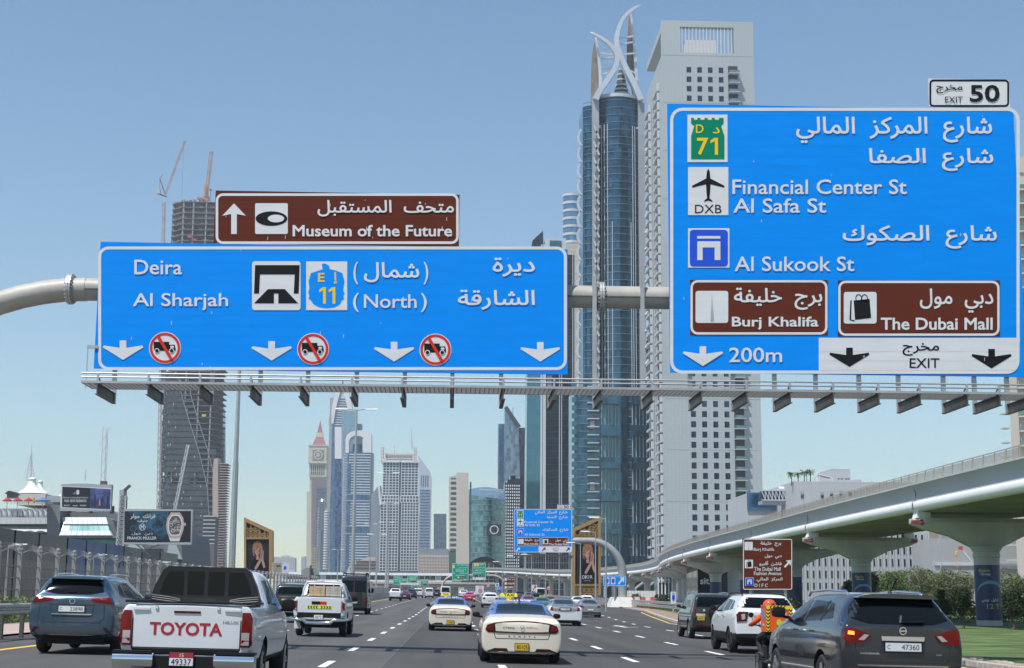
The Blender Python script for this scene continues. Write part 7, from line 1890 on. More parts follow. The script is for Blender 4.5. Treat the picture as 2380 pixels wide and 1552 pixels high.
# ================================================================= vegetation
M_lf=[mat('foliage_olive',(.15,.17,.085),.9,var=.4,scale=.8),mat('foliage_dark',(.03,.05,.02),.9,var=.35,scale=1.2),mat('foliage_mid',(.11,.155,.06),.9,var=.4,scale=1.0),mat('foliage_yellow',(.35,.28,.03),.9)]
M_bark=mat('bark',(.10,.075,.055),.95)
def leafy(blobs,n,leaf,seed,dens=1.0):
    r=random.Random(seed);vs=[];fs=[]
    tot=sum(b_[3]*b_[4]*b_[5] for b_ in blobs)
    for (cx,cy,cz,rx_,ry_,rz_) in blobs:
        m_=int(n*rx_*ry_*rz_/tot)
        for i in range(m_):
            while True:
                u=Vector((r.uniform(-1,1),r.uniform(-1,1),r.uniform(-1,1)))
                if .25<u.length<1: break
            u=u*(u.length**-.35) if u.length<.8 else u
            k=1+.18*sin(u.x*5+seed)*sin(u.z*6+cx)
            p=Vector((cx+u.x*rx_*k,cy+u.y*ry_*k,cz+u.z*rz_*k))
            a=Vector((r.gauss(0,1),r.gauss(0,1),r.gauss(0,.7))).normalized();bb_=a.cross(Vector((r.gauss(0,1),r.gauss(0,1),r.gauss(0,1)))).normalized();s=leaf*r.uniform(.6,1.4)
            o=len(vs);vs+=[tuple(p-a*s),tuple(p+bb_*s*.45),tuple(p+a*s),tuple(p-bb_*s*.45)];fs.append((o,o+1,o+2,o+3))
    b=MB();b.add(vs,fs); return b
def tree(px,ptop,pbase,Y,wpx,lab,m,seed,n=2600,leaf=.16,name='tree',trunk=.3,cat_='tree'):
    r=random.Random(seed);X=X_(px,Y,pbase);g=gz(min(X,20),Y)-.1;zt_=Z_(ptop,Y,px);H=zt_-g;R_=wpx/2*Y/3550
    t=thing(name,lab,cat_,(X,Y,g))
    b=MB();b.tube([(X,Y,g),(X+.05*H,Y,g+H*trunk*.6),(X,Y,g+H*trunk)],[.045*H*.5+.05,.03*H*.5+.04,.06],7)
    for k in range(5):a=r.uniform(0,6.28);b.tube([(X,Y,g+H*trunk*.8),(X+cos(a)*R_*.4,Y+sin(a)*R_*.4,g+H*.6),(X+cos(a)*R_*.6,Y+sin(a)*R_*.6,g+H*.8)],[.06,.045,.02],5)
    b.build('trunk',M_bark,t)
    bl=[]
    for k in range(9):
        a=r.uniform(0,6.28);q=r.uniform(.1,.62);hz=r.uniform(trunk+.12,.80);s=r.uniform(.32,.52)
        bl.append((X+cos(a)*R_*q,Y+sin(a)*R_*q,g+H*hz,R_*s*1.15,R_*s,H*(1-trunk)*s*.55))
    bl.append((X,Y,g+H*.62,R_*.6,R_*.6,H*.3))
    leafy(bl,n,leaf,seed).build('crown',m,t,fix=False); return t
sp=[(2010,1322,70,150,1,'round olive tree just right of the second pier from the right'),(1995,1330,40,165,2,'small tree squeezed against the second pier'),(2050,1308,84,170,0,'tall olive tree behind the roof of the grey suv'),(2085,1316,80,160,2,'feathery green tree right of the tall olive one'),(2125,1312,90,175,0,'wide pale tree in the middle of the right hand group'),(2160,1306,80,180,2,'tree topping the right hand group below the boom crane'),(2195,1314,90,165,0,'olive tree left of the nearest pier'),(2232,1322,80,172,0,'tree behind the left of the nearest pier'),(2350,1318,80,160,0,'pale olive tree at the right edge beyond the nearest pier'),(2375,1324,60,150,2,'green tree cut by the right picture edge'),(1975,1338,40,160,0,'small tree left of the second pier')]
for i,(px,pt,w_,Y,mi,lb) in enumerate(sp):tree(px,pt-6+(i*7%4)*6,1400,Y,w_*1.35,lb,M_lf[mi],40+i,n=9000,leaf=.10,trunk=.14)
for i,(px,pt,w_,Y,lb) in enumerate(((2235,1352,74,92,'dark clipped round tree left of the nearest pier'),(2352,1356,78,90,'dark clipped round tree right of the nearest pier'),(2412,1362,66,96,'dark clipped tree at the very right edge'),(2190,1362,50,105,'dark clipped tree behind the grey suv'))):
    tree(px,pt,1440,Y,w_,lb,M_lf[1],70+i,n=6000,leaf=.06,name='clipped_tree',trunk=.30)
def hedge(x0,x1,y0,y1,h,lab,m,seed,n,leaf=.09,g=None,name='hedge',flowers=False):
    t=thing(name,lab,'hedge',((x0+x1)/2,(y0+y1)/2,gz((x0+x1)/2,(y0+y1)/2)+.1));bl=[];r=random.Random(seed);L=y1-y0;W_=x1-x0;k_=max(2,int(max(L,W_)/2.5))
    for k in range(k_):
        f=(k+.5)/k_;bl.append((x0+W_*(f if W_>L else .5),y0+L*(f if L>=W_ else .5),t.location.z+h*.45,max(W_/k_*.8,.6) if W_>L else W_*.5,max(L/k_*.8,.6) if L>=W_ else L*.5,h*.5*r.uniform(.85,1.15)))
    o=leafy(bl,n,leaf,seed).build('foliage',m,t,fix=False)
    if flowers:leafy([(a,b_,c+.12,d,e_,f) for a,b_,c,d,e_,f in bl],n//6,leaf*.7,seed+1).build('blossom',M_lf[3],t,fix=False)
hedge(44,48,98,132,1.9,'dark hedge under the viaduct with yellow flowers',M_lf[1],5,8000,flowers=True)
hedge(34,62,118,120.5,1.9,'long dark hedge in front of the olive trees behind the grey suv',M_lf[1],8,15000,flowers=True)
hedge(30,36,150,200,1.8,'low dark hedge beneath the brown roadside sign',M_lf[1],6,7000,flowers=True)
hedge(-17.4,-16.2,44,66,.95,'yellow flowered green hedge between the guardrail and the fence',M_lf[2],7,9000,.06,flowers=True)
for i,(px,Y,lb) in enumerate(((1478,250,'small round bush behind the road blocks'),(1533,215,'dark bush by the second column at the lawn edge'),(1548,210,'low bush at the foot of the thin left columns'),(1228,430,'round dark bush under the viaduct beside the van'),(1260,440,'second round bush under the far viaduct'))):
    X=X_(px,Y);t=thing('bush',lb,'bush',(X,Y,gz(min(X,20),Y)));leafy([(X,Y,gz(20,Y)+.8,1.1,1.1,1.0)],700,.14,90+i).build('foliage',M_lf[1],t,fix=False)
palm(-15.2,40.8,gz(-15.2,40.8),.55,'dry cut palm stump behind the guardrail posts',.35,33,'palm_stump')
bpy.data.objects['palm_stump']['category']='stump'
# ================================================================= vehicles
M_tyre=mat('tyre_rubber',(.02,.02,.021),.85,bump=.1,scale=20);M_alloy=mat('alloy',(.42,.43,.44),.3,.8);M_rimk=mat('rim_black',(.03,.03,.032),.35,.4)
M_cg=mat('car_glass',(.006,.008,.010),.05,0,spec=.16);M_cg2=mat('car_glass_blue',(.008,.012,.025),.05,0,spec=.25)
M_tl=mat('tail_light_red',(.15,.002,.003),.15,0,spec=.3);M_tld=mat('tail_light_dark',(.07,.003,.005),.15,spec=.3);M_tlc=mat('lamp_clear',(.45,.42,.42),.12,.3,coat=1)
M_amb=mat('indicator_lit',(.8,.18,.02),.3,emit=((1,.30,.03),1.6));M_chr=mat('chrome',(.75,.76,.77),.08,1.0);M_plw=mat('plate_white',(.68,.69,.70),.4);M_ply=mat('plate_yellow',(.62,.38,.02),.4);M_und=mat('underbody',(.012,.012,.012),.9)
M_seamk=mat('panel_gap',(.02,.02,.02),.7)
def itp(t,y):
    for (a,u),(b_,v) in zip(t,t[1:]):
        if y<=b_: return u+(v-u)*(y-a)/(b_-a) if b_>a else v
    return t[-1][1]
TY={
 'sedan':(1.86,4.9,.93,.65,[(0,.93),(.08,1.03),(.42,1.09),(.9,1.17),(1.6,1.37),(2.2,1.435),(2.8,1.43),(3.3,1.30),(3.95,.99),(4.6,.86),(4.9,.66)],.20,1.02,3.84,.335,.02),
 'coupe':(1.95,5.2,.98,.60,[(0,.95),(.10,1.08),(.7,1.15),(1.3,1.30),(1.9,1.45),(2.5,1.49),(3.1,1.42),(3.8,1.1),(4.8,.98),(5.2,.75)],.20,1.05,4.1,.37,.02),
 'suv':(1.93,4.95,1.20,.67,[(0,1.22),(.10,1.42),(.28,1.64),(.42,1.71),(1.2,1.73),(2.3,1.72),(3.0,1.62),(3.75,1.16),(4.6,1.02),(4.95,.8)],.27,1.05,3.9,.37,.03),
 'boxsuv':(1.90,4.8,1.22,.80,[(0,1.24),(.06,1.55),(.14,1.76),(.25,1.83),(1.5,1.86),(2.6,1.84),(3.1,1.72),(3.65,1.22),(4.5,1.12),(4.8,.9)],.33,1.0,3.8,.38,.02),
 'pickup':(1.80,5.3,1.24,.74,[(0,1.28),(.1,1.29),(1.62,1.29),(1.70,1.38),(1.82,1.66),(2.0,1.78),(2.9,1.80),(3.4,1.70),(4.0,1.20),(5.0,1.08),(5.3,.85)],.42,1.28,4.35,.39,.0),
 'van':(1.95,5.9,1.35,.90,[(0,1.6),(.03,2.2),(.08,2.55),(.25,2.66),(3.0,2.68),(4.3,2.6),(4.7,2.3),(5.2,1.45),(5.7,1.15),(5.9,.8)],.3,1.1,4.7,.36,.0),
 'minivan':(1.70,4.6,1.15,.84,[(0,1.4),(.05,1.75),(.15,1.93),(.4,1.97),(2.8,1.96),(3.5,1.8),(4.2,1.15),(4.5,.95),(4.6,.7)],.26,.95,3.5,.33,.0)}
def car_body(ty,root,m,lod=0,m2=None,m2f=None,H=None,W=None,L=None,cut=True):
    W0,L0,B,rw,top,zu,ra,fa,wr,tap=TY[ty]
    W=W or W0;L=L or L0;ky=L/L0;kz=(H/max(v for _,v in top)) if H else 1.0
    def w_at(y):
        f=y/ky;w=W/2
        if f<.5:w*=.97+.03*sqrt(min(1,max(0,f)/.5)) if ty not in ('van','minivan','pickup') else .985+.015*min(1,f/.3)
        if f>L0-1.3:w*=1-.17*((f-L0+1.3)/1.3)**2
        return w
    ys=sorted(set([0.0,.05,.12,.22]+[t[0] for t in top]+[.6,1.0,1.4,1.8,2.6,3.5,4.3,L0-.5,L0-.2,L0-.06]))
    ys=[y for i,y in enumerate(ys) if y<=L0 and (i==0 or y-ys[i-1]>.035)]
    rings=[]
    def half(y,s=1.0):
        T=itp(top,y)*kz;w=w_at(y*ky)*s;b_=min(B*kz,T-.02);zb_=zu+((.14 if y<.1 else .06 if y<.3 else 0) if zu>.25 else 0)+(.1 if y>L0-.3 else 0)
        g=max(0.0,min(1.0,(T-b_-.03)/.30));r_=W/2*rw*(1 if y<L0*.62 else 1-.12*(y-L0*.62)/(L0*.38))
        r_=w*.90*(1-g)+min(r_,w*.96)*g
        return [(0,zb_),(w*.78,zb_),(w*.94,zb_+.05),(w*.985,zb_+.2),(w,(zb_+b_)/2),(w*.985,b_-.10),(w*.95,b_-.015),((w*.93+r_)/2+.012*g,b_+(T-b_)*.5),(r_,T-.06*(g*.9+.1)),(r_*.86,T-.012),(r_*.5,T),(0,T+.006)]
    b=MB();rg=[]
    st=[(ys[0],-.035,.94)]+[(y,y*ky,1.0) for y in ys]+[(ys[-1],L+.02,.9)]
    for y,yy,s in st:
        h=half(y,s)
        if s<1:cz_=sum(q[1] for q in h)/len(h);h=[(x,cz_+(z-cz_)*.93) for x,z in h]
        rg.append([(x,yy,z) for x,z in h]+[(-x,yy,z) for x,z in reversed(h[1:-1])])
    n=len(rg[0]);b.v=[v for r_ in rg for v in r_]
    fs=[(i*n+k,i*n+(k+1)%n,(i+1)*n+(k+1)%n,(i+1)*n+k) for i in range(len(rg)-1) for k in range(n)]
    for base,fl in ((0,1),((len(rg)-1)*n,0)):
        hN=12
        for k in range(hN-1):
            a,c=k,k+1;a2,c2=(n-k)%n,n-k-1
            q=[base+a,base+c,base+c2%n,base+a2]
            q=[v for i,v in enumerate(q) if v not in q[:i]]
            if len(q)>2:fs.append(tuple(q) if fl else tuple(reversed(q)))
    b.f=fs;b.m=[0]*len(fs)
    me0=b.mesh('body',m);o=link('body',me0)
    sub=o.modifiers.new('s','SUBSURF');sub.levels=2 if lod==0 else 1;sub.render_levels=sub.levels
    cutters=[]
    if cut:
        for ax in (ra*ky,fa*ky):
            c=MB();c.lathe([(0,-1.3),(wr+.07,-1.3),(wr+.07,1.3),(0,1.3)],(0,ax,wr),ax=(1,0,0),n=28);co=link('c',c.mesh('c',M_und));cutters.append(co)
            md=o.modifiers.new('b','BOOLEAN');md.object=co;md.operation='DIFFERENCE';md.solver='EXACT';md.material_mode='TRANSFER'
    dg=bpy.context.evaluated_depsgraph_get();me=bpy.data.meshes.new_from_object(o.evaluated_get(dg));me.name='body'
    bpy.data.objects.remove(o)
    for c in cutters:bpy.data.objects.remove(c)
    if me.materials.find('underbody')<0:me.materials.append(M_und)
    iu=me.materials.find('underbody')
    if m2:me.materials.append(m2)
    for p in me.polygons:
        if p.material_index!=iu:
            c=p.center
            if c.z<zu+.13 and abs(p.normal.z)>.4:p.material_index=iu
            elif m2 and m2f(c):p.material_index=len(me.materials)-1
    shade(me,radians(38))
# a light axle block so daylight does not shine through
    body=link('body',me,root)
    bv=BVHTree.FromPolygons([v.co for v in me.vertices],[tuple(p.vertices) for p in me.polygons])
    b=MB();b.box(-W/2*.72,.25,zu-.05,W/2*.72,L-.5,zu+.12);b.box(-.62,ra*ky-.09,wr-.09,.62,ra*ky+.09,wr+.09);b.build('chassis',M_und,root,local=True)
    return bv,dict(W=W,L=L,ra=ra*ky,fa=fa*ky,wr=wr,kz=kz)
WM={}
def wheel_me(wr,rimm,w=.235):
    k=(wr,rimm.name)
    if k not in WM:
        b=MB();b.lathe([(wr*.66,-w/2+.01),(wr*.86,-w/2),(wr*.97,-w*.36),(wr,-w*.2),(wr,w*.2),(wr*.97,w*.36),(wr*.86,w/2),(wr*.66,w/2-.01),(wr*.66,-w/2+.01)],(0,0,0),ax=(1,0,0),n=28);ty=b.mesh('tyre',M_tyre,smooth=radians(35))
        b=MB();b.lathe([(wr*.67,-w*.42),(wr*.62,-w*.40),(wr*.60,-w*.2),(wr*.60,w*.2),(wr*.67,w*.4)],(0,0,0),ax=(1,0,0),n=24)
        for s in (-1,1):b.lathe([(0,s*w*.35),(wr*.14,s*w*.35),(wr*.15,s*w*.2)],(0,0,0),ax=(1,0,0),n=10)
        for k2 in range(10):
            a=2*pi*(k2//2)/5+(.13 if k2%2 else -.13);c=(cos(a),sin(a))
            for s in (-1,1):b.bar((s*w*.30,c[0]*wr*.1,c[1]*wr*.1),(s*w*.38,c[0]*wr*.63,c[1]*wr*.63),.035,.035)
        ri=b.mesh('rim',rimm);b=MB();b.lathe([(0,-.02),(wr*.58,-.02),(wr*.58,.02),(0,.02)],(0,0,0),ax=(1,0,0),n=20);WM[k]=(ty,ri,b.mesh('brake_disc',M_und))
    return WM[k]
def wheels(root,d,rimm,inset=.14):
    ty,ri,bd=wheel_me(d['wr'],rimm)
    for x in (-1,1):
        for y in (d['ra'],d['fa']):
            w=bpy.data.objects.new('wheel',None);COL.objects.link(w);w.parent=root;w.location=(x*(d['W']/2-inset),y,d['wr'])
            link('tyre',ty,w);link('rim',ri,w);link('brake_disc',bd,w)
ZO=0.0
def patch(bv,poly,ax,m,nm,root,off=.006,res=.07,th=.02):
    """a panel that follows the bodywork: poly in (x, z) seen from behind, or (y, z) seen from the side"""
    if ax=='r' and ZO:poly=[(a,c+ZO) for a,c in poly]
    lo=(min(p[0] for p in poly),min(p[1] for p in poly));hi=(max(p[0] for p in poly),max(p[1] for p in poly))
    pts=[];n=len(poly)
    for i in range(n):
        a,c=Vector(poly[i]),Vector(poly[(i+1)%n]);k=max(1,int((c-a).length/res))
        pts+=[a.lerp(c,j/k) for j in range(k)]
    nb=len(pts);x=lo[0]+res/2
    while x<hi[0]:
        z=lo[1]+res/2
        while z<hi[1]:pts.append(Vector((x,z)));z+=res
        x+=res
    ar=sum(pts[i].x*pts[(i+1)%nb].y-pts[(i+1)%nb].x*pts[i].y for i in range(nb));idx=list(range(nb)) if ar>0 else list(reversed(range(nb)))
    co,ed,fa,ov,_,_=geometry.delaunay_2d_cdt(pts,[],[idx],1,1e-4)
    P3=[];last=None
    for c in co:
        if ax=='r':o_,d_=Vector((c[0],-2,c[1])),Vector((0,1,0))
        elif ax=='L':o_,d_=Vector((-3,c[0],c[1])),Vector((1,0,0))
        elif ax=='T':o_,d_=Vector((c[0],c[1],4)),Vector((0,0,-1))
        else:o_,d_=Vector((3,c[0],c[1])),Vector((-1,0,0))
        h=bv.ray_cast(o_,d_)[0]
        P3.append((h-d_*off) if h is not None else None)
    ok=[f for f in fa if all(P3[i] is not None for i in f)]
    if not ok: return None
    ec={}
    for f in ok:
        for i in range(len(f)):e_=(f[i],f[(i+1)%len(f)]);ec[tuple(sorted(e_))]=ec.get(tuple(sorted(e_)),0)+1
    V_=[p if p is not None else Vector((0,0,0)) for p in P3];N=len(V_);F_=[tuple(f) for f in ok]
    V_+=[v+d_*(off+th) for v in V_]
    F_+=[(a,c,c+N,a+N) for (a,c),k in ec.items() if k==1]
    used=sorted({i for f in F_ for i in f});ren={v:i for i,v in enumerate(used)}
    b=MB();b.add([V_[i] for i in used],[tuple(ren[i] for i in f) for f in F_]);me=b.mesh(nm,m,smooth=radians(35))
    return link(nm,me,root)
def mir(p): return [(-x,z) for x,z in reversed(p)]
def pair(bv,poly,m,nm,root,**k):patch(bv,poly,'r',m,nm,root,**k);patch(bv,mir(poly),'r',m,nm,root,**k)
def sides(bv,polys,root,m=None,nm='side_window',off=.004):
    for p in polys:
        for ax in ('L','R'):patch(bv,p,ax,m or M_cg,nm,root,off=off,res=.12)
def rtext(t,m,x0,z0,x1,z1,bv,root,off=.005,bold=.012,nm='lettering'):
    z0+=ZO;z1+=ZO
    def mp(x,y):
        h=bv.ray_cast(Vector((x,-2,z1-(y-0)*(z1-z0))),Vector((0,1,0)))[0]; return (x,(h.y if h else 0)-off,z1-y*(z1-z0))
    return put_text(t,nm,m,(x0,0,x1,1),mp,root,bold,local=True)
def flatr(pts,y,m,nm,root,d=.02):b=MB();b.tri_fill(pts,(0,y,0),(1,0,0),(0,0,1),(0,d,0)); return b.build(nm,m,root,local=True)
def plate(root,bv,x0,z0,x1,z1,m,num,tm=None,extra=None):
    h=bv.ray_cast(Vector(((x0+x1)/2,-2,(z0+z1)/2)),Vector((0,1,0)))[0];y=(h.y if h else 0)-.03
    b=MB();b.box(x0-.012,y,z0-.012,x1+.012,y+.05,z1+.012);p=b.build('licence_plate',M_black,root,local=True)
    q=MB();q.box(x0,y-.006,z0,x1,y-.001,z1);q.build('number_panel',m,p,local=True)
    if num:put_text(num,'lettering',M_ink,(x0+(x1-x0)*(.12 if not extra else .45),0,x1-(x1-x0)*.06,1), lambda a,c:(a,y-.008,z1-(z1-z0)*(.18+.64*c)),p,.0,local=True)
    if extra:put_text(extra,'lettering',M_ink,(x0+(x1-x0)*.05,0,x0+(x1-x0)*.13,1), lambda a,c:(a,y-.008,z1-(z1-z0)*(.25+.5*c)),p,0,local=True)
    return p
def mirrors(root,d,y,z,m,size=(.19,.13)):
    for s in (-1,1):
        w,h=size;cx=s*(d['W']/2-.04+w*.55);b=MB();n=12
        rg=[(-.05,.86),(-.045,.97),(0,1),(.05,.9),(.09,.6),(.10,.2)]
        vs=[(cx+w*.5*k*(abs(cos(t))**.7)*(1 if cos(t)>0 else -1),y+yy,z+h*.5*k*(abs(sin(t))**.8)*(1 if sin(t)>0 else -1)) for yy,k in rg for t in [2*pi*i/n for i in range(n)]]
        b.add(vs,[(i*n+k,i*n+(k+1)%n,(i+1)*n+(k+1)%n,(i+1)*n+k) for i in range(5) for k in range(n)]+[tuple(range(n)),tuple(5*n+i for i in range(n))])
        b.bar((s*(d['W']/2-.14),y+.06,z-h*.5),(cx,y+.04,z-h*.3),.05,.05);b.build('mirror',m,root,local=True,smooth=radians(50))
def place(root,X,Y,yaw=0.0):
    root.location=(X,Y,gz(X,Y));root.rotation_euler=(.0045 if Y>110 else 0,.018,yaw)
def rails(root,W,y0,y1,z,m,x=.58):
    for s in (-1,1):b=MB();b.tube([(s*x,y0,z-.05),(s*x,y0+.14,z+.01),(s*x*1.0,(y0+y1)/2,z+.03),(s*x,y1-.14,z+.01),(s*x,y1,z-.06)],.022,8);b.build('roof_rail',m,root,smooth=True,local=True)
def X3(px,Y): return X_(px,Y,1400)
SUVW=[[(.75,1.30),(1.25,1.26),(1.30,1.56),(1.02,1.54)],[(1.34,1.26),(2.22,1.22),(2.22,1.60),(1.40,1.57)],[(2.30,1.22),(3.30,1.19),(2.75,1.57),(2.30,1.60)]]
def seams(bv,root,polys,w=.008):
    for p in polys:
        n=len(p)-1
        for (a,c) in zip(p,p[1:]):
            a,c=Vector(a),Vector(c);nn=Vector((-(c-a).y,(c-a).x)).normalized()*w;patch(bv,[tuple(a-nn),tuple(c-nn),tuple(c+nn),tuple(a+nn)],'r',M_seamk,'panel_gap',root,off=.002,th=.004,res=.15)

# ---- 1 blue grey family suv, far left
r1_=thing('family_suv','metallic blue grey suv beside the guardrail in the leftmost lane','car');m=paint('paint_blue_grey',(.035,.075,.125),.4,.2)
bv,d=car_body('suv',r1_,m,H=1.74,W=1.93)
patch(bv,[(-.66,1.37),(-.35,1.31),(.35,1.31),(.66,1.37),(.60,1.52),(.47,1.635),(-.47,1.635),(-.60,1.52)],'r',M_cg,'rear_window',r1_)
pair(bv,[(.33,1.235),(.46,1.16),(.86,1.10),(.95,1.12),(.95,1.24),(.80,1.26)],M_tl,'tail_light',r1_,off=.016);pair(bv,[(.45,1.16),(.86,1.10),(.90,1.14),(.55,1.17)],M_tld,'light_base',r1_,off=.02)
plate(r1_,bv,-.28,.93,.28,1.055,M_plw,'23898',extra='C');patch(bv,[(-.43,.865),(.43,.865),(.45,.89),(-.45,.89)],'r',M_chr,'trim_strip',r1_,off=.02)
patch(bv,[(-.62,.62),(.62,.62),(.72,.44),(-.72,.44)],'r',mat('bumper_insert',(.06,.07,.08),.4,.3),'bumper_insert',r1_,off=.01);patch(bv,[(-.72,.435),(.72,.435),(.72,.42),(-.72,.42)],'r',M_chr,'trim_strip',r1_,off=.016)
pair(bv,[(.70,.60),(.78,.60),(.90,.46),(.86,.44)],M_tld,'reflector',r1_,off=.014);patch(bv,[(-.8,.41),(.8,.41),(.84,.30),(-.84,.30)],'r',M_black,'lower_bumper',r1_,off=.008)
seams(bv,r1_,[[(-.70,1.10),(-.72,.80),(-.62,.70),(.62,.70),(.72,.80),(.70,1.10)],[(-.50,1.08),(-.42,.83),(.42,.83),(.50,1.08),(-.50,1.08)]])
b=MB();b.lathe([(.05,-.01),(.065,-.01),(.065,.01),(.05,.01)],(0,-.03,1.16),ax=(0,1,0),n=16);b.build('emblem',M_galv,r1_,local=True)
sides(bv,SUVW,r1_);wheels(r1_,d,M_alloy);mirrors(r1_,d,3.25,1.28,m);rails(r1_,1.9,.7,2.9,1.74,M_chr,.60)
flatr([(-.58,1.65),(.58,1.65),(.54,1.675),(.3,1.70),(-.3,1.70),(-.54,1.675)],.11,m,'spoiler',r1_,.25);b=MB();b.bar((-.28,.07,1.345),(.05,.04,1.37),.018);b.build('wiper',M_black,r1_,local=True)
b=MB();b.prism([(.9,1.73),(1.08,1.74),(.93,1.80)],(-.012,0,0),(0,1,0),(0,0,1),(.024,0,0));b.build('antenna',m,r1_,local=True)
place(r1_,X3(177,34.6),34.2)

# ---- 2 white pickup in front
def crossbox(root,x0,z0,x1,z1,y0,y1,m,nm):b=MB();b.box(x0,y0,z0+ZO,x1,y1,z1+ZO); return b.build(nm,m,root,local=True)
r2_=thing('pickup_truck','large white pickup nearest the camera with big red letters on its tailgate','pickup truck');mw=paint('paint_white',(.62,.64,.66),0,.3)
bv,d=car_body('pickup',r2_,mw,H=1.80,W=1.86);ZO=.12
pair(bv,[(.745,.60),(.93,.60),(.93,1.00),(.86,1.07),(.755,1.07)],M_tl,'tail_light',r2_,off=.03,res=.06);pair(bv,[(.755,.63),(.86,.63),(.86,.80),(.755,.80)],M_tlc,'light_base',r2_,off=.036);pair(bv,[(.76,.66),(.90,.66),(.90,.70),(.76,.70)],M_tl,'light_bar',r2_,off=.04)
seams(bv,r2_,[[(-.735,1.15),(-.735,.56)],[(.735,1.15),(.735,.56)],[(-.735,.575),(.735,.575)]],.008)
patch(bv,[(-.735,.565),(.735,.565),(.735,.46),(-.735,.46)],'r',M_black,'sill_gap',r2_,off=.004)
crossbox(r2_,-.72,1.175,.72,1.20,-.04,.05,M_black,'tailgate_cap')
for s in (-1,1):crossbox(r2_,s*.80-.06,1.175,s*.80+.06,1.205,0,1.4,M_black,'bed_rail')
for s in (-1,1):
    crossbox(r2_,s*.62-.11,1.08,s*.62+.11,1.11,-.05,.01,mw,'hinge_cover');crossbox(r2_,s*.42-.02,1.10,s*.42+.02,1.14,-.05,.01,mw,'hinge_cover')
patch(bv,[(-.18,1.045),(.18,1.045),(.18,1.075),(-.18,1.075)],'r',M_tld,'brake_light',r2_,off=.012)
mr_=mat('tailgate_red',(.36,.012,.02),.4)
rtext('TOYOTA',mr_,-.50,.745,.49,.92,bv,r2_,bold=.028);rtext('HILUX',M_chr,.49,.915,.71,.955,bv,r2_,bold=.03)
for s in (-1,1):
    b=MB();b.prism([(.12,.30+ZO),(-.06,.29+ZO),(-.14,.33+ZO),(-.18,.40+ZO),(-.17,.47+ZO),(-.13,.505+ZO),(.12,.51+ZO)],(min(s*.41,s*.955),0,0),(0,1,0),(0,0,1),(.545,0,0));b.build('bumper',M_chr,r2_,local=True,smooth=radians(50))
    crossbox(r2_,min(s*.43,s*.96),.50,max(s*.43,s*.96),.535,-.155,.1,M_black,'bumper_step')
crossbox(r2_,-.43,.31,.43,.46,-.10,.05,M_black,'bumper_centre');crossbox(r2_,-.43,.28,.43,.312,-.16,.02,M_black,'bumper_step')
b=MB();b.box(-.20,-.125,.335+ZO,.14,-.10,.53+ZO);p_=b.build('licence_plate',M_black,r2_,local=True);crossbox(p_,-.19,.345,.13,.445,-.131,-.126,M_plw,'number_panel');crossbox(p_,-.19,.446,.13,.52,-.131,-.126,mat('plate_red',(.33,.02,.04),.4),'number_panel')
put_text('49337','lettering',M_ink,(-.165,0,.105,1), lambda a,c:(a,-.134,.435+ZO-.08*c),p_,.0,local=True);put_text('15','lettering',M_plw,(-.05,0,.0,1), lambda a,c:(a,-.134,.51+ZO-.052*c),p_,.0,local=True)
# black guard with four panes behind the cab
ZO=0.0
gy=1.42
flatr([(-.80,1.27),(.80,1.27),(.80,1.36),(.74,1.55),(.64,1.76),(.56,1.82),(-.56,1.82),(-.64,1.76),(-.74,1.55),(-.80,1.36)],gy,mat('guard_black',(.018,.018,.019),.35,spec=.3),'cab_guard',r2_,.16)
for pts in ([(.33,1.405),(.33,1.745),(.55,1.745),(.63,1.57),(.67,1.43)],[(.03,1.41),(.03,1.75),(.27,1.75),(.27,1.41)]):
    for q in (pts,mir(pts)):flatr(q,gy-.008,M_cg,'guard_pane',r2_,.006)
for k in range(3):
    for s in (-1,1):b=MB();b.tube([(s*.78,gy-.01,1.40-k*.03),(s*.5,gy-.02,1.37-k*.03),(s*.36,gy-.02,1.34-k*.02)],.008,6);b.build('guard_rib',mat('guard_grey',(.10,.10,.10),.5),r2_,local=True)
put_text('TOYOTA','lettering',mat('guard_letter',(.035,.035,.035),.25),(-.16,0,.16,1), lambda a,c:(a,gy-.012,1.36-.05*c),r2_,.03,local=True)
PKW=[[(1.95,1.30),(2.62,1.28),(2.62,1.66),(2.08,1.64)],[(2.70,1.28),(3.62,1.26),(3.20,1.60),(2.72,1.66)]]
sides(bv,PKW,r2_,M_cg2);wheels(r2_,d,M_alloy);mirrors(r2_,d,3.45,1.28,M_black,(.22,.2))
for s in (-1,1):crossbox(r2_,s*.80-.12,.20,s*.80+.12,.48,.62,.64,M_black,'mud_flap')
place(r2_,X3(437,21.3),21.2)

# ---- 3 second white pickup with crates
r3_=thing('pickup_truck','older white pickup with chrome bumper, yellow chevron strip and crates in its bed','pickup truck')
bv,d=car_body('pickup',r3_,mw,H=1.86,W=1.78);ZO=.06
for k in r3_.children: pass
pair(bv,[(.76,.80),(.89,.80),(.89,1.14),(.77,1.14)],M_tl,'tail_light',r3_,off=.02);pair(bv,[(.77,.82),(.88,.82),(.88,.90),(.77,.90)],M_tlc,'light_base',r3_,off=.026)
seams(bv,r3_,[[(-.745,1.15),(-.745,.74),(.745,.74),(.745,1.15)]]);patch(bv,[(-.74,.73),(.74,.73),(.74,.58),(-.74,.58)],'r',M_black,'sill_gap',r3_,off=.004)
patch(bv,[(-.26,1.02),(.03,1.02),(.03,1.12),(-.26,1.12)],'r',M_ink,'sticker',r3_,off=.01,th=.006);patch(bv,[(.03,1.02),(.24,1.02),(.24,1.12),(.03,1.12)],'r',M_red,'sticker',r3_,off=.01,th=.006)
rtext('etisalat',M_signw,-.24,1.05,.01,1.10,bv,r3_);rtext('e&',M_signw,.08,1.04,.18,1.10,bv,r3_)
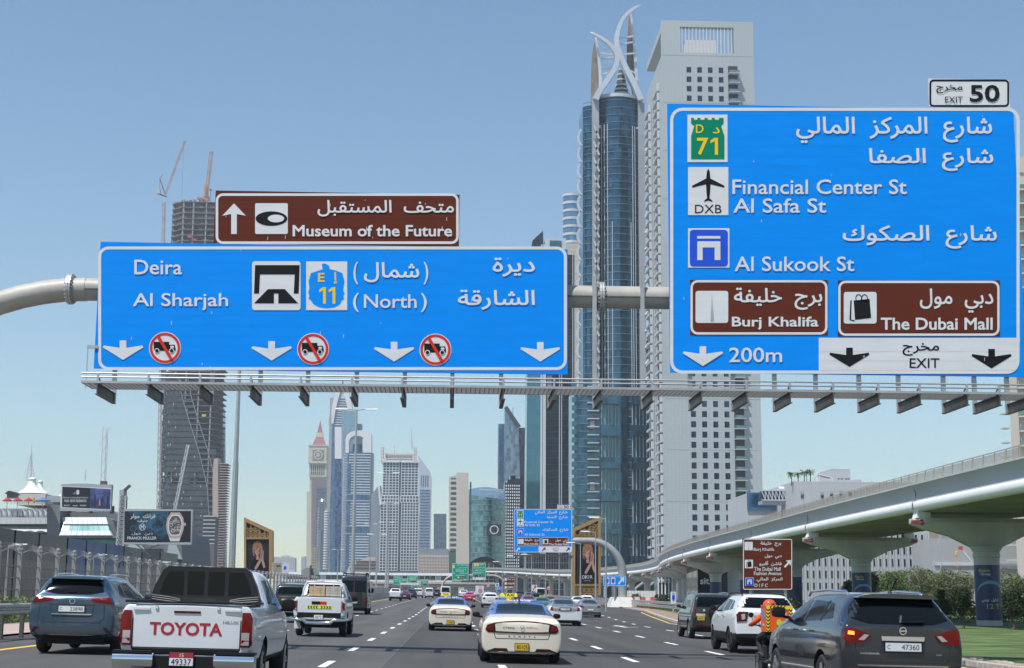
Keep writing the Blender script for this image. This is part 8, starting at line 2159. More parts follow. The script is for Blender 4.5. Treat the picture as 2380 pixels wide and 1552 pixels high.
patch(bv,[(-.42,.88),(.42,.88),(.42,.985),(-.42,.985)],'r',mat('hi_vis_yellow',(.72,.75,.03),.4),'chevron_strip',r3_,off=.01,th=.006)
for k in range(-4,5):
    x=k*.092;s=1 if k<0 else -1
    if k:patch(bv,[(x-.03*s,.933),(x+.012*s,.885),(x+.05*s,.885),(x+.01*s,.933),(x+.05*s,.98),(x+.012*s,.98)],'r',M_ink,'chevron',r3_,off=.014,th=.004,res=.2)
for s in (-1,1):
    b=MB();b.tube([(s*.95,-.02,.60),(s*.86,-.16,.58),(s*.52,-.17,.57),(s*.40,-.17,.47),(0,-.17,.455)],.062,10);b.build('bumper',M_chr,r3_,local=True,smooth=radians(50));crossbox(r3_,min(s*.55,s*.88),.625,max(s*.55,s*.88),.64,-.2,-.06,M_black,'bumper_step')
plate(r3_,bv,-.16,.58,.14,.73,M_plw,'36721');crossbox(r3_,-.75,1.275,.75,1.30,-.02,.04,M_black,'tailgate_cap');ZO=0.0
flatr([(-.62,1.32),(.62,1.32),(.55,1.76),(-.55,1.76)],1.70,M_cg,'rear_window',r3_,.03)
for s in (-1,1):b=MB();b.tube([(s*.74,1.55,1.16),(s*.70,1.58,1.60),(s*.60,1.6,1.84),(0,1.6,1.86)],.035,8);b.build('sports_bar',mw,r3_,local=True,smooth=True)
for x in (-.33,0,.33):b=MB();b.bar((x,1.58,1.2),(x,1.58,1.84),.025);b.build('sports_bar',mw,r3_,local=True)
sides(bv,PKW,r3_);wheels(r3_,d,M_alloy);mirrors(r3_,d,3.45,1.28,M_black,(.22,.22));
for s in (-1,1):crossbox(r3_,s*.76-.12,.25,s*.76+.12,.55,.55,.57,M_signw if s<0 else M_black,'mud_flap')
crossbox(r3_,-.6,.3,.6,.5,.3,.9,M_und,'spare_wheel_cradle')
place(r3_,X3(743,52.5),52.2)
M_crate=mat('crate_wood',(.42,.30,.17),.85,var=.2,scale=3,stretch=(1,1,5));M_crate2=mat('crate_grey_wood',(.36,.33,.28),.85,var=.15,scale=3,stretch=(1,1,5))
for x0,m_,lb in ((-.44,M_crate,'yellowish wooden crate on the left in the bed of the older white pickup'),(.13,M_crate2,'greyer wooden crate on the right in the bed of the older white pickup')):
    t=thing('crate',lb,'crate');place(t,r3_.location.x+x0+.27,52.2+1.0);t.location.z+=1.10
    for j in range(7):b=MB();b.box(-.27,0,.06+j*.078,.27,.5,.06+j*.078+.072);b.build('board',m_,t,local=True)
    for x in (-.13,.13):b=MB();b.box(x-.008,-.006,.05,x+.008,-.001,.61);b.build('strap',mat('strap_green',(.2,.24,.14),.6),t,local=True)

# ---- 4 black suv and black van
mk=paint('paint_black',(.010,.011,.013),0,.25)
r4_=thing('suv','black suv partly hidden behind the older white pickup','car');bv,d=car_body('boxsuv',r4_,mk,H=1.88,W=1.98)
patch(bv,[(-.75,1.36),(.75,1.36),(.70,1.70),(-.70,1.70)],'r',M_cg,'rear_window',r4_);pair(bv,[(.72,1.05),(.95,1.05),(.95,1.28),(.74,1.28)],M_tl,'tail_light',r4_,off=.02);patch(bv,[(-.55,1.06),(.55,1.06),(.55,1.13),(-.55,1.13)],'r',M_chr,'trim_strip',r4_,off=.02)
plate(r4_,bv,-.26,.85,.26,.98,M_plw,'51774');patch(bv,[(-.85,.5),(.85,.5),(.85,.53),(-.85,.53)],'r',M_chr,'bumper_trim',r4_,off=.02);sides(bv,SUVW,r4_);wheels(r4_,d,M_alloy);mirrors(r4_,d,3.2,1.3,mk);rails(r4_,2,.5,2.8,1.87,M_dark,.66);place(r4_,X3(680,74),74)
r5_=thing('tall_van','tall black high roof van with roof rack in the left lane','van');bv,d=car_body('van',r5_,mk,H=2.72,W=2.0)
patch(bv,[(-.86,1.55),(-.03,1.55),(-.03,2.35),(-.82,2.35)],'r',M_cg,'rear_window',r5_);patch(bv,[(.03,1.55),(.86,1.55),(.82,2.35),(.03,2.35)],'r',M_cg,'rear_window',r5_)
seams(bv,r5_,[[(0,2.5),(0,.6)]],.01);pair(bv,[(.84,.62),(.96,.62),(.96,1.25),(.86,1.25)],M_tld,'tail_light',r5_,off=.02);patch(bv,[(-.12,2.50),(.12,2.50),(.12,2.55),(-.12,2.55)],'r',M_tl,'brake_light',r5_,off=.02)
plate(r5_,bv,-.26,.78,.26,.9,M_plw,'80412');sides(bv,[[(.5,1.5),(1.9,1.5),(1.9,2.2),(.5,2.2)],[(2.1,1.5),(3.3,1.5),(3.3,2.2),(2.1,2.2)],[(3.6,1.45),(4.7,1.4),(4.35,2.1),(3.6,2.2)]],r5_);wheels(r5_,d,M_alloy);mirrors(r5_,d,4.6,1.7,M_black,(.2,.36))
b=MB()
for y in (.4,1.3,2.2,3.1):b.box(-.8,y,2.80,.8,y+.06,2.86)
for s in (-1,1):b.box(s*.8-.03,.3,2.86,s*.8+.03,3.3,2.92);b.box(s*.8-.03,.4,2.64,s*.8+.03,.46,2.86);b.box(s*.8-.03,3.1,2.64,s*.8+.03,3.16,2.86)
b.build('roof_rack',M_black,r5_,local=True);place(r5_,X3(821,108),108)

# ---- 5 taxis
mc=paint('paint_cream',(.66,.60,.49),0,.3);mb_l=paint('paint_taxi_blue',(.03,.10,.42),0,.3)
def sonata(lab,num,pnum):
    r=thing('taxi',lab,'taxi',group='cream taxis with blue roofs')
    bv,d=car_body('sedan',r,mc,W=1.88,m2=mb_l,m2f=lambda c:c.z>1.02+max(0,.95-c.y)*.16 and .5<c.y<3.95 and c.z>1.06-.03*max(0,c.y-3))
    patch(bv,[(-.60,1.11),(.60,1.11),(.52,1.36),(-.52,1.36)],'r',M_cg,'rear_window',r,off=.005,res=.06)
    patch(bv,[(-.80,.86),(-.62,.92),(-.3,.955),(0,.965),(.3,.955),(.62,.92),(.80,.86),(.84,.76),(.78,.695),(0,.68),(-.78,.695),(-.84,.76)],'r',mat('light_band_dark',(.035,.004,.005),.15,spec=.3),'light_band',r,off=.010,res=.06)
    patch(bv,[(-.62,.885),(-.3,.925),(0,.935),(.3,.925),(.62,.885),(.60,.725),(0,.71),(-.60,.725)],'r',mc,'boot_panel',r,off=.018,res=.07,th=.006)
    pair(bv,[(.66,.74),(.80,.74),(.82,.78),(.68,.87)],M_tl,'tail_light',r,off=.02,th=.01);patch(bv,[(-.60,.70),(.60,.70),(.60,.712),(-.60,.712)],'r',M_tl,'brake_light',r,off=.02)
    rtext(num,mat('fleet_letter',(.12,.12,.12)),-.44,.775,-.17,.825,bv,r,off=.0205);rtext('DUBAI',M_red,.10,.80,.24,.83,bv,r,off=.0205);rtext('TAXI',M_red,.26,.79,.36,.815,bv,r,off=.0205,bold=0);rtext('hybrid',M_ink,.50,.725,.58,.74,bv,r,off=.0205,bold=0)
    b=MB();b.lathe([(.035,0),(.045,0),(.045,.006),(.035,.006)],(0,-.075,.82),ax=(0,1,0),n=16);b.build('emblem',M_chr,r,local=True)
    for i,c in enumerate('SONATA'):rtext(c,M_dark,-.31+i*.115,.595,-.265+i*.115,.63,bv,r,bold=.03)
    seams(bv,r,[[(-.64,.69),(-.60,.56),(.60,.56),(.64,.69)]])
    patch(bv,[(-.86,.16),(.86,.16),(.84,.26),(.66,.33),(.62,.345),(.34,.345),(.30,.28),(-.30,.28),(-.34,.345),(-.62,.345),(-.66,.33),(-.84,.26)],'r',M_black,'diffuser',r,off=.014,res=.06);pair(bv,[(.38,.29),(.64,.29),(.62,.33),(.38,.33)],M_tld,'reflector',r,off=.022);patch(bv,[(-.72,.262),(.72,.262),(.72,.272),(-.72,.272)],'r',M_chr,'trim_strip',r,off=.0205)
    plate(r,bv,-.15,.30,.15,.455,M_ply,pnum);sides(bv,[[(.95,1.06),(1.45,1.02),(1.55,1.30),(1.35,1.27)],[(1.55,1.02),(2.45,1.0),(2.42,1.36),(1.66,1.32)],[(2.52,1.0),(3.45,.99),(2.95,1.27),(2.50,1.36)]],r,M_cg)
    wheels(r,d,M_alloy,.13);mirrors(r,d,3.15,1.05,M_black,(.19,.13))
    t=MB();t.prism([(-.21,1.50),(.21,1.50),(.19,1.585),(-.19,1.585)],(-.24,2.1,0),(1,0,0),(0,0,1),(0,.14,0));t.box(-.30,2.12,1.43,-.18,2.2,1.50);sg_=t.build('roof_sign',mat('taxi_yellow',(.75,.62,.02),.4,emit=((1,.8,.05),.25)),r,local=True)
    put_text('TAXI','lettering',M_ink,(-.37,0,-.11,1), lambda a,c:(a,2.095,1.578-.068*c),sg_,.03,local=True)
    for x in (-.42,-.06):b=MB();b.lathe([(0,-.01),(.022,-.01),(.022,.01),(0,.01)],(x,2.09,1.53),ax=(0,1,0),n=10);b.build('marker_light',mat('marker_orange',(.8,.2,.03),.4,emit=((1,.3,.05),1.0)),sg_,local=True)
    put_text(num,'lettering',M_signw,(-.28,0,.28,1), lambda a,c:(a,2.35-.55*c,bv.ray_cast(Vector((a,2.35-.55*c,4)),Vector((0,0,-1)))[0].z+.006),r,.02,local=True)
    b=MB();b.prism([(1.72,1.40),(1.95,1.43),(1.78,1.50)],(-.02,0,0),(0,1,0),(0,0,1),(.04,0,0));b.build('antenna',M_black,r,local=True)
    for x in (-.36,.36):b=MB();b.lathe([(0,-.02),(.12,0),(.13,.1),(.11,.24),(0,.3)],(x,1.35,1.06),n=10);
    pair(bv,[(.74,1.0),(.80,1.0),(.79,1.03),(.74,1.03)],M_bprint,'sticker',r,off=.01)
    return r
rt=sonata('nearest cream taxi with blue roof, large in the centre of the road','CT0056','80105');place(rt,X3(1211,35.3),35.0)
rt2=sonata('second cream taxi with blue roof ahead on the left of the nearest one','CT0327','17667');place(rt2,X3(1047,65.5),65.0)

# ---- 6 silver coupe, silver saloon
ms=paint('paint_silver',(.36,.38,.40),.7,.25)
r6_=thing('coupe','low silver and white two door coupe between the near taxi and silver saloon','car');bv,d=car_body('coupe',r6_,ms,m2=mw,m2f=lambda c:c.z<.80 or (abs(c.x)>.70 and c.z<1.06))
patch(bv,[(-.60,1.18),(.60,1.18),(.50,1.41),(-.50,1.41)],'r',M_cg2,'rear_window',r6_,res=.06);pair(bv,[(.64,.84),(.82,.84),(.80,1.0),(.70,1.04)],M_tl,'tail_light',r6_,off=.016);patch(bv,[(-.34,.82),(.34,.82),(.36,1.0),(-.36,1.0)],'r',M_dark,'plate_recess',r6_,off=.008)
seams(bv,r6_,[[(-.60,1.08),(-.50,.76),(.50,.76),(.60,1.08)]]);plate(r6_,bv,-.26,.85,.26,.95,M_plw,'1921',extra='K');patch(bv,[(-.82,.22),(.82,.22),(.80,.32),(-.80,.32)],'r',M_black,'lower_bumper',r6_,off=.008)
sides(bv,[[(1.3,1.12),(2.3,1.1),(2.3,1.40),(1.75,1.34)],[(2.4,1.1),(3.5,1.06),(3.05,1.32),(2.42,1.40)]],r6_);wheels(r6_,d,M_alloy);mirrors(r6_,d,3.3,1.12,ms);place(r6_,X3(1313,84),84)
def simple(kind,ty,X,Y,m,lab,W=None,H=None,m2=None,m2f=None,taxi=False,cat_='car',grp=None,lights=None,plate_m=None,rimm=None,L=None,name=None):
    W0,L0,B,rw,top,zu,ra,fa,wr,tap=TY[ty]
    r=thing(name or kind,lab,cat_,group=grp);bv,d=car_body(ty,r,m,1,m2,m2f,H,W,L);kz=d['kz'];w=d['W']/2;Tm=max(v for _,v in top)*kz
    b_=B*kz
    if ty in ('sedan','coupe'):patch(bv,[(-w*.64,b_+.16),(w*.64,b_+.16),(w*.53,Tm-.09),(-w*.53,Tm-.09)],'r',M_cg,'rear_window',r,res=.12)
    elif ty!='pickup':patch(bv,[(-w*.80,b_+.10),(w*.80,b_+.10),(w*.74,Tm-.20),(-w*.74,Tm-.20)],'r',M_cg,'rear_window',r,res=.12)
    else:flatr([(-.6,b_+.1),(.6,b_+.1),(.52,Tm-.12),(-.52,Tm-.12)],1.70,M_cg,'rear_window',r,.03)
    lz=lights or {'sedan':(.72,.87),'coupe':(.8,.95),'suv':(.98,1.16),'boxsuv':(.85,1.25),'pickup':(.75,1.1),'van':(.8,1.25),'minivan':(.7,1.05)}[ty]
    li=.55 if ty in ('sedan','suv') else .80
    pair(bv,[(w*li,lz[0]*kz),(w*.97,lz[0]*kz),(w*.96,lz[1]*kz),(w*(li+.08),lz[1]*kz)],M_tl,'tail_light',r,off=.02,res=.12)
    z0={'sedan':.55,'coupe':.8,'suv':.82,'boxsuv':.75,'pickup':.62,'van':.8,'minivan':.6}[ty]*kz
    plate(r,bv,-.24,z0,.24,z0+.12,plate_m or M_plw,None);patch(bv,[(-w*.86,zu+.10),(w*.86,zu+.10),(w*.86,zu+.22),(-w*.86,zu+.22)],'r',M_black,'lower_bumper',r,off=.01,res=.2)
    sw_={'sedan':[(1.5,1.02),(3.4,.99),(2.9,1.29),(1.7,1.31)],'coupe':[(1.5,1.12),(3.4,1.08),(3.0,1.34),(1.8,1.36)],'suv':[(.9,1.29),(3.3,1.2),(2.75,1.57),(1.1,1.56)],'boxsuv':[(.5,1.3),(3.2,1.28),(2.8,1.68),(.5,1.7)],'pickup':PKW[1],'van':[(3.6,1.45),(4.7,1.4),(4.35,2.1),(3.6,2.2)],'minivan':[(.5,1.2),(3.6,1.2),(3.2,1.7),(.5,1.75)]}[ty]
    sides(bv,[[(y,z*kz) for y,z in sw_]],r);wheels(r,d,rimm or M_alloy);mirrors(r,d,L0*.65,b_+.08,m)
    if taxi:
        b=MB();b.box(-.22,2.0,Tm+.03,.22,2.12,Tm+.14);s_=b.build('roof_sign',MATS['taxi_yellow'],r,local=True);put_text('TAXI','lettering',M_ink,(-.18,0,.18,1), lambda a,c:(a,1.995,Tm+.13-.09*c),s_,.03,local=True)
    place(r,X,Y); return r
mg=paint('paint_dark_grey',(.018,.020,.023),.15,.25);mred=paint('paint_red',(.30,.015,.03),0,.3);mpk=paint('paint_pink',(.55,.03,.12),0,.35);mdb=paint('paint_navy',(.02,.03,.09),.3,.3);mgy=paint('paint_mid_grey',(.13,.14,.15),.6,.3);mmr=paint('paint_maroon',(.09,.008,.015),.2,.3);mtl=paint('paint_teal',(.02,.16,.22),0,.35);mor=paint('paint_orange',(.45,.10,.02),0,.4)
r7_=simple('saloon','sedan',X3(1372,121),121,ms,'silver saloon with red tail lights in the exit lane right of the coupe',lights=(.78,.92))
simple('saloon','sedan',X3(1345,168),168,mw,'white car mostly hidden directly behind the silver coupe',H=1.5);simple('saloon','suv',X3(1364,182),182,mw,'white car further back behind the silver saloon',name='crossover',H=1.6)
# ---- 7 dark suv with spare wheel
r8_=thing('offroad_suv','dark grey suv with a spare wheel on its back door, left of the white suv','car');bv,d=car_body('boxsuv',r8_,mg,H=1.86,W=1.885)
patch(bv,[(-.74,1.30),(.74,1.30),(.70,1.70),(-.70,1.70)],'r',M_cg,'rear_window',r8_);pair(bv,[(.76,1.04),(.93,1.04),(.90,1.42),(.80,1.46)],M_tl,'tail_light',r8_,off=.02);pair(bv,[(.80,1.22),(.91,1.22),(.89,1.40),(.82,1.43)],M_tlc,'light_base',r8_,off=.03)
b=MB();b.lathe([(0,-.12),(.27,-.12),(.34,-.08),(.37,.0),(.37,.10),(.3,.16),(0,.16)],(.12,-.16,1.04),ax=(0,1,0),n=28);b.build('spare_wheel',M_black,r8_,local=True,smooth=radians(50))
b=MB();b.lathe([(0,0),(.2,0),(.2,.01),(0,.01)],(.12,-.295,1.04),ax=(0,1,0),n=20);b.build('wheel_cover',mg,r8_,local=True)
plate(r8_,bv,-.72,.76,-.42,.90,M_ply,'4471');patch(bv,[(-.76,.91),(-.40,.91),(-.40,1.02),(-.76,1.02)],'r',M_chr,'trim_strip',r8_,off=.02);patch(bv,[(-.85,.52),(.85,.52),(.85,.56),(-.85,.56)],'r',M_tld,'reflector',r8_,off=.012)
b=MB();b.lathe([(0,0),(.05,0),(.05,.01),(0,.01)],(-.45,-.06,1.16),ax=(0,1,0),n=14);b.build('emblem',M_chr,r8_,local=True)
sides(bv,SUVW,r8_);wheels(r8_,d,M_alloy);mirrors(r8_,d,3.2,1.3,mg);rails(r8_,1.9,.4,2.8,1.86,M_chr,.64);crossbox(r8_,-.95,.42,-.86,.47,1.5,3.3,M_chr,'side_step');place(r8_,X3(1655,62.5),62)
# ---- 8 white suv
r9_=thing('suv','white suv with black wheels directly ahead of the motorcycle rider','car');mw2=paint('paint_pure_white',(.70,.71,.72),0,.28);bv,d=car_body('suv',r9_,mw2,H=1.78,W=2.0,L=5.0,m2=M_black,m2f=lambda c:c.z<.60)
patch(bv,[(-.86,1.36),(.86,1.36),(.76,1.58),(.66,1.67),(-.66,1.67),(-.76,1.58)],'r',M_cg,'rear_window',r9_);pair(bv,[(.58,1.24),(.64,.96),(.93,.93),(.95,1.24)],M_tld,'tail_light',r9_,off=.02);pair(bv,[(.68,1.02),(.78,1.0),(.80,1.16),(.69,1.18)],M_tlc,'light_base',r9_,off=.026)
patch(bv,[(-.44,1.10),(.44,1.10),(.44,1.17),(-.44,1.17)],'r',M_chr,'trim_strip',r9_,off=.016);plate(r9_,bv,-.26,.88,.26,1.0,M_plw,'60823');sides(bv,[[(y*1.01,z*1.01) for y,z in p] for p in SUVW],r9_);wheels(r9_,d,M_rimk);mirrors(r9_,d,3.3,1.32,M_black);rails(r9_,2,.6,2.9,1.78,M_black,.64)
for y in (1.75,2.75):b=MB();b.bar((-1.0,y,1.10),(-1.0,y+.22,1.10),.03);b.build('door_handle',M_chr,r9_,local=True)
place(r9_,X3(1777,45.8),45.5)
# ---- 9 big dark grey suv, right foreground
r10=thing('large_suv','large dark grey suv in the right foreground with a lit orange indicator','car');mgp=paint('paint_gun_grey',(.022,.026,.034),.2,.15);bv,d=car_body('suv',r10,mgp,H=1.72,W=1.96,L=5.05)
patch(bv,[(-.80,1.32),(-.5,1.235),(.5,1.235),(.80,1.32),(.73,1.50),(.60,1.635),(-.60,1.635),(-.73,1.50)],'r',M_cg,'rear_window',r10,res=.06)
lp=[(.50,1.07),(.60,.955),(.90,.93),(.965,.98),(.97,1.14),(.78,1.175)];pair(bv,lp,M_tl,'tail_light',r10,off=.022,res=.06);pair(bv,[(.53,1.065),(.61,.985),(.70,.99),(.60,1.075)],M_tlc,'light_base',r10,off=.03)
patch(bv,[(-.86,1.07),(-.76,1.06),(-.76,1.115),(-.85,1.125)],'r',M_amb,'indicator',r10,off=.032)
b=MB();b.lathe([(.045,-.01),(.06,-.01),(.06,.01),(.045,.01)],(0,-.05,1.135),ax=(0,1,0),n=20);b.bar((-.06,-.055,1.135),(.06,-.055,1.135),.015,.02);b.build('emblem',M_chr,r10,local=True)
patch(bv,[(-.33,.985),(.33,.985),(.34,1.05),(-.34,1.05)],'r',M_chr,'trim_strip',r10,off=.025,res=.05);patch(bv,[(-.36,.80),(.36,.80),(.34,.98),(-.34,.98)],'r',mat('recess_grey',(.03,.032,.036),.4),'plate_recess',r10,off=.004);plate(r10,bv,-.28,.83,.28,.955,M_plw,'47360',extra='C')
rtext('PATHFINDER',M_chr,-.66,.775,-.36,.80,bv,r10,bold=.03);rtext('4WD',M_chr,.52,.775,.61,.795,bv,r10,bold=.02)
seams(bv,r10,[[(-.74,1.2),(-.74,.74),(-.66,.66),(.66,.66),(.74,.74),(.74,1.2)]],.006);patch(bv,[(-.70,.60),(.70,.60),(.72,.62),(-.72,.62)],'r',M_chr,'trim_strip',r10,off=.012);pair(bv,[(.62,.53),(.84,.53),(.86,.57),(.62,.57)],M_tl,'reflector',r10,off=.014);patch(bv,[(-.84,.50),(.84,.50),(.86,.36),(-.86,.36)],'r',M_black,'lower_bumper',r10,off=.01)
sides(bv,[[(.70,1.30),(1.22,1.27),(1.27,1.555),(1.0,1.53)],[(1.32,1.26),(2.25,1.23),(2.25,1.585),(1.36,1.56)],[(2.33,1.22),(3.38,1.20),(2.80,1.55),(2.33,1.585)]],r10)
for ax in ('L','R'):patch(bv,[(1.27,1.25),(1.33,1.25),(1.34,1.58),(1.28,1.57)],ax,M_black,'pillar',r10,res=.1)
for y0,y1 in ((1.62,1.90),(2.62,2.90)):b=MB();b.tube([(-.985,y0,1.09),(-1.02,y0+.05,1.095),(-1.02,y1-.05,1.095),(-.985,y1,1.09)],.016,8);b.build('door_handle',M_chr,r10,local=True)
for y in (1.30,2.28,3.35):patch(bv,[(y,1.20),(y+.01,1.20),(y+.012,.42),(y+.002,.42)],'L',M_seamk,'panel_gap',r10,off=.002,th=.004,res=.2)
wheels(r10,d,M_alloy,.13);mirrors(r10,d,3.3,1.36,M_black,(.25,.19));rails(r10,1.96,.75,3.0,1.715,M_chr,.60)
flatr([(-.64,1.625),(.64,1.625),(.60,1.655),(.42,1.685),(0,1.70),(-.42,1.685),(-.60,1.655)],.13,mgp,'spoiler',r10,.3);b=MB();b.bar((.0,-.01,1.27),(.36,-.01,1.29),.03);b.bar((-.02,.0,1.25),(.02,.08,1.36),.03);b.build('wiper',M_black,r10,local=True);b=MB();b.bar((.04,.65,1.71),(.09,.45,1.93),.012);b.lathe([(.04,0),(.02,.03),(0,.03)],(.04,.65,1.71),n=8);b.build('antenna',M_black,r10,local=True)
place(r10,X3(2086,23.4),23.3,.04)

# ---- distant traffic
simple('pickup_truck','pickup',X3(917,220),220,mw,'far white pickup beside the concrete barrier on the left',cat_='pickup truck',W=1.78)
simple('saloon','sedan',X3(940,242),242,mmr,'dark maroon car just right of the far white pickup');simple('suv','suv',X3(955,268),268,mdb,'dark blue suv in the far left lane');simple('suv','boxsuv',X3(971,300),300,mw,'far white car at the right end of the left lane queue')
simple('minivan','minivan',X3(997,300),300,mw,'white delivery van alone in the second lane',cat_='van',L=4.5,name='delivery_van');simple('suv','suv',X3(1014,325),325,mg,'far dark suv right of the white delivery van');simple('minivan','van',X3(1035,285),285,mw,'white minibus showing above the second taxi',cat_='van',H=2.35,W=1.9,L=5,name='minibus')
simple('pickup_truck','pickup',X3(1077,288),288,mw,'far white pickup behind the pink car',cat_='pickup truck');simple('taxi','sedan',X3(1091,240),240,mpk,'bright pink and red car with a yellow rear corner in the middle lanes',m2=MATS['taxi_yellow'],m2f=lambda c:c.x>.6 and c.z<.6 and c.y<1,cat_='taxi',H=1.5)
simple('saloon','sedan',X3(1100,380),380,mw,'tiny white car left of the white speed board');simple('crossover','suv',X3(1138,168),166,mw,'white crossover with dark rear window left of the near taxi roof',W=1.88,H=1.68)
simple('taxi','sedan',X3(1229,160),160,mc,'cream taxi with a red roof above the near taxi',m2=mred,m2f=lambda c:c.z>1.0,H=1.46,cat_='taxi');simple('suv','suv',X3(1247,180),178,mk,'black suv with lit tail lights between the far taxis')
simple('saloon','sedan',X3(1208,235),235,mdb,'dark blue saloon above the taxi roof sign');simple('suv','suv',X3(1230,262),262,mgy,'grey suv behind the red roofed taxi');simple('taxi','sedan',X3(1279,172),172,mc,'cream taxi with a red roof above the silver coupe',m2=mred,m2f=lambda c:c.z>1.0,taxi=True,cat_='taxi')
simple('taxi','sedan',X3(1262,138),138,mtl,'teal taxi with a yellow roof sign just left of the silver coupe',taxi=True,cat_='taxi',H=1.43);simple('minivan','van',X3(1258,262),262,paint('paint_pale_green',(.55,.62,.58)),'pale van with a green tinted rear window under the viaduct',cat_='van',H=2.5,W=1.95,name='minibus')
simple('saloon','sedan',X3(1170,210),208,paint('paint_light_blue',(.08,.28,.45)),'light blue car left behind the taxi roof sign',H=1.46);simple('suv','boxsuv',X3(1208,330),330,mg,'far dark suv under the brown tourist sign')
# ================================================================= delivery rider
def skinned(name,m,verts,edges,root,sub=2):
    me=bpy.data.meshes.new(name);me.from_pydata([v[:3] for v in verts],edges,[]);o=link(name,me)
    sk=o.modifiers.new('sk','SKIN');
    for i,v in enumerate(verts):
        s=me.skin_vertices[0].data[i];s.radius=(v[3],v[4] if len(v)>4 else v[3]);s.use_root=(i==0)
    sb=o.modifiers.new('sb','SUBSURF');sb.levels=sub
    dg=bpy.context.evaluated_depsgraph_get();r=bpy.data.meshes.new_from_object(o.evaluated_get(dg));bpy.data.objects.remove(o)
    r.materials.clear();r.materials.append(m);r.shade_smooth();r.name=name
    return link(name,r,root)
RX,RY=X3(1800,31.5),31.2
mo=thing('motorcycle','black delivery motorcycle beside the large grey suv','motorcycle');place(mo,RX,RY)
b=MB()
for y in (.35,1.62):
    b=MB();b.lathe([(.23,-.05),(.29,-.055),(.315,0),(.29,.055),(.23,.05),(.23,-.05)],(0,y,.315),ax=(1,0,0),n=28);w=b.build('wheel',M_tyre,mo,local=True,smooth=radians(50))
    b=MB();b.lathe([(.235,-.03),(.21,-.03),(.21,.03),(.235,.03)],(0,y,.315),ax=(1,0,0),n=20)
    for k in range(5):a=k*2*pi/5;b.bar((0,y,.315),(0,y+.22*cos(a),.315+.22*sin(a)),.03)
    b.build('rim',M_dark,w,local=True)
b=MB();b.box(-.14,.55,.28,.14,1.1,.62);b.bar((0,.35,.32),(0,.75,.42),.08);b.bar((-.07,.35,.32),(-.07,.5,.75),.04);b.bar((.07,.35,.32),(.07,.5,.75),.04);b.build('engine',M_dark,mo,local=True)
b=MB();b.tube([(0,1.15,.70),(0,.95,.88),(0,.75,.86)],[.12,.16,.12],10);b.build('fuel_tank',M_black,mo,local=True,smooth=True)
b=MB();b.box(-.13,.18,.76,.13,.85,.83);b.box(-.17,.0,.82,.17,.45,.85);b.build('seat',M_black,mo,local=True)
for s in (-1,1):
    b=MB();b.bar((s*.07,1.62,.33),(s*.06,1.32,.95),.045);b.build('fork',M_galv_d,mo,local=True)
    b=MB();b.tube([(0,1.28,.98),(s*.2,1.26,1.04),(s*.38,1.15,1.03)],.016,6);b.tube([(s*.26,1.2,1.03),(s*.33,1.2,1.22)],.008,5);b.build('handlebar',M_black,mo,local=True)
    b=MB();b.lathe([(0,0),(.055,0),(.055,.02),(0,.02)],(s*.34,1.19,1.25),ax=(0,1,0),n=12);b.build('mirror',M_black,mo,local=True)
    b=MB();b.tube([(s*.13,.65,.35),(s*.24,.66,.35)],.02,6);b.build('footrest',M_black,mo,local=True)
b=MB();b.tube([(-.13,.75,.30),(-.15,.2,.33),(-.16,.02,.38)],[.03,.045,.045],10);b.build('exhaust',M_galv_d,mo,local=True);b=MB();b.tube([(-.34,.72,.20),(-.36,.60,.46),(-.33,.42,.50),(-.24,.38,.45)],.012,6);b.bar((-.36,.60,.30),(-.2,.62,.32),.02);b.build('crash_bar',M_galv_d,mo,local=True)
b=MB();b.box(-.07,-.03,.66,.07,.0,.72);b.build('tail_light',M_tl,mo,local=True);b=MB();b.box(-.09,-.02,.48,.09,.0,.60);b.build('licence_plate',M_ply,mo,local=True)
# insulated box
bx=thing('delivery_box','orange delivery box with yellow and black chevron edging on the motorcycle','box');place(bx,RX,RY);bx.location.z+=.93
M_or=mat('box_orange',(.75,.10,.01),.45);M_cy=mat('chevron_yellow',(.75,.62,.03),.4);M_lime=mat('splash_lime',(.45,.62,.02),.5)
b=MB();b.box(-.27,-.12,0,.27,.42,.53);b.build('shell',M_or,bx,local=True)
b=MB();b.box(-.275,-.125,.50,.275,.425,.535);b.build('lid',M_or,bx,local=True)
for (x0,z0,x1,z1) in ((-.27,0,-.20,.53),(.20,0,.27,.53),(-.20,.46,.20,.53)):
    b=MB();b.box(x0,-.130,z0,x1,-.126,z1);b.build('chevron_strip',M_cy,bx,local=True)
    n=int(max(x1-x0,z1-z0)/.07);v=(z1-z0)>(x1-x0);b=MB()
    for k in range(n):
        if v:c=z0+.035+k*.07;xm=(x0+x1)/2;pts=[(x0,c+.02),(xm,c-.015),(x1,c+.02),(x1,c-.012),(xm,c-.047),(x0,c-.012)]
        else:c=x0+.035+k*.07;zm=(z0+z1)/2;pts=[(c+.02,z0),(c-.015,zm),(c+.02,z1),(c-.012,z1),(c-.047,zm),(c-.012,z0)]
        b.tri_fill([(max(x0,min(x1,x)),max(z0,min(z1,z))) for x,z in pts],(0,-.1315,0),(1,0,0),(0,0,1),(0,.001,0))
    b.build('chevron',M_ink,bx,local=True)
put_text('talabat','lettering',M_signw,(-.11,0,.15,1), lambda a,c:(a,-.129,.41-.075*c),bx,.03,local=True)
b=MB();b.tri_fill([(-.06,.05),(.02,.02),(.19,.02),(.19,.20),(.12,.24),(.05,.21),(.0,.26),(-.05,.24),(-.06,.16),(-.02,.12)],(0,-.129,0),(1,0,0),(0,0,1),(0,.002,0));b.build('print',M_lime,bx,local=True)
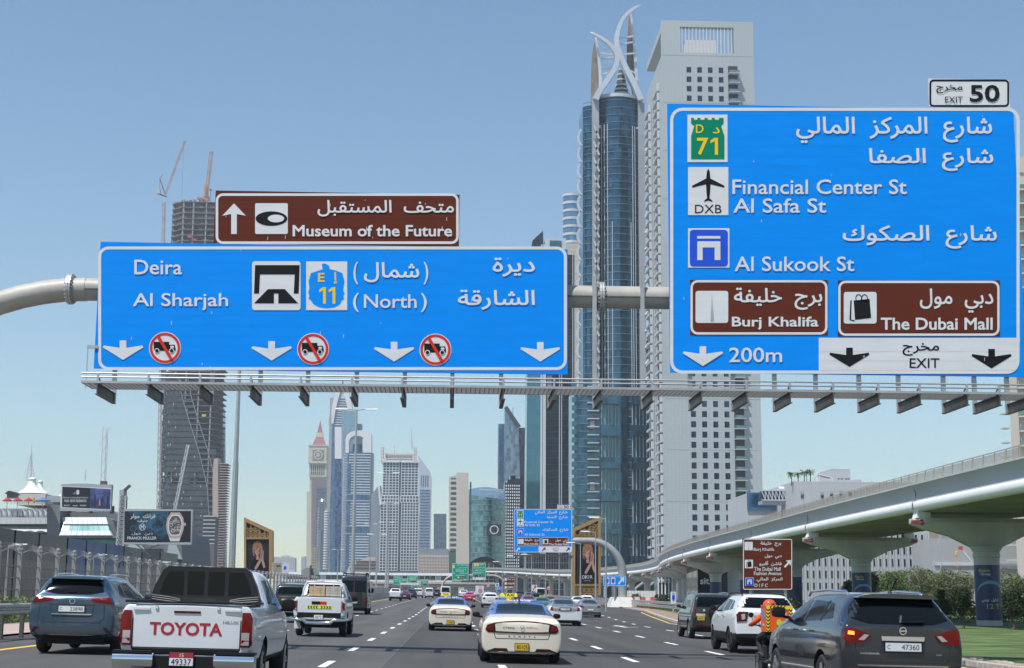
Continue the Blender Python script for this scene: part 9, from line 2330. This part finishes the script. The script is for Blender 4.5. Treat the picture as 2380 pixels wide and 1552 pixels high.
b=MB();b.tri_fill([(.0,.28),(.2,.22),(.3,.30),(.28,.44),(.1,.46)],(-.2725,0,0),(0,1,0),(0,0,1),(-.002,0,0));b.build('print',M_bblue,bx,local=True);put_text('talabat','lettering',M_signw,(.02,0,.26,1), lambda a,c:(-.2735,.28-a,.17-.05*c),bx,.02,local=True)
# the rider, seated, hands on the bar
pr_=thing('person','rider in orange jacket and orange red helmet sitting on the motorcycle','person');place(pr_,RX,RY)
M_jk=mat('jacket_orange',(.62,.07,.015),.8,var=.15,scale=6);M_tr=mat('trousers_black',(.015,.015,.017),.85);M_glv=mat('glove_black',(.02,.02,.02),.7);M_hel=mat('helmet_orange',(.68,.07,.012),.2,coat=1)
V_=[(0,.62,.90,.15,.13),(0,.66,1.02,.15,.12),(0,.75,1.14,.17,.12),(0,.84,1.25,.13,.10),(0,.89,1.32,.06,.06)]
E_=[(0,1),(1,2),(2,3),(3,4)]
for s in (-1,1):
    k=len(V_);V_+=[(s*.19,.84,1.23,.075,.075),(s*.33,.88,1.10,.058,.058),(s*.38,.99,1.05,.05,.05),(s*.35,1.12,1.06,.038,.038)];E_+=[(3,k),(k,k+1),(k+1,k+2),(k+2,k+3)]
skinned('body',M_jk,V_,E_,pr_)
V_=[(0,.62,.90,.14,.12)];E_=[]
for s in (-1,1):
    k=len(V_);V_+=[(s*.10,.66,.88,.10,.10),(s*.20,.92,.80,.085,.085),(s*.22,1.04,.74,.065,.065),(s*.20,.84,.50,.055,.055),(s*.19,.70,.40,.045,.045),(s*.19,.80,.355,.045,.035),(s*.19,.90,.35,.035,.03)];E_+=[(0,k)]+[(k+i,k+i+1) for i in range(6)]
skinned('trousers',M_tr,V_,E_,pr_)
for s in (-1,1):
    h=bpy.data.objects.new('hand',None)
    V_=[(s*.35,1.11,1.06,.03,.03),(s*.355,1.15,1.06,.034,.022)];E_=[(0,1)]
    for f,(dx,L_) in enumerate(((-.03,.9),(-.01,1.0),(.012,.97),(.032,.8))):
        k=len(V_);V_+=[(s*(.355+dx),1.17,1.06,.0105),(s*(.355+dx),1.19,1.045,.010),(s*(.355+dx),1.185,1.045-.03*L_,.009),(s*(.355+dx),1.165,1.005+.004*f,.008)];E_+=[(1,k),(k,k+1),(k+1,k+2),(k+2,k+3)]
    k=len(V_);V_+=[(s*.32,1.14,1.045,.011),(s*.315,1.16,1.02,.010),(s*.325,1.175,1.005,.008)];E_+=[(1,k),(k,k+1),(k+1,k+2)]
    skinned('glove',M_glv,V_,E_,pr_,1)
b=MB();b.lathe([(0,-.15),(.09,-.145),(.122,-.10),(.138,-.03),(.140,.03),(.125,.09),(.085,.135),(.04,.152),(0,.156)],(0,.93,1.43),n=24);b.build('helmet',M_hel,pr_,local=True,smooth=True)
b=MB();b.lathe([(.1425,-.02),(.1425,.05)],(0,.93,1.43),n=20,a0=pi*.75+pi,a1=pi*1.25+pi);b.build('visor',M_cg,pr_,local=True,fix=False)
b=MB();b.lathe([(.1405,-.06),(.1425,-.055),(.1425,-.035),(.1405,-.03)],(0,.93,1.43),n=24);b.build('helmet_strip',M_signw,pr_,local=True);b=MB();b.box(.03,.787,1.43,.07,.795,1.50);b.build('helmet_vent',M_black,pr_,local=True)

# ================================================================= air
hz=MB();hz.box(-3700,-1520,-3.0,3700,4300,372.0)
M_hz=bpy.data.materials.new('haze_air');M_hz.use_nodes=True;hn=M_hz.node_tree.nodes;hl=M_hz.node_tree.links;hn.clear()
ho=hn.new('ShaderNodeOutputMaterial');hv=hn.new('ShaderNodeVolumePrincipled');hv.inputs['Color'].default_value=(.80,.90,1.0,1);hv.inputs['Density'].default_value=HAZE_D;hv.inputs['Anisotropy'].default_value=0.2
hl.new(hv.outputs[0],ho.inputs['Volume'])
o=hz.build('haze',M_hz);o['kind']='stuff'
